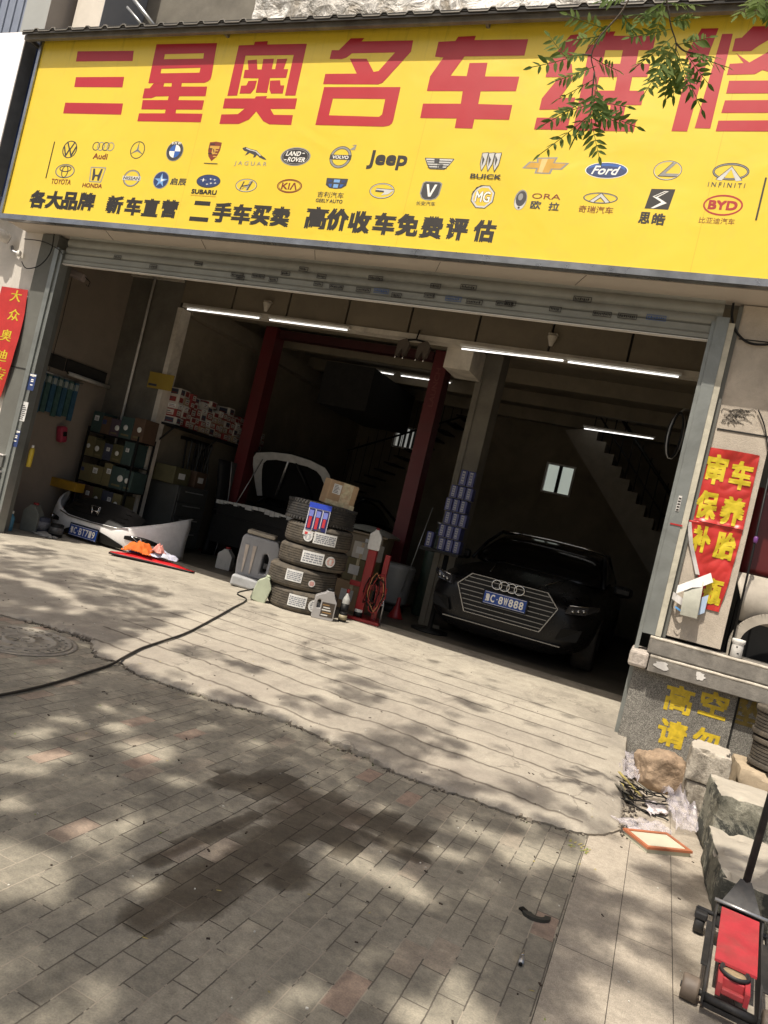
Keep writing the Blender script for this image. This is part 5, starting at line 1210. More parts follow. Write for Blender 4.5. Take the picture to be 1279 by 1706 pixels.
# parts shelf with boxes on the left bay wall ----------------------
SHF = thing('parts_shelf', 'long dark shelf on the left bay wall loaded with red and white boxes', 'shelf', (-6.72, 9.08, 1.88))
g = MB(); g.b2((-.155, -1.05, -.03), (.17, 1.35, 0), M_black)
for yy in (-1.0, 0, 1.25): g.tube([(-.15, yy, -.35), (.15, yy, -.035)], .012, M_black, 6)
g.build('board', None, SHF)
g = MB()
for yy in (-1.0, 1.3): g.b2((-.15, yy, -1.73), (-.11, yy + .04, -.031), M_black)
g.build('upright', None, SHF)
M_bxr = mat('red_box', (.22, .025, .022), .55, var=.2); M_bxw = mat('white_box', (.46, .43, .38), .6, var=.15); M_bxt = mat('tan_box', (.26, .19, .12), .7, var=.2); M_bxd = mat('dark_box', (.04, .045, .07), .6, var=.2)
def parts_box(loc, sz, m1, m2, label, rz):
    t = thing('parts_box', label, 'box', loc, rz, 'boxes of parts on the shelf')
    g = MB(); g.box((0, 0, sz[2] / 2), sz, m1, None, .003); g.build('box_body', None, t)
    g = MB(); g.b2((sz[0] / 2 + .0005, -sz[1] * .36, sz[2] * .2), (sz[0] / 2 + .002, sz[1] * .36, sz[2] * .85), m2); g.b2((-sz[0] * .3, -sz[1] / 2 - .002, sz[2] * .2), (sz[0] * .3, -sz[1] / 2 - .0005, sz[2] * .85), m2)
    for k in range(2): g.b2((sz[0] / 2 + .0022, -sz[1] * .25, sz[2] * (.32 + .25 * k)), (sz[0] / 2 + .0032, sz[1] * rnd(.0, .3), sz[2] * (.42 + .25 * k)), (M_bxr, M_bxd)[k]); g.b2((-sz[0] * .22, -sz[1] / 2 - .0032, sz[2] * (.32 + .25 * k)), (sz[0] * rnd(0, .25), -sz[1] / 2 - .0022, sz[2] * (.42 + .25 * k)), (M_bxr, M_bxd)[k])
    g.build('printed_label', None, t); return t
ORD = ['first', 'second', 'third', 'fourth', 'fifth', 'sixth', 'seventh', 'eighth', 'ninth', 'tenth', 'eleventh', 'twelfth', 'thirteenth', 'fourteenth', 'fifteenth', 'sixteenth', 'seventeenth', 'eighteenth', 'nineteenth', 'twentieth', 'twenty first', 'twenty second']
LEV = ['bottom', 'second', 'third', 'fourth', 'fifth']
random.seed(21); y = -1.0; pile = 0
while y < 1.3:
    w = rnd(.10, .15); z = .001; lv = 0; H = random.choice([3, 4, 4, 5, 5]) - (y > .6)
    while lv < H:
        h = rnd(.075, .12); m1, m2 = random.choice([(M_bxr, M_bxw), (M_bxr, M_bxw), (M_bxw, M_bxr), (M_bxw, M_bxd), (M_bxt, M_bxw), (M_bxw, M_lblw)])
        kind = {'red_box': 'red box', 'white_box': 'white box', 'tan_box': 'brown box'}[m1.name.split('.')[0]]
        parts_box((-6.72 + rnd(-.01, .03), 9.08 + y + w / 2, 1.88 + z), (rnd(.20, .26), w - .006, h), m1, m2, '%s, %s in the %s pile on the wall shelf' % (kind, LEV[lv] + ('' if lv == 0 else ' up'), ORD[pile]), 0)
        z += h + .0005; lv += 1
    y += w; pile += 1
# front-left parts rack against the jamb ---------------------------
def on(px, py, Y): return at(px, py, Y)
RK = thing('parts_rack', 'dark rack of olive and brown parts boxes against the left jamb', 'rack', (-7.16, 7.74, FLOOR))
g = MB()
for zz in (.02, .36, .70, 1.04, 1.38): g.b2((-.42, -.14, zz), (.47, .20, zz + .015), M_black)
for xx in (-.42, .455): g.b2((xx - .012, -.142, 0), (xx + .012, -.118, 1.46), M_black); g.b2((xx - .012, .18, 0), (xx + .012, .204, 1.46), M_black)
g.build('rack_frame', None, RK)
olive = mat('olive_box', (.075, .068, .03), .6, var=.25); brown = mat('brown_box', (.085, .05, .03), .6, var=.25); khaki = mat('khaki_box', (.13, .11, .05), .6, var=.2); teal = mat('teal_box', (.03, .055, .05), .6, var=.2); violet = mat('violet_box', (.06, .04, .055), .6, var=.2)
random.seed(4)
for zi, zz in enumerate((.035, .375, .715, 1.055, 1.395)):
    x = -.40; col = 0
    while x < .38:
        w = rnd(.13, .24); h = rnd(.22, .315); m1 = random.choice([olive, brown, khaki, teal, violet, M_bxd])
        t = thing('storage_box', '%s, %s from the left on the %s rack shelf' % ({'olive_box': 'olive box', 'brown_box': 'dark brown box', 'khaki_box': 'khaki box', 'teal_box': 'dark teal box', 'violet_box': 'dim violet box', 'dark_box': 'dark blue box'}[m1.name.split('.')[0]], ORD[col], ('bottom', 'second lowest', 'middle', 'second highest', 'top')[zi]), 'box', (-7.16 + x + w / 2, 7.74, FLOOR + zz + .0005), 0, 'boxes on the front rack')
        g = MB(); g.box((0, 0, h / 2), (w - .008, .27, h), m1, None, .004); g.build('box_body', None, t)
        g = MB(); q = rnd(.03, .05); cx = rnd(-.3, .3) * w
        if random.random() < .55:
            g.b2((cx - q, -.138, h * .55), (cx + q * .6, -.1355, h * .55 + q * 1.5), M_lblw if random.random() < .6 else I_nav)
            for k in range(3): g.b2((cx - q * .7, -.1395, h * .55 + .012 + k * .014), (cx + q * .3, -.1382, h * .55 + .018 + k * .014), I_dk)
        else: g.lathe([(q, 0), (q * .8, .003), (q * .4, .004)], (cx, -.1355, h * .5), I_sil, 16, 'Y'); g.b2((-w * .3, -.138, h * .12), (w * .3, -.1355, h * .2), khaki)
        g.build('label', None, t)
        x += w; col += 1
SG2 = thing('notice_card', 'dim yellow card fixed at the top of the jamb edge above the boxes', 'card', (0, 0, 0))
a, b = at(250, 625, 7.90), at(272, 650, 7.90); SG2.location = (a.x, 7.885, b.z)
g = MB(); g.b2((0, 0, 0), (b.x - a.x + .14, .008, a.z - b.z + .05), mat('mustard_card', (.30, .21, .03), .6, var=.1)); g.build('card', None, SG2)
g = MB(); g.b2((.02, -.003, .03), (.16, -.001, .06), M_bxd); g.build('print', None, SG2)
# wiper packs, dark panels, roll on the left wall ------------------
XW = -7.752
for k, (q, lb) in enumerate((((74, 600, 104, 618), 'small dark board high on the left wall'), ((111, 600, 172, 641), 'long dark board on the left wall above the white roll'))):
    a = atx(q[0], q[1], XW); b = atx(q[2], q[3], XW)
    t = thing('wall_board', lb, 'board', (XW, a.y, min(a.z, b.z)))
    h = .17
    g = MB(); g.b2((0, 0, 0), (.02, b.y - a.y, h), M_dark); g.build('board', None, t)
    g = MB(); g.b2((.0201, .0, h - .008), (.024, b.y - a.y, h), M_black); g.build('edge_strip', None, t)
a = atx(114, 622, XW + .06); b = atx(180, 648, XW + .06)
t = thing('paper_roll', 'white rolled paper lying below the long dark board', 'roll', (a.x, a.y, a.z))
g = MB(); g.tube([(0, 0, 0), (0, b.y - a.y, 0)], .028, mat('roll_white', (.42, .41, .38), .7), 14); g.build('roll', None, t); g = MB(); g.tube([(0, -.02, 0), (0, b.y - a.y + .02, 0)], .008, M_black, 8); g.build('core_rod', None, t)
M_wip = [mat('blue_wiper_card', (.035, .10, .16), .5, var=.3, vs=15), mat('teal_wiper_card', (.05, .11, .10), .5, var=.3, vs=15)]
y0 = atx(64, 640, XW + .05).y; y1 = atx(128, 660, XW + .05).y; zt = atx(90, 625, XW + .05).z
t = thing('hanging_rail', 'thin rail on the left wall carrying the blue wiper packs', 'rail', (XW + .05, y0, zt + .01)); g = MB(); g.tube([(0, -.05, 0), (0, y1 - y0 + .05, 0)], .008, M_alum, 8); g.build('rod', None, t); g = MB(); g.b2((-.05, -.03, -.01), (-.008, -.015, .01), M_alum); g.b2((-.05, y1 - y0 + .015, -.01), (-.008, y1 - y0 + .03, .01), M_alum); g.build('bracket', None, t)
for k in range(7):
    yy = y0 + (y1 - y0) * (k + .5) / 7
    t = thing('wiper_pack', 'narrow %s wiper pack, %s from the left on the wall rail' % (('blue', 'teal')[k % 2], ORD[k]), 'packaging', (XW + .05, yy, zt), 0, 'wiper packs on the left wall')
    g = MB(); g.b2((-.012, -.035, -.52 + .02 * (k % 3)), (.012, .035, -.005), M_wip[k % 2]); g.build('sleeve', None, t)
    g = MB(); g.b2((.0122, -.025, -.11), (.0145, .025, -.03), mat('pack_label', (.30, .33, .30), .5)); g.b2((-.03, -.0372, -.12), (.011, -.0352, -.04), mat('pack_label', (.30, .33, .30), .5)); g.build('label', None, t)
# yellow steel beam with valve, red cutter, spray can, floor bottles
a, b = at(62, 790, 7.35), at(127, 806, 7.35)
t = thing('yellow_beam', 'yellow steel beam lying low by the left wall behind the bumper', 'beam', (a.x, 7.35, a.z - .10)); L = b.x - a.x
M_yelp = mat('yellow_enamel', (.36, .20, .012), .5, var=.15, dirt=.4)
g = MB(); g.b2((0, 0, 0), (L, .16, .12), M_yelp, .006); g.build('beam', None, t); g = MB(); g.b2((-.04, .06, -a.z + .10 + FLOOR), (.01, .13, -.0005), M_black); g.build('leg', None, t); g = MB(); g.b2((L - .06, .09, -a.z + .10 + FLOOR), (L - .02, .13, -.0005), M_black); g.build('leg', None, t)
bottle('gauge_bottle', 'small clear bottle with metal top standing on the yellow beam', (a.x + .12, 7.43, a.z + .0205), .035, .20, M_clear, M_chrome)
t = thing('red_grinder', 'small pinkish red power tool hanging on the dark left wall', 'tool', (XW + .06, atx(104, 718, XW + .06).y, atx(104, 730, XW + .06).z)); g = MB(); g.box((0, 0, .05), (.10, .12, .22), mat('pink_red', (.32, .03, .06), .5), (0.2, 0, 0), .03); g.build('tool_body', None, t); g = MB(); g.box((.055, 0, .06), (.01, .06, .06), M_black, (0.2, 0, 0), .004); g.build('handle', None, t)
a = at(46, 760, 6.16)
t = thing('aerosol_can', 'yellow aerosol can hung behind the left door post', 'can', (a.x, 6.20, a.z - .12)); g = MB(); g.lathe([(.026, 0), (.028, .006), (.028, .20), (.016, .225)], (0, 0, 0), mat('yellow_can', (.50, .36, .03), .4), 16); g.build('can_body', None, t); g = MB(); g.lathe([(.014, .226), (.014, .25), (.01, .256)], (0, 0, 0), M_white, 12); g.build('nozzle', None, t)
a = fl(14, 884); bottle('spray_bottle', 'bright blue bottle at the foot of the left post', (a.x, a.y, FLOOR), .035, .24, mat('cyan_plastic', (.06, .22, .34), .4), M_white)
a = fl(38, 884); jug('plastic_jug', 'cloudy grey jug with red cap near the left post', (a.x, a.y + .1, FLOOR), .4, .2, .16, .36, mat('smoky_plastic', (.17, .18, .16), .5, var=.2), M_redp, None, handle=False)
a = fl(58, 888); can('paint_tin', 'dark printed tin beside the cloudy grey jug', (a.x - .02, a.y + .10, FLOOR), .085, .20, M_bxd, mat('tin_print', (.16, .16, .17), .5, var=.6, vs=30))
a = fl(76, 893); can('paint_tin', 'dark tin half hidden behind the white bumper', (a.x, a.y + .14, FLOOR), .08, .16, M_black, mat('tin_print_dim', (.10, .10, .10), .5, var=.6, vs=30))
a = fl(72, 893); t = thing('rag', 'crumpled pale rag on the floor left of the bumper', 'rag', (a.x, a.y + .02, FLOOR)); g = MB(); g.grid(12, 8, lambda u, v: ((u - .5) * .30, (v - .5) * .16, .004 + .05 * abs(noise.noise((u * 4, v * 4, 3))) + .03 * math.sin(math.pi * u) * math.sin(math.pi * v)), mat('rag_cloth', (.34, .33, .31), .9)); o = g.build('rag_cloth', None, t); o.modifiers.new('s', 'SOLIDIFY').thickness = .004
# red fender panel with things on it -------------------------------
a = Vector((-6.02, 6.82, 0)); b = Vector((-5.20, 7.22, 0)); ang = math.atan2(b.y - a.y, b.x - a.x); zf = ramp_z(-5.6, 7.0)
RF = thing('body_panel', 'long red car body panel lying on its back in front of the bumper', 'panel', (a.x, a.y, FLOOR), ang)
def panel_pt(u, v, off=0):
    L = 1.0; w = .17 * math.sin(math.pi * (.12 + .80 * u)) ** .8 * (1 - .35 * u)
    return Vector((u * L, (v - .5) * 2 * w + .10 * math.sin(math.pi * u), .02 + .05 * (1 - (2 * v - 1) ** 2) * math.sin(math.pi * min(.97, u + .05)) + .015 * (1 - u) + off))
M_redcar = mat('red_car_paint', (.50, .018, .022), .2, var=.1, coat=.5)
g = MB(); g.grid(26, 10, lambda u, v: panel_pt(u, v), M_redcar); o = g.build('red_skin', None, RF); o.modifiers.new('s', 'SOLIDIFY').thickness = .006
g = MB(); g.tube([panel_pt(k / 24, 0, -.008) for k in range(25)], .013, M_black, 6); g.tube([panel_pt(k / 24, 1, -.008) for k in range(25)], .010, M_black, 6); g.build('black_edging', None, RF)
def heap(name, label, c, sx, sy, h, m, seed, cat, rz=0, amp=.5, fr=5):
    t = thing(name, label, cat, c, rz)
    def fn(u, v):
        x, y = u - .5, v - .5; r = math.hypot(x, y) * 2; e = 1 + .35 * noise.noise((math.cos(math.atan2(y, x)) * 1.5, math.sin(math.atan2(y, x)) * 1.5, seed))
        k = max(0, 1 - (r / e / 1.05) ** 2)
        return (x * sx * e, y * sy * e, .003 + h * k * (1 + amp * noise.noise((u * fr, v * fr, seed))) + h * .3 * abs(noise.noise((u * fr * 2.2, v * fr * 2.2, seed + 4))))
    g = MB(); g.grid(26, 20, fn, m); o = g.build('fabric', None, t); o.modifiers.new('s', 'SOLIDIFY').thickness = .003; return t
def onpanel(u, v=.5): return RF.matrix_basis @ panel_pt(u, v, .004)
heap('cloth', 'bright orange cloth crumpled on the red body panel', tuple(onpanel(.30) + Vector((0, 0, .006))), .36, .22, .11, mat('orange_cloth', (.62, .13, .012), .8, var=.2), 2, 'cloth', .4)
heap('plastic_bag', 'white and blue plastic bag on the middle of the red panel', tuple(onpanel(.54) + Vector((.02, .04, .004))), .36, .24, .07, mat('bag_white', (.60, .60, .68), .35, var=.2, vs=14, dirt=.7, dirtcol=(.05, .06, .38, 1)), 5, 'bag', .6)
heap('plastic_bag', 'small salmon pink bag on top of the white and blue bag', tuple(onpanel(.50) + Vector((.03, -.02, .055))), .15, .13, .09, mat('bag_pink', (.62, .24, .20), .5), 8, 'bag')
heap('plastic_bag', 'blue wrapper tucked behind the orange cloth on the red panel', tuple(onpanel(.22, .9) + Vector((.05, .05, .0))), .28, .12, .07, mat('bag_blue', (.06, .08, .42), .4, var=.3), 11, 'bag', .4)
# hanging clamps under the lintel, old lamp, wires ------------------
c = at(690, 575, Y1 - .10)
t = thing('hanging_clamp', 'pair of dark lifting clamps hanging under the inner lintel', 'clamp', c)
for dx in (-.13, .13):
    g = MB(); g.prism([(dx - .07, .02), (dx + .03, .06), (dx + .08, 0), (dx + .05, -.14), (dx + .02, -.15), (dx, -.06), (dx - .04, -.16), (dx - .075, -.15)], 'Y', -.03, .03, mat('rusty_clamp', (.10, .08, .065), .6, .3, var=.3)); g.tube([(dx - .06, -.034, -.15), (dx - .062, -.034, -.19)], .008, M_chrome, 6); g.tube([(dx + .035, -.034, -.145), (dx + .037, -.034, -.19)], .008, M_chrome, 6); g.build('clamp_jaw', None, t)
g = MB(); g.tube([(-.16, 0, .04), (0, .01, .07), (.16, 0, .05)], .012, M_black, 6); g.tube([(0, .02, .07), (0, .06, .20)], .01, M_black, 6); g.build('hanger', None, t)
for (px, py, Y, lb) in ((443, 515, Y1 - .05, 'pale lamp bracket on the lintel between the two left tubes'), (918, 572, Y1 - .05, 'pale lamp bracket on the lintel between the two right tubes')):
    c = at(px, py, Y); t = thing('lamp_holder', lb, 'bracket', c); g = MB(); g.lathe([(.05, 0), (.055, -.02), (.03, -.09), (.02, -.12)], (0, 0, .09), M_trim, 14); g.build('socket', None, t); g = MB(); g.b2((-.05, -.02, .092), (.05, .04, .11), M_trim); g.build('mount', None, t)
c = at(128, 458, 6.5); t = thing('wall_speaker', 'small pale box unit with loose wires under the shutter at the left', 'box', c, .5); g = MB(); g.box((0, 0, 0), (.20, .12, .09), mat('dusty_pink', (.36, .30, .28), .6), (0, .2, 0), .02); g.build('case', None, t); g = MB(); g.tube([(-.10, 0, .03), (-.2, .1, .08), (-.22, .2, .25)], .006, M_black, 5); g.tube([(.10, 0, 0), (.16, .02, -.04), (.15, .02, -.10), (.12, .03, -.08)], .006, M_black, 5); g.tube([(-.05, 0, -.04), (-.06, .05, -.6), (-.10, .12, -1.2)], .004, M_black, 5); g.build('wire', None, t)
c = at(1125, 725, 7.2); t = thing('hose_reel', 'black hose loops hanging inside behind the right door post', 'hose', c)
g = MB()
for k in range(3): g.tube([((.05 + .015 * k) * math.sin(a) * 1.0, .03 * k, .22 * math.cos(a)) for a in [j * .42 for j in range(16)]], .011, (M_black, M_alum, M_black)[k], 6)
g.build('hose_loop', None, t); g = MB(); g.tube([(0, .0, .22), (.02, .05, .26), (.06, .08, .27)], .012, M_alum, 6); g.build('hook', None, t)

# darker equipment deeper in the left bay ---------------------------
TB = thing('tool_cabinet', 'dark tool cabinet with drawers against the left bay wall below the shelf', 'cabinet', (-6.58, 8.55, FLOOR))
M_tc = mat('cabinet_grey', (.045, .047, .045), .5, var=.2, dirt=.3)
g = MB(); g.b2((-.28, -.35, .08), (.22, .35, .95), M_tc, .01); g.build('cabinet_body', None, TB)
for k in range(4):
    g = MB(); g.b2((.221, -.32, .13 + .2 * k), (.236, .32, .31 + .2 * k), M_tc, .004); d = g.build('drawer', None, TB)
    g = MB(); g.b2((.2365, -.20, .27 + .2 * k), (.25, .20, .285 + .2 * k), M_alum); g.build('handle', None, d)
for k, (yy, zz, lb) in enumerate(((8.30, .951, 'olive crate on the left of the dark tool cabinet'), (8.72, .951, 'brown crate on the right of the dark tool cabinet'))):
    t = thing('storage_box', lb, 'box', (-6.60, yy, FLOOR + zz), .1 * k); g = MB(); g.box((0, 0, .12), (.36, .34 - .04 * k, .24), (olive, brown)[k], None, .006); g.build('box_body', None, t); g = MB(); g.b2((.181, -.08, .08), (.1835, .06, .16), M_lblw); g.build('label', None, t)
for k, (yy, lean, lb) in enumerate(((9.35, .12, 'black curved bumper skin leaning on the left bay wall'), (9.62, .18, 'grey curved trim skin leaning behind the black bumper skin'))):
    t = thing('car_bumper', lb, 'bumper', (-6.55, yy, FLOOR), .2 * k)
    g = MB(); g.grid(14, 6, lambda u, v: (.02 + .20 * (1 - u) * lean * 4 + .10 * math.sin(math.pi * v), (v - .5) * .34 + .10 * math.sin(u * 3), .005 + 1.45 * u), (M_black, M_tc)[k]); o = g.build('bumper_skin', None, t); o.modifiers.new('s', 'SOLIDIFY').thickness = .012
    g = MB(); g.tube([(.14 + .8 * lean * (1 - u) , .10 * math.sin(u * 3), .01 + 1.45 * u) for u in [j / 8 for j in range(9)]], .008, M_alum, 5); g.build('trim_strip', None, t)
HS = thing('hanging_hoses', 'bundle of black hoses hanging on the left bay wall under the boxes', 'hose', (-6.83, 8.95, 1.75)); g = MB()
for k in range(6): g.tube(cr_([Vector((.03 + .02 * k, -.25 + .1 * k, 0)), Vector((.06, -.22 + .1 * k, -.5)), Vector((.08 + .02 * k, -.12 + .08 * k, -.95)), Vector((.07, -.02 + .08 * k, -.5)), Vector((.03, 0 + .06 * k, 0))]), .014, (M_black, M_tc)[k % 2], 6)
g.build('hose_loop', None, HS); g = MB(); g.b2((-.05, -.3, -.02), (.02, .4, .03), M_black); g.build('hook_rail', None, HS)
GAS = thing('gas_cylinder', 'dark green gas cylinder standing right of the plastic drum', 'cylinder', (-2.92, 9.35, FLOOR)); g = MB(); g.lathe([(.10, 0), (.115, .02), (.115, 1.0), (.09, 1.1), (.04, 1.16), (.035, 1.2)], (0, 0, 0), mat('cylinder_green', (.03, .05, .035), .45, var=.2), 20); g.build('cylinder_body', None, GAS); g = MB(); g.lathe([(.03, 1.201), (.03, 1.26), (.05, 1.265), (.05, 1.29)], (0, 0, 0), M_alum, 12); g.build('valve', None, GAS)
for k, (x, y, w, h, m, lb) in enumerate(((-4.35, 8.55, .42, .50, M_tc, 'dark machine casing behind the tyre stack'), (-3.95, 8.35, .30, .62, brown, 'tall dim brown carton behind the tyre stack'), (-4.75, 8.2, .36, .34, M_black, 'low black crate between the grey canister and the car'))):
    t = thing('equipment_box', lb, 'box', (x, y, FLOOR), .2 * k); g = MB(); g.box((0, 0, h / 2), (w, .34, h), m, None, .012); g.build('case', None, t); g = MB(); g.b2((-w * .3, -.174, h * .55), (w * .2, -.1715, h * .75), (M_lblw, M_tan, M_alum)[k]); g.build('label', None, t); g = MB(); g.tube([(-w * .25, 0, h + .0), (-w * .2, 0, h + .06), (w * .2, 0, h + .06), (w * .25, 0, h)], .01, M_black, 6); g.build('handle', None, t)

for k, (x, y, z, w, h, m, lb) in enumerate(((-3.42, 8.15, 0, .40, .34, M_tan, 'brown carton on the floor between the tyre stack and the red stand'), (-3.40, 8.17, .345, .34, .28, khaki, 'khaki carton stacked on the brown one behind the red stand'), (-3.36, 8.15, .63, .26, .20, M_bxw, 'small pale carton topping the stack behind the red stand'))):
    t = thing('carton', lb, 'box', (x, y, FLOOR + z), .1 - .12 * k); g = MB(); g.box((0, 0, h / 2), (w, .30, h), m, None, .005); g.build('box_body', None, t); g = MB(); g.b2((-w * .3, -.154, h * .3), (w * .1, -.1515, h * .7), M_lblw); g.build('label', None, t); g = MB(); g.b2((-.02, -.1525, .0), (.02, -.1505, h), M_tape); g.build('tape', None, t)
# ================================================================== FOREGROUND
def onramp(px, py):
    z = .06
    for _ in range(6):
        p = atz(px, py, z); z = ramp_z(p.x, p.y) if p.y < 6.0 else FLOOR
        if p.y < crack_y(p.x): z = 0.0
    return atz(px, py, z)
# manhole cover -----------------------------------------------------
MH = thing('manhole_cover', 'round cast iron manhole cover in the pavement at the left', 'manhole', (-3.72, 3.58, 0.001))
M_iron = mat('cast_iron', (0.30, 0.275, 0.23), .65, .15, var=.25, vs=14, bump=.2, bs=90, dirt=.4, dirtcol=(.42, .36, .28, 1))
R = .325
g = MB(); g.lathe([(R, 0), (R, .010), (R - .012, .012), (R - .02, .004), (.235, .004), (.232, .009), (.215, .009), (.212, .004), (.10, .004), (.098, .009), (.085, .009), (.082, .004), (0.0001, .004)], (0, 0, 0), M_iron, 64); random.seed(3)
for ring, n, w in ((.285, 26, .016), (.255, 22, .012)):
    for k in range(n):
        a = 2 * math.pi * k / n; g.box((ring * math.cos(a), ring * math.sin(a), .008), (w, w * 1.6, .008), M_iron, (0, 0, a), .002)
for k in range(30):
    a = rnd(0, 6.28); r = rnd(.115, .20); g.box((r * math.cos(a), r * math.sin(a), .007), (rnd(.012, .03), .008, .006), M_iron, (0, 0, a + rnd(-.5, .5)), .002)
for k in range(5):
    a = 2 * math.pi * k / 5; g.box((.04 * math.cos(a), .04 * math.sin(a), .008), (.05, .01, .008), M_iron, (0, 0, a), .002)
g.build('iron_plate', None, MH)
g = MB(); g.lathe([(R + .002, .0005), (R + .035, .0005), (R + .035, .004), (R + .002, .006)], (0, 0, 0), mat('mortar_ring', (.30, .27, .225), .95, var=.25, vs=20, bump=.4), 64, 'Z', None, True); g.build('mortar_ring', None, MH)
# hose --------------------------------------------------------------
pts = [atz(-160, 1172, .012), atz(-60, 1166, .012), atz(0, 1158, .012), atz(50, 1148, .012), atz(100, 1135, .012), atz(150, 1119, .012), atz(185, 1107, .012)]
for q in ((206, 1098), (235, 1083), (270, 1071), (310, 1057), (350, 1036), (385, 1016), (410, 1001)): pts.append(onramp(*q) + Vector((0, 0, .013)))
e = Vector((-3.93, 6.86, .30)); pts += [Vector((-4.0, 6.5, .20)), e, Vector((-3.94, 7.05, .55)), Vector((-4.02, 7.3, .60)), Vector((-4.1, 7.7, .2))]
def cr(pts, n=6):
    out = []
    for i in range(len(pts) - 1):
        p0, p1, p2, p3 = pts[max(0, i - 1)], pts[i], pts[i + 1], pts[min(len(pts) - 1, i + 2)]
        for k in range(n):
            t = k / n; out.append(.5 * ((2 * p1) + (-p0 + p2) * t + (2 * p0 - 5 * p1 + 4 * p2 - p3) * t * t + (-p0 + 3 * p1 - 3 * p2 + p3) * t ** 3))
    return out + [pts[-1]]
g = MB(); g.tube(cr(pts), .0085, mat('black_hose', (.018, .016, .014), .55, var=.3, dirt=.4, dirtcol=(.10, .08, .06, 1)), 8)
tag(g.build('air_hose', None), 'long black hose snaking over the pavement up to the tyre stack', 'hose')
# crumbs along the broken edge, leaf bits: uncountable ---------------
random.seed(11)
g = MB(); Mc = [mat('crumb_dark', (.06, .05, .04), .95), mat('crumb_mid', (.22, .19, .15), .95), mat('crumb_green', (.07, .085, .03), .9)]
for k in range(2600):
    x = rnd(-5.2, .05) if k % 3 else rnd(-4.2, -2.9)
    dn = noise.noise((x * 2.3, 4, 4)) + .6 * noise.noise((x * 9, 1, 3))
    if random.random() > .38 + 1.1 * dn: continue
    y = crack_y(x) - abs(random.gauss(0, .012 + .03 * max(0, dn))) + .008
    s = rnd(.002, .0075) if random.random() < .9 else rnd(.010, .022); a = rnd(0, 3); r = random.random()
    m = Mc[1] if s > .009 else (Mc[0] if r < .45 else (Mc[1] if r < .9 else Mc[2]))
    g.box((x, y, s * .3), (s * rnd(1, 2), s, s * .7), m, (rnd(0, 1), rnd(0, 1), a))
for k in range(420):
    y = rnd(4.1, 6.0); x = right_edge(y) + abs(random.gauss(0.02, .05)); s = rnd(.004, .014)
    g.box((x, y, s * .4), (s * rnd(1, 2), s, s * .8), random.choice(Mc[:2]), (rnd(0, 1), rnd(0, 1), rnd(0, 3)))
tag(g.build('crumbled_dirt', None), 'dark crumbs and dirt along the broken edge of the ramp', 'dirt', kind='stuff')
g = MB(); Ml = [mat('dry_leaf', (.36, .30, .10), .8), mat('green_bit', (.20, .26, .05), .8), mat('white_bit', (.62, .60, .54), .8), mat('twig_bit', (.05, .035, .025), .9)]
def flat_leaf(x, y, z, L, W, a, m, curl=.3):
    ca, sa = math.cos(a), math.sin(a); pr = [(-.5, 0), (-.2, .45), (.2, .42), (.5, 0), (.2, -.42), (-.2, -.45)]
    g.add([(x + ca * p * L - sa * q * W, y + sa * p * L + ca * q * W, z + .001 + curl * L * .3 * abs(p) * rnd(.5, 1)) for p, q in pr], [(0, 1, 2, 3, 4, 5)], m)
for k in range(330):
    x = rnd(-5, .5); y = rnd(1.5, 4.6) if random.random() < .8 else rnd(4, 6.8)
    z = 0.0 if (y < crack_y(x) - .02 or x > .06) else (ramp_z(x, y) if y < 6 else FLOOR)
    if x > .06 and y > 5.6: continue
    r = random.random()
    if r < .25: flat_leaf(x, y, z, rnd(.010, .024), rnd(.004, .009), rnd(0, 6), Ml[random.randrange(2)])
    elif r < .6: g.box((x, y, z + .002), (rnd(.003, .008), rnd(.003, .006), .003), Ml[2], (0, 0, rnd(0, 3)))
    else: g.box((x, y, z + .002), (rnd(.004, .02), rnd(.002, .008), .003), Ml[3], (0, 0, rnd(0, 3)))
c = atz(965, 1412, 0)
for k in range(26): flat_leaf(c.x + rnd(-.05, .05), c.y + rnd(-.05, .05), .002, rnd(.02, .035), .007, 1.2 + rnd(-.4, .4), Ml[0 if k % 3 else 1])
tag(g.build('leaf_litter', None), 'tiny fallen leaf bits and crumbs scattered on the paving', 'litter', kind='stuff')
# dark gasket, socket ------------------------------------------------
c = atz(893, 1527, 0)
t = thing('rubber_gasket', 'torn black half moon rubber piece lying on the brick paving', 'gasket', (c.x, c.y, .001), .5)
g = MB(); o = [(.046 * math.cos(a), .042 * math.sin(a)) for a in [math.pi * .95 + k * .26 for k in range(13)]]; i = [(.022 * math.cos(a) + .004, .022 * math.sin(a)) for a in [math.pi * .95 + (12 - k) * .26 for k in range(13)]]
g.prism([(x * 1.2, y) for x, y in o + i], 'Z', 0, .012, mat('old_rubber', (.035, .036, .03), .7, var=.4, vs=40, dirt=.4)); g.build('rubber_body', None, t)
g = MB(); g.prism([(-.05, .005), (-.062, .03), (-.04, .045), (-.028, .02)], 'Z', .0005, .007, M_black); g.build('torn_flap', None, t)
a, b = atz(867, 1607, .008), atz(871, 1587, .008)
t = thing('steel_socket', 'small steel socket lying on the brick paving', 'tool', (a.x, a.y, .010)); d = b - a
g = MB(); g.tube([Vector((0, 0, 0)), d * .55], .0095, M_alum, 14); g.build('socket_body', None, t); g = MB(); g.tube([d * .55, d * 1.1], .0055, M_chrome, 10); g.tube([-d * .02, d * .01], .0065, M_black, 10); g.build('shank', None, t)
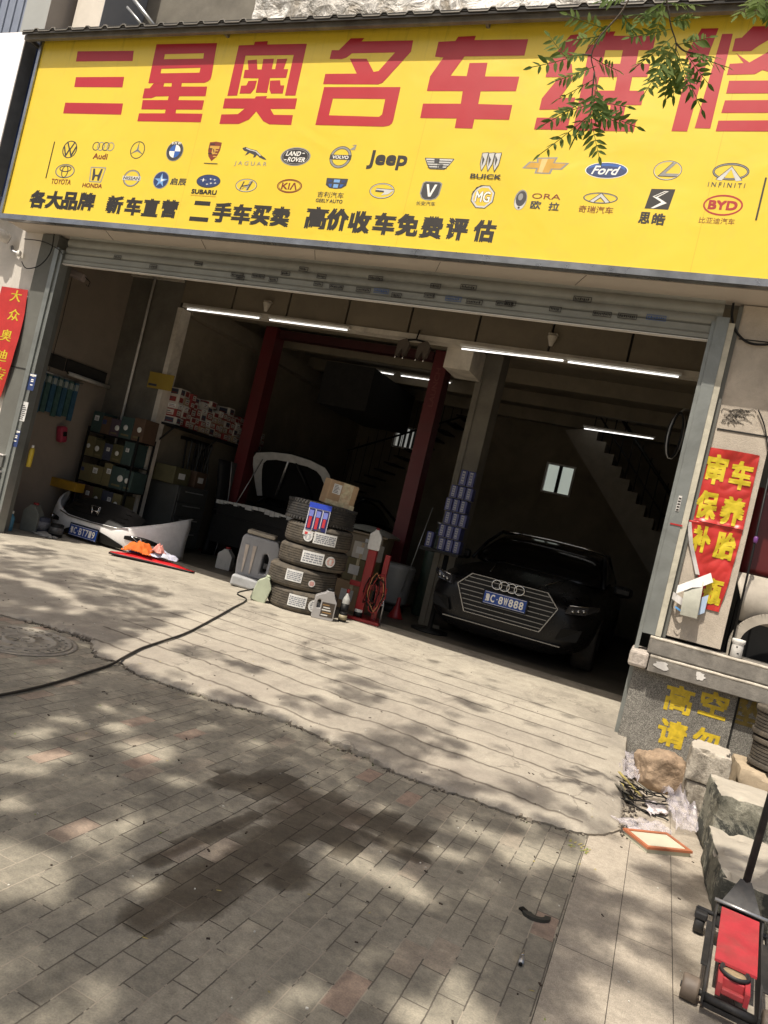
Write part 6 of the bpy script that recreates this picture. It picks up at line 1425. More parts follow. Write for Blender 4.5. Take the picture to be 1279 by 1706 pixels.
# floor jack ----------------------------------------------------------
JK = thing('floor_jack', 'low red trolley jack with upright black handle beside the stone kerb blocks', 'jack', (.515, 3.03, 0), -.105); JK.scale = (.95, .95, .95)
M_jr = mat('jack_red', (.38, .034, .044), .5, var=.2, vs=12, dirt=.55, bump=.12, bs=60, dirtcol=(.17, .07, .055, 1)); M_jb = mat('jack_black', (.016, .016, .017), .62, var=.3, vs=20, dirt=.3, dirtcol=(.12, .10, .08, 1)); M_jw = mat('worn_roller', (.14, .11, .085), .6, var=.35, vs=20)
for s in (-1, 1):
    g = MB(); g.prism([(-.36, .045), (-.33, .030), (.30, .060), (.36, .10), (.36, .155), (.27, .165), (.20, .14), (-.20, .125), (-.36, .085)], 'X', s * .083, s * .090, M_jb); g.b2((s * .0905, -.22, .108), (s * .112, .18, .113), M_jb); g.build('side_plate', None, JK)
    g = MB(); g.lathe([(.014, -.028), (.040, -.028), (.043, -.02), (.043, .02), (.040, .028), (.014, .028)], (s * .128, -.285, .043), M_jw, 24, 'X'); g.build('front_roller', None, JK)
    g = MB(); g.lathe([(.012, -.018), (.038, -.020), (.044, -.012), (.044, .012), (.038, .020), (.012, .018)], (s * .135, .30, .045), M_jb, 24, 'X'); g.box((s * .135, .29, .085), (.05, .07, .03), M_jb, None, .006); g.build('caster', None, JK)
g = MB(); g.add([(-.070, -.175, .132), (.070, -.175, .132), (.070, .225, .172), (-.070, .225, .172), (-.070, -.175, .122), (.070, -.175, .122), (.070, .225, .160), (-.070, .225, .160)], [(0, 1, 2, 3), (4, 7, 6, 5), (0, 4, 5, 1), (1, 5, 6, 2), (2, 6, 7, 3), (3, 7, 4, 0)], M_jr); g.build('cover_plate', None, JK)
g = MB(); g.b2((-.052, -.305, .07), (-.036, -.12, .115), M_jr); g.b2((.036, -.305, .07), (.052, -.12, .115), M_jr); g.b2((-.0359, -.245, .075), (.0359, -.19, .112), M_jr, .004); g.b2((-.0359, -.305, .078), (.0359, -.285, .10), M_jr, .004); la = g.build('lift_arm', None, JK)
g = MB(); g.lathe([(.0001, .113), (.040, .113), (.043, .128), (.050, .130), (.052, .118), (.046, .112)], (0, -.20, 0), M_jb, 28); g.lathe([(.0001, .1135), (.038, .1135), (.038, .118), (.0001, .118)], (0, -.20, 0), mat('saddle_pad', (.36, .27, .16), .7, var=.4, vs=30), 24); g.build('saddle', None, la)
g = MB(); g.tube([(-.16, -.285, .043), (.16, -.285, .043)], .011, M_jb, 10); g.b2((-.082, -.345, .030), (.082, -.315, .046), M_jb); g.tube([(-.082, -.335, .06), (.082, -.335, .06)], .013, M_jb, 10); g.build('axle', None, JK)
g = MB(); g.tube([(-.10, .262, .176), (.10, .262, .176)], .008, M_alum, 10); g.tube([(-.155, .30, .10), (.155, .30, .10)], .010, M_jb, 10); g.b2((-.082, .20, .09), (.082, .34, .10), M_jb)
for xx in (-.03, 0, .03): g.tube([(xx, .22, .15), (xx, .33, .15)], .008, M_jb, 8)
g.build('crossbar', None, JK)
g = MB(); g.add([(-.078, .27, .17), (.078, .27, .17), (.022, .36, .265), (-.022, .36, .265), (-.078, .31, .14), (.078, .31, .14), (.022, .40, .235), (-.022, .40, .235)], [(0, 1, 2, 3), (4, 7, 6, 5), (0, 4, 5, 1), (1, 5, 6, 2), (2, 6, 7, 3), (3, 7, 4, 0)], M_jb); g.build('handle_yoke', None, JK)
g = MB(); g.tube([(0, .365, .22), (.025, .43, .75), (.05, .50, 1.30)], .0155, M_jb, 12); hnd = g.build('handle', None, JK); g = MB(); g.tube([(.046, .488, 1.20), (.052, .507, 1.36)], .019, M_rubber, 12); g.build('grip', None, hnd)
# kerb blocks -----------------------------------------------------------
def stone_mat(name, col, lime, moss, tl=.5, tm=.5):
    t = NT(name); v = t.obj()
    n = t.noise(v, 14, 10, .75, .3); f = t.noise(v, 95, 6, .8)
    c = t.ramp(n, [(.3, tuple(x * .5 for x in col)), (.7, col)])
    c = t.mix(t.ramp(t.noise(v, 5.0, 10, .78, .4), [(tl - .04, G3(0)), (tl + .06, G3(.9))]), c, lime)
    c = t.mix(t.ramp(t.noise(v, 3.4, 10, .75, .5), [(tm, G3(0)), (tm + .05, G3(.92))]), c, moss)
    c = t.mix(.7, c, t.ramp(f, [(.3, G3(.6)), (.7, G3(1.25))]), 'MULTIPLY')
    # settled dust on upward faces
    sn = t.new('ShaderNodeSeparateXYZ'); t.link(t.new('ShaderNodeNewGeometry').outputs['Normal'], sn.inputs[0])
    d = t.math('MULTIPLY', t.ramp(t.math('ADD', sn.outputs[2], t.math('MULTIPLY', t.math('SUBTRACT', n, .5), .7)), [(.55, G3(0)), (.85, G3(.85))]), 1.0)
    c = t.mix(d, c, (.52, .47, .39, 1))
    t.link(c, t.b.inputs['Base Color']); t.b.inputs['Roughness'].default_value = .95; t.b.inputs['Specular IOR Level'].default_value = .2
    t.bump(t.math('ADD', n, t.math('MULTIPLY', f, .5)), 1.0, .012); return t.m
M_blk1 = stone_mat('kerb_stone', (.36, .32, .26), (.50, .45, .37, 1), (.20, .17, .145, 1), .48, .54); M_blk2 = stone_mat('limed_stone', (.30, .29, .23), (.44, .42, .34, 1), (.06, .062, .055, 1), .52, .47)
def block(label, x0, x1, y0, y1, z0, z1, m, rz=0, seed=0, name='kerb_block', sub=13):
    c = Vector(((x0 + x1) / 2, (y0 + y1) / 2, z0)); sx, sy, sz = x1 - x0, y1 - y0, z1 - z0
    bm = bmesh.new(); bmesh.ops.create_cube(bm, size=1.0)
    for v in bm.verts: v.co = Vector((v.co.x * sx, v.co.y * sy, (v.co.z + .5) * sz))
    bmesh.ops.bevel(bm, geom=list(bm.edges), offset=min(sx, sy, sz) * .09, segments=2, profile=.6, affect='EDGES')
    bmesh.ops.subdivide_edges(bm, edges=[e for e in bm.edges if e.calc_length() > .07], cuts=sub, use_grid_fill=True)
    for v in bm.verts:
        n = noise.noise_vector((v.co * 5) + Vector((seed * 3.1, 0, 0))) * .007 + noise.noise_vector((v.co * 19) + Vector((seed, 5, 0))) * .0045 + noise.noise_vector((v.co * 48) + Vector((seed, 5, 2))) * .004
        q = noise.noise(v.co * 9 + Vector((0, seed * 2.7, 0)))
        edge_ = (abs(v.co.x) > sx * .40) + (abs(v.co.y) > sy * .40) + (v.co.z > sz * .86)
        if edge_ >= 2 and q > .22: n -= Vector((v.co.x / sx, v.co.y / sy, .5)) * min(.05, (q - .2) * .22)
        if v.co.z < .01: n.z = 0
        v.co += n
    me = bpy.data.meshes.new(name); bm.to_mesh(me); bm.free(); me.materials.append(m)
    for p in me.polygons: p.use_smooth = True
    o = bpy.data.objects.new(name, me); COL.objects.link(o); o.location = c; o.rotation_euler = (0, 0, rz)
    return tag(auto_smooth(o, 45), label, 'stone block', 'stone kerb blocks at the lower right')
block('lower pale block beneath the pitted block by the granite plinth', .375, .62, 5.08, 5.45, .0, .165, M_blk1, .05, 1)
block('pitted pale block on top of its stack beside the brown rock', .375, .615, 5.06, 5.42, .172, .375, M_blk1, -.04, 2)
block('large lime stained block with a dark mossy patch behind the jack handle', .47, .98, 4.28, 4.66, .0, .35, M_blk2, .10, 3)
block('broken dark block at the right edge beside the large lime stained one', .99, 1.5, 4.2, 4.6, .0, .29, M_blk2, -.08, 8)
block('long low block with a rough left side nearest the jack', .475, .86, 3.50, 4.20, .0, .19, M_blk2, .03, 4)
block('low broken block right of the jack handle at the edge of the picture', .88, 1.4, 3.55, 4.15, .0, .22, M_blk2, -.05, 9)
block('flat tan block under the two small tyres at the right edge', .68, 1.25, 5.30, 5.75, .0, .30, mat('tan_stone', (.40, .32, .22), .9, var=.25, vs=8, bump=.5), .03, 5)
# rock, plastic, cords, air filter --------------------------------------
def rock(label, c, sx, sy, sz, m, seed):
    bm = bmesh.new(); bmesh.ops.create_icosphere(bm, subdivisions=5, radius=1)
    for v in bm.verts:
        p = v.co.copy(); q = Vector((max(-.80, min(.80, p.x)), max(-.78, min(.78, p.y)), max(-.72, min(.74, p.z))))
        k = 1 + .16 * noise.noise(p * 1.6 + Vector((seed, 0, 0))) + .06 * noise.noise(p * 4 + Vector((0, seed, 0))) + .03 * noise.noise(p * 11) + .015 * noise.noise(p * 26)
        v.co = Vector((q.x * sx * k, q.y * sy * k, (q.z + .70) * sz * k))
    me = bpy.data.meshes.new('rock'); bm.to_mesh(me); bm.free(); me.materials.append(m)
    for p in me.polygons: p.use_smooth = True
    o = bpy.data.objects.new('rock', me); COL.objects.link(o); o.location = c; o.rotation_euler = (0, 0, .5); return tag(o, label, 'rock')
rock('rounded brown rock resting by the foot of the granite plinth', (.235, 5.30, .0), .185, .15, .155, mat('brown_rock', (.33, .24, .16), .95, var=.35, vs=16, bump=1.0, bs=70, dirt=.35, dirtcol=(.17, .11, .08, 1)), 3)
tm = NT('thin_plastic_film'); tm.b.inputs['Base Color'].default_value = (.66, .62, .66, 1); tm.b.inputs['Roughness'].default_value = .25; tm.b.inputs['Alpha'].default_value = .36; M_film = tm.m
def film(label, pts, seed, m=M_film, h=.07, name='plastic_sheet', n=26):
    """crumpled sheet spanning four ground corners"""
    c = sum((Vector(p) for p in pts), Vector()) / 4
    def fn(u, v):
        p = (Vector(pts[0]) * (1 - u) + Vector(pts[1]) * u) * (1 - v) + (Vector(pts[3]) * (1 - u) + Vector(pts[2]) * u) * v
        e = noise.noise_vector((u * 5, v * 5, seed)) * .035
        r = abs(noise.noise((u * 4, v * 4, seed + 2))) + .30 * abs(noise.noise((u * 9, v * 9, seed + 7)))
        return p + Vector((e.x, e.y, 0)) - c + Vector((0, 0, .004 + h * r))
    g = MB(); g.grid(n, n, fn, m, True); o = auto_smooth(g.build(name, None), 28); o.location = c
    return tag(o, label, 'plastic sheet')
G = lambda px, py, z=0.0: tuple(atz(px, py, z))
film('crumpled white plastic sheet tucked under the left of the rock', [G(1012, 1242, .02), G(1062, 1262, .10), G(1062, 1305, .05), G(1025, 1290, .02)], 1, h=.08)
film('clear crinkled plastic bag between the rock and the kerb blocks', [G(1098, 1325, .05), G(1140, 1335, .10), G(1172, 1392, .02), G(1125, 1385, .02)], 4, h=.12)
film('flat pale plastic scrap beside the orange framed filter', [G(1015, 1365), G(1100, 1370), G(1120, 1392), G(1060, 1392)], 9, h=.035)
film('torn pale paper scrap under the black cords', [G(1075, 1335, .01), G(1105, 1342, .01), G(1112, 1360, .01), G(1080, 1358, .01)], 12, mat('scrap_paper', (.55, .50, .50), .8, var=.2), .03)
c = atz(1060, 1330, 0)
t = thing('cord_tangle', 'tangle of black cords and trim strips below the rock', 'cord', (c.x, c.y, .0)); random.seed(5); g = MB()
for k in range(15):
    p = Vector((rnd(-.12, .06), rnd(-.22, .22), rnd(.01, .05))); pts = []; d = Vector((rnd(-.3, .5), rnd(-1, .3), 0)).normalized()
    for j in range(9):
        pts.append(p.copy()); d = (d + Vector((rnd(-.7, .7), rnd(-.7, .7), 0))).normalized(); p = p + d * .032 + Vector((0, 0, rnd(-.01, .012))); p.z = max(.006, min(.08, p.z))
    g.tube(cr(pts, 3), rnd(.003, .0065), M_black, 5)
g.build('cords', None, t); g = MB()
for k in range(9):
    a = rnd(-1.4, -.7); q = (rnd(-.12, .05), rnd(-.12, .22), rnd(.02, .06)); g.box(q, (rnd(.16, .30), rnd(.012, .03), .006), (M_black, mat('dull_strip', (.16, .15, .12), .7), Ml[0])[k % 3], (rnd(-.3, .3), rnd(-.2, .2), a))
g.build('trim_strips', None, t)
cs = [Vector(G(1048, 1388, .03)), Vector(G(1100, 1381, .03)), Vector(G(1140, 1412, .03)), Vector(G(1092, 1421, .03))]
cc = sum(cs, Vector()) / 4; cc.z = 0; ax = ((cs[3] - cs[0]) + (cs[2] - cs[1])).normalized(); ay = ((cs[1] - cs[0]) + (cs[2] - cs[3])).normalized(); lx = ((cs[3] - cs[0]).length + (cs[2] - cs[1]).length) / 2; ly = ((cs[1] - cs[0]).length + (cs[2] - cs[3]).length) / 2
AF = thing('air_filter', 'orange framed panel air filter with pale pleats lying near the kerb blocks', 'filter', (cc.x, cc.y, .001), math.atan2(ax.y, ax.x))
M_or = mat('orange_frame', (.42, .14, .065), .6, var=.2, dirt=.3)
h = .034
g = MB()
for a, b in (((-lx / 2, -ly / 2, h - .012), (lx / 2, -ly / 2 + .02, h)), ((-lx / 2, ly / 2 - .02, h - .012), (lx / 2, ly / 2, h)), ((-lx / 2, -ly / 2 + .0201, h - .012), (-lx / 2 + .02, ly / 2 - .0201, h)), ((lx / 2 - .02, -ly / 2 + .0201, h - .012), (lx / 2, ly / 2 - .0201, h))): g.b2(a, b, M_or)
g.build('frame', None, AF); M_ple = mat('filter_paper', (.50, .49, .38), .9, var=.08)
g = MB(); n = 34; vs = []; 
for k in range(n + 1):
    x = -lx / 2 + .0205 + (lx - .041) * k / n; z = h - .008 + (.005 if k % 2 else 0)
    vs += [(x, -ly / 2 + .0205, z), (x, ly / 2 - .0205, z)]
g.add(vs, [(2 * k, 2 * k + 1, 2 * k + 3, 2 * k + 2) for k in range(n)], M_ple); g.b2((-lx / 2 + .006, -ly / 2 + .006, 0), (lx / 2 - .006, ly / 2 - .006, h - .0125), M_ple); g.build('pleated_paper', None, AF)
# small tyres at the right edge, cup, grey car trim, red panel --------------
tyre((.93, 5.52, .512), 'upper dusty tyre of the pair leaning at the right edge', .19, .10, .19, 0, 'tyres at the right edge', (0, 0), M_dusty); tyre((.95, 5.50, .315), 'lower dusty tyre of the pair on the tan block', .20, .10, .19, .4, 'tyres at the right edge', (0, 0), M_dusty)
c = at(1226, 1092, 5.97)
t = thing('white_cup', 'chipped white plastic cup standing on the stone ledge', 'cup', (c.x, 6.0, .9255)); g = MB(); g.lathe([(.036, 0), (.040, .004), (.040, .085), (.038, .10), (.046, .112), (.046, .135), (.042, .137), (.040, .115), (.034, .10), (.034, .01), (0.0001, .008)], (0, 0, 0), M_white, 24); g.build('cup_wall', None, t); g = MB(); g.b2((-.012, -.0415, .075), (-.002, -.0402, .085), M_black); g.b2((.0, -.0415, .03), (.014, -.0402, .038), M_black); g.build('mark', None, t)
t = thing('bumper_trim', 'dusty beige car bumper corner standing on the ledge beside the pillar', 'car part', (.50, 6.14, .9255))
M_bei = mat('dusty_beige_plastic', (.40, .36, .30), .55, var=.15, vs=6, dirt=.4)
g = MB()
g.grid(14, 16, lambda u, v: (.0 + .10 * (1 - v) ** 2 * .6 + u * (.62 - .10 * v) + .02 * math.sin(v * 5), .10 * math.sin(u * 2.2) - .07 * math.sin(math.pi * v), .27 + v * .36), M_bei)
o = g.build('trim_skin', None, t); o.modifiers.new('s', 'SOLIDIFY').thickness = .008
g = MB(); pl = cr([Vector((.06, -.05, .0)), Vector((.055, -.055, .12)), Vector((.09, -.06, .22)), Vector((.17, -.075, .30)), Vector((.28, -.08, .34)), Vector((.55, -.06, .36))], 5)
for (a, b) in zip(pl, pl[1:]):
    d = (b - a).normalized(); nn = Vector((-d.z, 0, d.x)) * .035; g.add([a + nn, b + nn, b - nn, a - nn, a + nn + Vector((0, .03, 0)), b + nn + Vector((0, .03, 0)), b - nn + Vector((0, .03, 0)), a - nn + Vector((0, .03, 0))], [(0, 1, 2, 3), (4, 7, 6, 5), (0, 4, 5, 1), (2, 6, 7, 3)], M_bei)
g.build('arch_lip', None, t)
t = thing('body_panel', 'dark red car panel standing upright in the bay beyond the right pillar', 'panel', (.50, 6.50, .9)); g = MB(); g.grid(8, 10, lambda u, v: (u * .8, .06 * math.sin(u * 2) + .02 * v, .65 + v * .72), mat('dark_red_panel', (.10, .012, .012), .35, var=.15)); o = g.build('panel_skin', None, t); o.modifiers.new('s', 'SOLIDIFY').thickness = .02; g = MB(); g.b2((.05, .02, -.50), (.70, .10, .649), M_black); g.build('support', None, t)
t = thing('metal_rod', 'thin dark rod with purple knob leaning beside the right pillar', 'rod', (.52, 6.03, .926)); g = MB(); g.tube([(.02, 0, 0), (.015, .0, .75), (.0, .02, 1.55)], .008, M_black, 6); g.build('rod', None, t); g = MB(); g.lathe([(.010, .86), (.016, .87), (.016, .90), (.010, .91)], (.015, 0, 0), mat('purple_knob', (.16, .05, .22), .4), 10); g.build('knob', None, t)
# ================================================================== POSTERS AND STENCILS
M_pred = mat('red_banner', (.44, .026, .020), .35, var=.14, vs=9); M_pyel = mat('yellow_banner_ink', (.58, .45, .02), .4, var=.12, vs=20)
PO = thing('banner_poster', 'creased red poster with yellow characters taped to the right pillar, torn at the bottom', 'poster', (0, 0, 0))
def lerp(a, b, t): return a + (b - a) * t
EDGE = [(2.44, .072, .432), (2.07, .060, .436), (1.86, .052, .438), (1.68, .105, .432), (1.45, .205, .425), (1.22, .295, .405)]
def edge(z):
    for a, b in zip(EDGE, EDGE[1:]):
        if b[0] <= z <= a[0]:
            k = (a[0] - z) / (a[0] - b[0]); return lerp(a[1], b[1], k), lerp(a[2], b[2], k)
    return EDGE[-1][1:] if z < 1.3 else EDGE[0][1:]
def wav(x, z):
    w = .018 * abs(noise.noise((x * 5 + z * 2.5, z * 4 - x * 3, 1))) + .014 * abs(noise.noise((x * 9 - z * 7, z * 5 + x * 6, 4)))
    w += .012 * max(0, 1 - abs(z - 1.865) / .03) + .016 * max(0, (z - 2.36) / .08) * (1 - abs((x - .25) / .2)) + .02 * max(0, .16 - x) / .1 * (z < 1.86)
    return 6.046 - w
def poster_piece(z1, z0, nm):
    g = MB(); g.grid(60, 80, lambda u, v: (lambda e, z: (lerp(e[0], e[1], u), wav(lerp(e[0], e[1], u), z), z))(edge(lerp(z1, z0, v)), lerp(z1, z0, v)), M_pred)
    o = g.build(nm, None, PO); return o
poster_piece(2.44, 1.864, 'upper_sheet'); poster_piece(1.860, 1.22, 'lower_sheet')
def fine_text(ch, mx):
    vs, fs = text_mesh(ch); vs = list(vs); out = []; st = [tuple(f) for f in fs]
    mid = {}
    while st:
        f = st.pop()
        if len(f) > 3: st += [(f[0], f[i], f[i + 1]) for i in range(1, len(f) - 1)]; continue
        L = [((vs[f[i]][0] - vs[f[(i + 1) % 3]][0]) ** 2 + (vs[f[i]][1] - vs[f[(i + 1) % 3]][1]) ** 2, i) for i in range(3)]
        l, i = max(L)
        if l < mx * mx: out.append(f); continue
        a, b, c = f[i], f[(i + 1) % 3], f[(i + 2) % 3]; k = (min(a, b), max(a, b))
        if k not in mid: mid[k] = len(vs); vs.append(((vs[a][0] + vs[b][0]) / 2, (vs[a][1] + vs[b][1]) / 2))
        m = mid[k]; st += [(a, m, c), (m, b, c)]
    return vs, out
def pchar(ch, x0, x1, z0, z1, bold=.045):
    vs, fs = fine_text(ch, .10); g = MB()
    for du, dv in ((-bold, -bold), (bold, -bold), (-bold, bold), (bold, bold), (0, 0), (0, bold), (0, -bold)):
        k = rnd(.0028, .0042)
        g.add([(lambda x, z: (x, wav(x, z) - k, z))(lerp(x0, x1, .5 + (u - .5) * (1 - 2 * bold) + du), lerp(z0, z1, .5 + (v - .5) * (1 - 2 * bold) + dv)) for u, v in vs], fs, M_pyel)
    g.build('yellow_character', None, PO)
pchar('审', .085, .235, 2.16, 2.395); pchar('车', .262, .415, 2.155, 2.375)
pchar('保', .078, .230, 1.885, 2.105); pchar('养', .255, .420, 1.875, 2.095)
pchar('补', .105, .240, 1.63, 1.835); pchar('胎', .272, .415, 1.615, 1.825); pchar('瓶', .268, .398, 1.262, 1.46)
M_pback = mat('poster_back', (.62, .60, .58), .6, var=.12); M_dull = mat('dull_grey_flap', (.36, .36, .30), .6, var=.2, vs=12)
g = MB(); g.grid(10, 8, lambda u, v: (lerp(.29, .085, u) + .03 * v * (u < .5), 6.03 - .03 * math.sin(math.pi * u) - .05 * u - .02 * v, lerp(1.45, 1.30, u) + .045 * (1 - v) - .02 * v), M_pback); g.build('torn_edge', None, PO)
g = MB(); g.grid(10, 12, lambda u, v: (lerp(.135, .255, u) + .01 * v, 5.99 - .06 * math.sin(math.pi * v * .6) - .01 * u, lerp(1.385, 1.135, v) + .03 * u * (1 - v)), M_dull); g.build('folded_flap', None, PO)
g = MB(); g.grid(8, 6, lambda u, v: (lerp(.065, .17, u), 6.0 - .05 * math.sin(u * 3), lerp(1.29, 1.205, v) - .045 * u + .03 * v), M_pback); g.grid(6, 3, lambda u, v: (lerp(.10, .17, u), 5.998 - .05 * math.sin((.3 + .7 * u) * 3), lerp(1.19, 1.175, v) - .03 * u), ink(90, 150, 205)); g.grid(6, 4, lambda u, v: (lerp(.27, .31, u), 6.01, lerp(1.30, 1.16, v) + .03 * u), ink(170, 190, 215)); g.build('paper_scrap', None, PO)
g = MB(); g.grid(5, 12, lambda u, v: (edge(lerp(1.84, 1.46, v))[0] - .012 + .03 * u, wav(edge(lerp(1.84, 1.46, v))[0], lerp(1.84, 1.46, v)) - .003 - .012 * u, lerp(1.84, 1.46, v)), M_pback); g.build('curled_edge', None, PO)
# left banner
LB = thing('banner_poster', 'tall red banner with yellow characters on the neighbour wall at the left edge', 'poster', (0, 0, 0))
def lw(x, z): return 5.965 - .02 * math.sin((z - 1.6) * 3.4) - .012 * abs(noise.noise((x * 4, z * 3, 8)))
def lr(z): return -7.325 + .055 * math.sin(max(0, (2.9 - z) / 1.27) * math.pi) * 1.3
g = MB(); g.grid(16, 40, lambda u, v: (lambda z: (lerp(-7.75, lr(z), u), lw(lerp(-7.75, lr(z), u), z), z))(lerp(2.90, 1.63, v)), M_pred); g.build('banner_sheet', None, LB)
pz = [(22, 491, '大'), (20, 523, '众'), (9, 558, '奥'), (3, 592, '迪'), (0, 622, '专')]
for px, py, ch in pz:
    c = at(px, py, 5.94); vs, fs = text_mesh(ch); g = MB()
    for du in (-.004, 0, .004): g.add([(lambda x, z: (x, lw(x, z) - .002 - abs(du) * .1, z))(c.x + (u - .5) * .17 + du, c.z + (v - .5) * .135) for u, v in vs], fs, M_pyel)
    g.build('yellow_character', None, LB)
# stencilled warning on the plinth
M_sten = mat('yellow_stencil_paint', (.56, .40, .02), .6, var=.3, vs=25)
def stencil(ch, px, py, w, h, Y, m=M_sten, lift=.003):
    ST_ = MB(); c = at(px, py, Y); put_text(ST_, ch, lambda u, v: (c.x + (u - .5) * w, Y - lift, c.z + (v - .5) * h), m, .035); ST_.build('painted_character', None, PL)
stencil('高', 1131, 1165, .20, .205, 5.95); stencil('空', 1189, 1174, .19, .19, 5.95); stencil('请', 1119, 1222, .205, .20, 5.95); stencil('勿', 1175, 1234, .18, .18, 5.95)
M_sten2 = mat('worn_stencil_paint', (.20, .145, .03), .7, var=.5, vs=25)
stencil('坠', 1245, 1188, .19, .19, 5.975, M_sten2)
# stickers on the left post, camera, cables
for k, (x0, y0, x1, y1, m, lb) in enumerate(((47, 618, 58, 655, I_nav, 'upper'), (28, 664, 46, 706, M_lblw, 'middle'), (18, 712, 33, 748, I_nav, 'lower'))):
    cx, cy = (x0 + x1) / 2, (y0 + y1) / 2; c = at(cx, cy, 5.985); w, h = (.055, .19) if k != 1 else (.065, .22)
    t = thing('sticker', '%s sticker on the left pillar below the red banner' % (('dark blue', 'white and green', 'dark blue')[k] + ' ' + lb), 'sticker', (c.x, 5.982, c.z))
    g = MB(); g.b2((-w, 0, -h / 2), (w, .003, h / 2), m); g.build('sheet', None, t)
    g = MB()
    if k == 1: g.b2((-w, -.0015, -h / 2), (-w * .45, -.0003, h / 2), ink(70, 130, 90)); [g.b2((-w * .35, -.0015, -h * .42 + .022 * q), (w * rnd(.3, .9), -.0003, -h * .42 + .010 + .022 * q), I_dk) for q in range(8)]
    else: g.b2((-w * .8, -.0015, h * .36), (w * .9, -.0003, h * .46), I_wht); [g.b2((-w * .2, -.0015, -h * .2 + .02 * q), (w * .5, -.0003, -h * .2 + .012 + .02 * q), I_wht) for q in (0, 2, 3, 5)]
    g.build('print', None, t)
c = at(12, 398, 5.93)
t = thing('security_camera', 'white bullet security camera on the wall under the left end of the sign', 'camera', c); g = MB(); g.lathe([(.05, -.02), (.062, 0), (.062, .12), (.05, .16), (.0001, .165)], (0, 0, 0), M_white, 20, 'Y', Matrix.Rotation(-.5, 3, 'Z') @ Matrix.Rotation(-.25, 3, 'X')); g.build('housing', None, t); g = MB(); g.lathe([(.0001, -.026), (.046, -.024), (.05, -.0201)], (0, 0, 0), M_black, 20, 'Y', Matrix.Rotation(-.5, 3, 'Z') @ Matrix.Rotation(-.25, 3, 'X')); g.build('lens', None, t)
g = MB(); g.tube([(.03, .06, -.06), (.06, .05, -.12), (.14, .04, -.14), (.17, .07, -.13)], .018, M_alum, 8); g.lathe([(.035, 0), (.035, .02)], (.18, .055, -.14), M_white, 14, 'Y'); g.build('arm', None, t)
g = MB(); g.tube(cr([at(40, 398, 5.96), at(70, 402, 5.96), at(95, 414, 5.95), at(104, 424, 5.95)], 5), .005, M_black, 6); g.tube(cr([at(90, 390, 5.96), at(84, 420, 5.95), at(66, 442, 5.94), at(44, 447, 5.95), at(36, 436, 5.95)], 5), .006, M_black, 6)
tag(g.build('cable', None), 'loose black cables looping on the wall beside the security camera', 'cable')
g = MB(); g.tube(cr([at(1222, 505, 6.02), at(1219, 525, 6.02), at(1224, 548, 6.02), at(1240, 567, 6.03), at(1262, 574, 6.03), at(1300, 572, 6.03)], 5), .009, M_black, 6)
tag(g.build('cable', None), 'thick dark cable drooping across the right pillar under the soffit', 'cable')
g = MB(); g.tube(cr([at(1263, 683, 6.03), at(1272, 705, 6.03), at(1277, 730, 6.03), at(1283, 775, 6.03)], 4), .005, M_black, 6); tag(g.build('wire', None), 'short dangling wire with a dark knob high on the right pillar', 'wire')
# ================================================================== STREET TREE (stands behind the camera, shades the pavement)
TR = thing('street_tree', 'street tree with long feathery leaves hanging in front of the yellow sign', 'tree', (-1.9, -1.9, 0.0))
M_bark = mat('bark', (.10, .08, .06), .95, var=.35, vs=14, bump=.8, bs=30)
def leaf_mat(name, c1, c2, tr):
    t = NT(name); oi = t.noise(t.pos(), 3.1, 3); c = t.ramp(oi, [(.35, c1), (.65, c2)])
    t.link(c, t.b.inputs['Base Color']); t.b.inputs['Roughness'].default_value = .75; t.b.inputs['Specular IOR Level'].default_value = .2
    tr_ = t.new('ShaderNodeBsdfTranslucent'); t.link(c, tr_.inputs['Color']); mx = t.new('ShaderNodeMixShader'); mx.inputs[0].default_value = tr
    t.link(t.b.outputs[0], mx.inputs[1]); t.link(tr_.outputs[0], mx.inputs[2]); t.link(mx.outputs[0], t.n['Material Output'].inputs['Surface']); return t.m
M_leaf = leaf_mat('tree_leaf', (.045, .080, .018), (.075, .12, .028), .40); M_leaf2 = leaf_mat('hanging_leaf', (.065, .12, .026), (.16, .22, .06), .5)
o0 = Vector(TR.location)
g = MB(); W = [Vector((0, 0, 0)), Vector((.05, .03, 1.2)), Vector((.02, .1, 2.4)), Vector((.1, .25, 3.6)), Vector((.15, .5, 4.8)), Vector((.1, .9, 6.2)), Vector((.2, .6, 7.6))]
g.tube(cr(W, 4), .17, M_bark, 14, True, lambda k: 1.15 - .75 * k); g.build('trunk', None, TR)
HB = Vector((-.72, 2.55, 4.35)) - o0
for pts, r in (([W[3], Vector((2.4, 1.0, 4.9)), Vector((3.2, 3.6, 5.0)), Vector((2.2, 4.6, 4.7)), HB], .07), ([W[3], Vector((-1.2, 1.2, 5.0)), Vector((-2.4, 1.4, 7.2))], .08), ([W[4], Vector((1.6, .9, 6.0)), Vector((2.9, .6, 8.2))], .07), ([W[4], Vector((-.2, 1.2, 6.4)), Vector((-.6, 2.0, 8.4))], .06), ([W[4], Vector((-1.6, .2, 6.4)), Vector((-3.2, -.6, 8.4))], .06), ([W[4], Vector((.6, -.8, 6.2)), Vector((1.0, -2.0, 8.2))], .06)):
    g = MB(); g.tube(cr(pts, 5), r, M_bark, 8, True, lambda k: 1 - .75 * k); g.build('limb', None, TR)
def leaflet(mb, b, d, nrm, L, W, m):
    s = d.cross(nrm).normalized() * W / 2; dn = nrm * (-.10 * L)
    mb.add([b, b + d * L * .30 + s, b + d * L * .68 + s * .8 + dn * .5, b + d * L + dn, b + d * L * .68 - s * .8 + dn * .5, b + d * L * .30 - s], [(0, 1, 2, 3), (0, 3, 4, 5)], m)
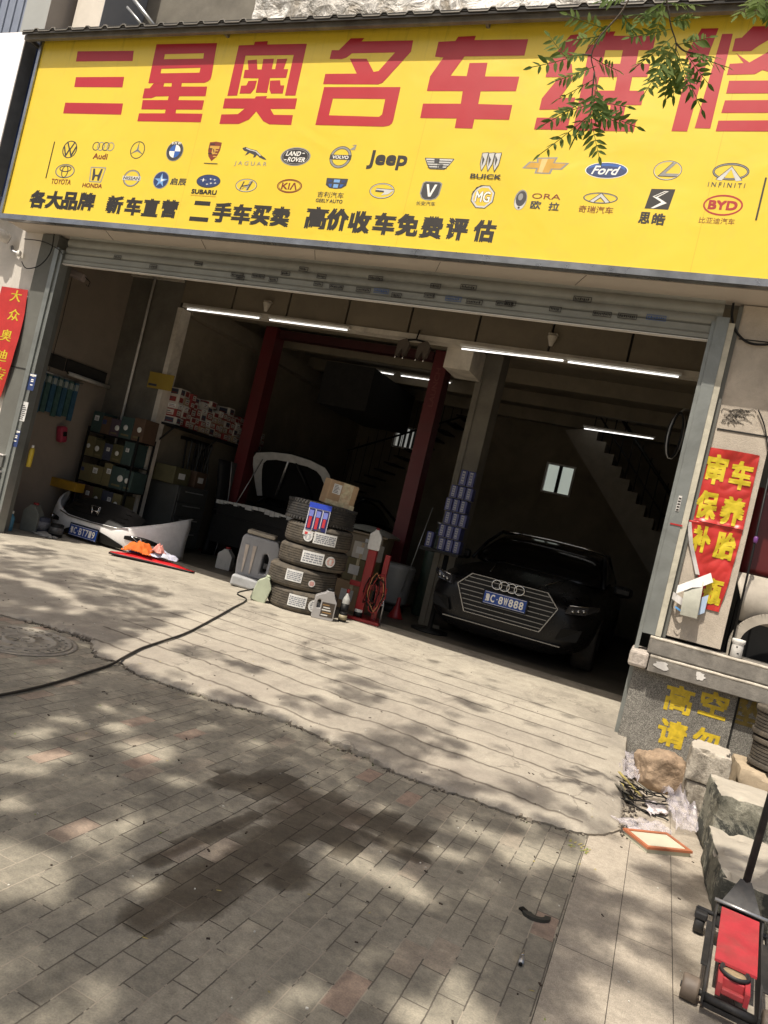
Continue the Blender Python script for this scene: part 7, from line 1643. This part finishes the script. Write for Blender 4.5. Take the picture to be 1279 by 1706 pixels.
# --- the hanging spray: pinnate leaves measured in the photograph, three metres away
random.seed(31)
def pinnate(mb, b, e, n, L, W, m):
    d = (e - b); ln = d.length; d = d / ln
    up = Vector((rnd(-.5, .5), -1 + rnd(-.5, .5), rnd(-.2, .8))).normalized(); nrm = (up - up.dot(d) * d).normalized(); side = d.cross(nrm).normalized()
    sag = Vector((0, 0, -.10 * ln)); rach = [b + d * ln * k / 6 + sag * ((k / 6) ** 2 - k / 6) * -.6 for k in range(7)]
    mb.tube(rach, .0016, m, 4)
    for k in range(n):
        f = .16 + .80 * k / n; p = b + d * ln * f + sag * (f * f - f) * -.6
        for s in (-1, 1):
            if random.random() < .06: continue
            q = (side * s * rnd(.75, 1.0) + d * rnd(.35, .75) + nrm * rnd(-.25, .25) + Vector((0, 0, -.18))).normalized()
            k2 = (.75 + .5 * math.sin(math.pi * min(1, f * .9 + .08))) * rnd(.8, 1.1)
            leaflet(mb, p, q, (nrm + Vector((rnd(-.5, .5), rnd(-.5, .5), rnd(-.5, .5)))).normalized(), L * k2, W * k2, m)
    leaflet(mb, b + d * ln * .97, d, nrm, L, W, m)
D0 = 3.05
def fr(px, py, dd=0.0):
    r = ray(px, py) / FPX; return EYE + r * (D0 + dd) - o0
g = MB(); lf = MB()
twigs = [[(1062, -30), (1035, 20), (1000, 60), (985, 92), (990, 120), (996, 160)], [(985, 92), (962, 91), (945, 98)], [(1105, -30), (1112, 10), (1118, 45), (1126, 72), (1124, 110)], [(990, 120), (986, 160), (984, 195)], [(1270, -40), (1268, -10)], [(1126, 72), (1140, 85), (1165, 90)]]
for tw in twigs: g.tube(cr([fr(*q, .02 * i) for i, q in enumerate(tw)], 4), .0042, M_bark, 6, True, lambda k: 1 - .5 * k)
for (px, py) in ((1062, -30), (1105, -30), (1270, -40)): g.tube([HB, (HB + fr(px, py)) / 2 + Vector((0, .05, .06)), fr(px, py)], .008, M_bark, 6)
g.build('twig', None, TR)
LV = [((962, 92), (885, 112)), ((945, 98), (915, 60)), ((985, 95), (1030, 118)), ((992, 110), (925, 135)), ((994, 128), (985, 205)), ((992, 130), (930, 165)), ((988, 158), (905, 208)), ((986, 165), (1045, 178)), ((984, 178), (1062, 212)), ((984, 190), (898, 258)), ((984, 194), (998, 262)), ((986, 172), (930, 190)), ((990, 150), (1005, 200)), ((978, 92), (940, 92)), ((984, 186), (955, 235)), ((984, 182), (1030, 205)),
      ((1118, 48), (1048, 62)), ((1122, 60), (1058, 112)), ((1124, 72), (1072, 158)), ((1126, 76), (1108, 165)), ((1126, 80), (1170, 185)), ((1140, 85), (1212, 112)), ((1126, 70), (1088, 122)), ((1124, 92), (1090, 142)), ((1130, 74), (1182, 62)), ((1114, 20), (1055, 25)), ((1116, 36), (1150, 30)), ((1126, 88), (1150, 150)), ((1124, 100), (1122, 160)), ((1140, 84), (1180, 140)), ((1150, 88), (1190, 95)),
      ((1010, 48), (945, 24)), ((1020, 36), (985, 75)), ((1000, 60), (955, 66)), ((1112, 5), (1160, 8)), ((1110, 0), (1060, 40)), ((1034, 20), (1062, 62)), ((1268, -10), (1258, 28)), ((1268, -12), (1228, 26)), ((1268, -8), (1290, 30)), ((1052, -10), (1000, 2)), ((1108, 12), (1090, 55))]
for (b, e) in LV:
    dd = rnd(-.12, .16); pinnate(lf, fr(*b, dd * .5), fr(*e, dd), random.choice([5, 6, 7]), .046, .0145, M_leaf2)
lf.build('hanging_leaves', None, TR)
# --- crown: clusters placed along the sun's path from the ground they shade
random.seed(77)
SH = []      # (x, y, r, value): later entries override, value = share of sun taken away
def zone(lst, val, k=1.0, z=0.0):
    for (px, py, r) in lst:
        q = atz(px, py, z); SH.append((q.x, q.y, r * k, val))
zone([(555, 1105, .30), (610, 1150, .34), (530, 1170, .22), (720, 1228, .30), (800, 1180, .20), (640, 1238, .26), (770, 1292, .20), (420, 1112, .18), (470, 1205, .20), (340, 1085, .22), (885, 1312, .18), (560, 1235, .2), (960, 1345, .10), (400, 1160, .18)], .72, 1.0, .07)
zone([(60, 955, .45), (130, 970, .48), (190, 1000, .42), (110, 1030, .5), (220, 1030, .36), (270, 1020, .3), (10, 990, .6), (-60, 970, .7), (-80, 1020, .7), (20, 1040, .4), (180, 1050, .3), (245, 990, .28), (60, 925, .3)], .96, 1.0, .07)
zone([(80, 1008, .10), (130, 1016, .12), (60, 1032, .10), (165, 985, .08)], .1, 1.0, .07)
LIT = [(40, 1268, .17), (55, 1225, .11), (100, 1258, .08), (205, 1214, .11), (240, 1246, .16), (268, 1268, .10), (362, 1214, .08), (300, 1300, .10), (430, 1238, .09), (28, 1452, .19), (75, 1440, .11), (150, 1388, .13), (215, 1372, .10), (10, 1342, .10), (250, 1482, .08), (330, 1140, .15), (295, 1122, .10), (240, 1085, .16), (380, 1160, .09), (535, 1415, .08), (600, 1440, .13), (662, 1466, .11), (690, 1490, .08), (650, 1398, .07), (480, 1652, .08), (515, 1660, .11), (430, 1692, .09), (700, 1690, .12), (765, 1640, .09), (745, 1702, .14), (600, 1570, .05), (662, 1565, .05), (860, 1432, .13), (930, 1420, .19), (1000, 1432, .17), (1060, 1478, .15), (1105, 1498, .12), (1045, 1590, .11), (1092, 1616, .11), (1132, 1650, .12), (1065, 1692, .16), (740, 1420, .11), (765, 1368, .10), (820, 1395, .12), (1140, 1450, .10), (880, 1375, .10), (180, 1180, .07), (120, 1200, .07), (560, 1290, .06), (60, 1590, .06), (330, 1590, .05), (980, 1690, .08), (1150, 1590, .06), (1010, 1400, .2), (1060, 1420, .15), (1215, 1590, .24), (1225, 1670, .2)]
zone(LIT, .03, 1.02)
def shade(x, y):
    yc = crack_y(x) if x < .06 else 5.2
    base = .93 if (y < yc + .02 and x < -.02) else (.80 if (x >= -.02 and y < 4.0) else .03)
    if x < -5.4 or y < 1.3 or x > 1.2: base = .72 if y < 5.4 else .2
    if y > 6.0: base = .04 if x > -5 else .15
    for (ex, ey, r, v) in SH:
        d2 = ((x - ex) ** 2 + (y - ey) ** 2) / (r * r)
        if d2 < 1: base = v if d2 < .5 else base * (d2 - .5) * 2 + v * (1 - (d2 - .5) * 2)
    return base
crown = [MB(), MB(), MB(), MB()]
N = 13500; made = 0
for k in range(200000):
    if made >= N: break
    x, y = rnd(-8.2, 3.0), rnd(-1.5, 6.6)
    dens = -math.log(max(.03, 1 - shade(x, y))) / 3.0
    inview = -5.2 < x < 1.0 and 1.5 < y < 4.6
    if not inview: dens *= .45
    if random.random() > dens: continue
    h = rnd(6.2, 9.2) if random.random() < .8 else rnd(5.2, 6.2)
    if y > 4.6: h = rnd(5.6, 8.2)
    c = Vector((x, y, 0)) - SUN_TRAVEL * (h / -SUN_TRAVEL.z)
    if (c.x - EYE.x) ** 2 + (c.y - EYE.y) ** 2 + (c.z - EYE.z) ** 2 < 2.2 ** 2: continue
    cam_d = c - EYE; f = cam_d.dot(CF)
    if f > 0:      # keep the crown above the picture so that only the measured spray hangs in
        px = CX + cam_d.dot(CR) / f * FPX; py = CY - cam_d.dot(CU) / f * FPX
        if -80 < px < 1360 and py > -110: continue
    mb = crown[k % 4]; c = c - o0
    d = Vector((rnd(-1, 1), rnd(-1, 1), rnd(-.7, .2))).normalized(); up = Vector((rnd(-.4, .4), rnd(-.4, .4), 1)).normalized(); nrm = (up - up.dot(d) * d).normalized(); sd = d.cross(nrm)
    ln = .13
    for j in range(3):
        p = c + d * ln * (j / 3 - .5)
        for s in (-1, 1): leaflet(mb, p, (sd * s + d * .5 + nrm * rnd(-.2, .2)).normalized(), nrm, rnd(.055, .075), .030, M_leaf)
    made += 1
for mb in crown: mb.build('crown', None, TR, False)
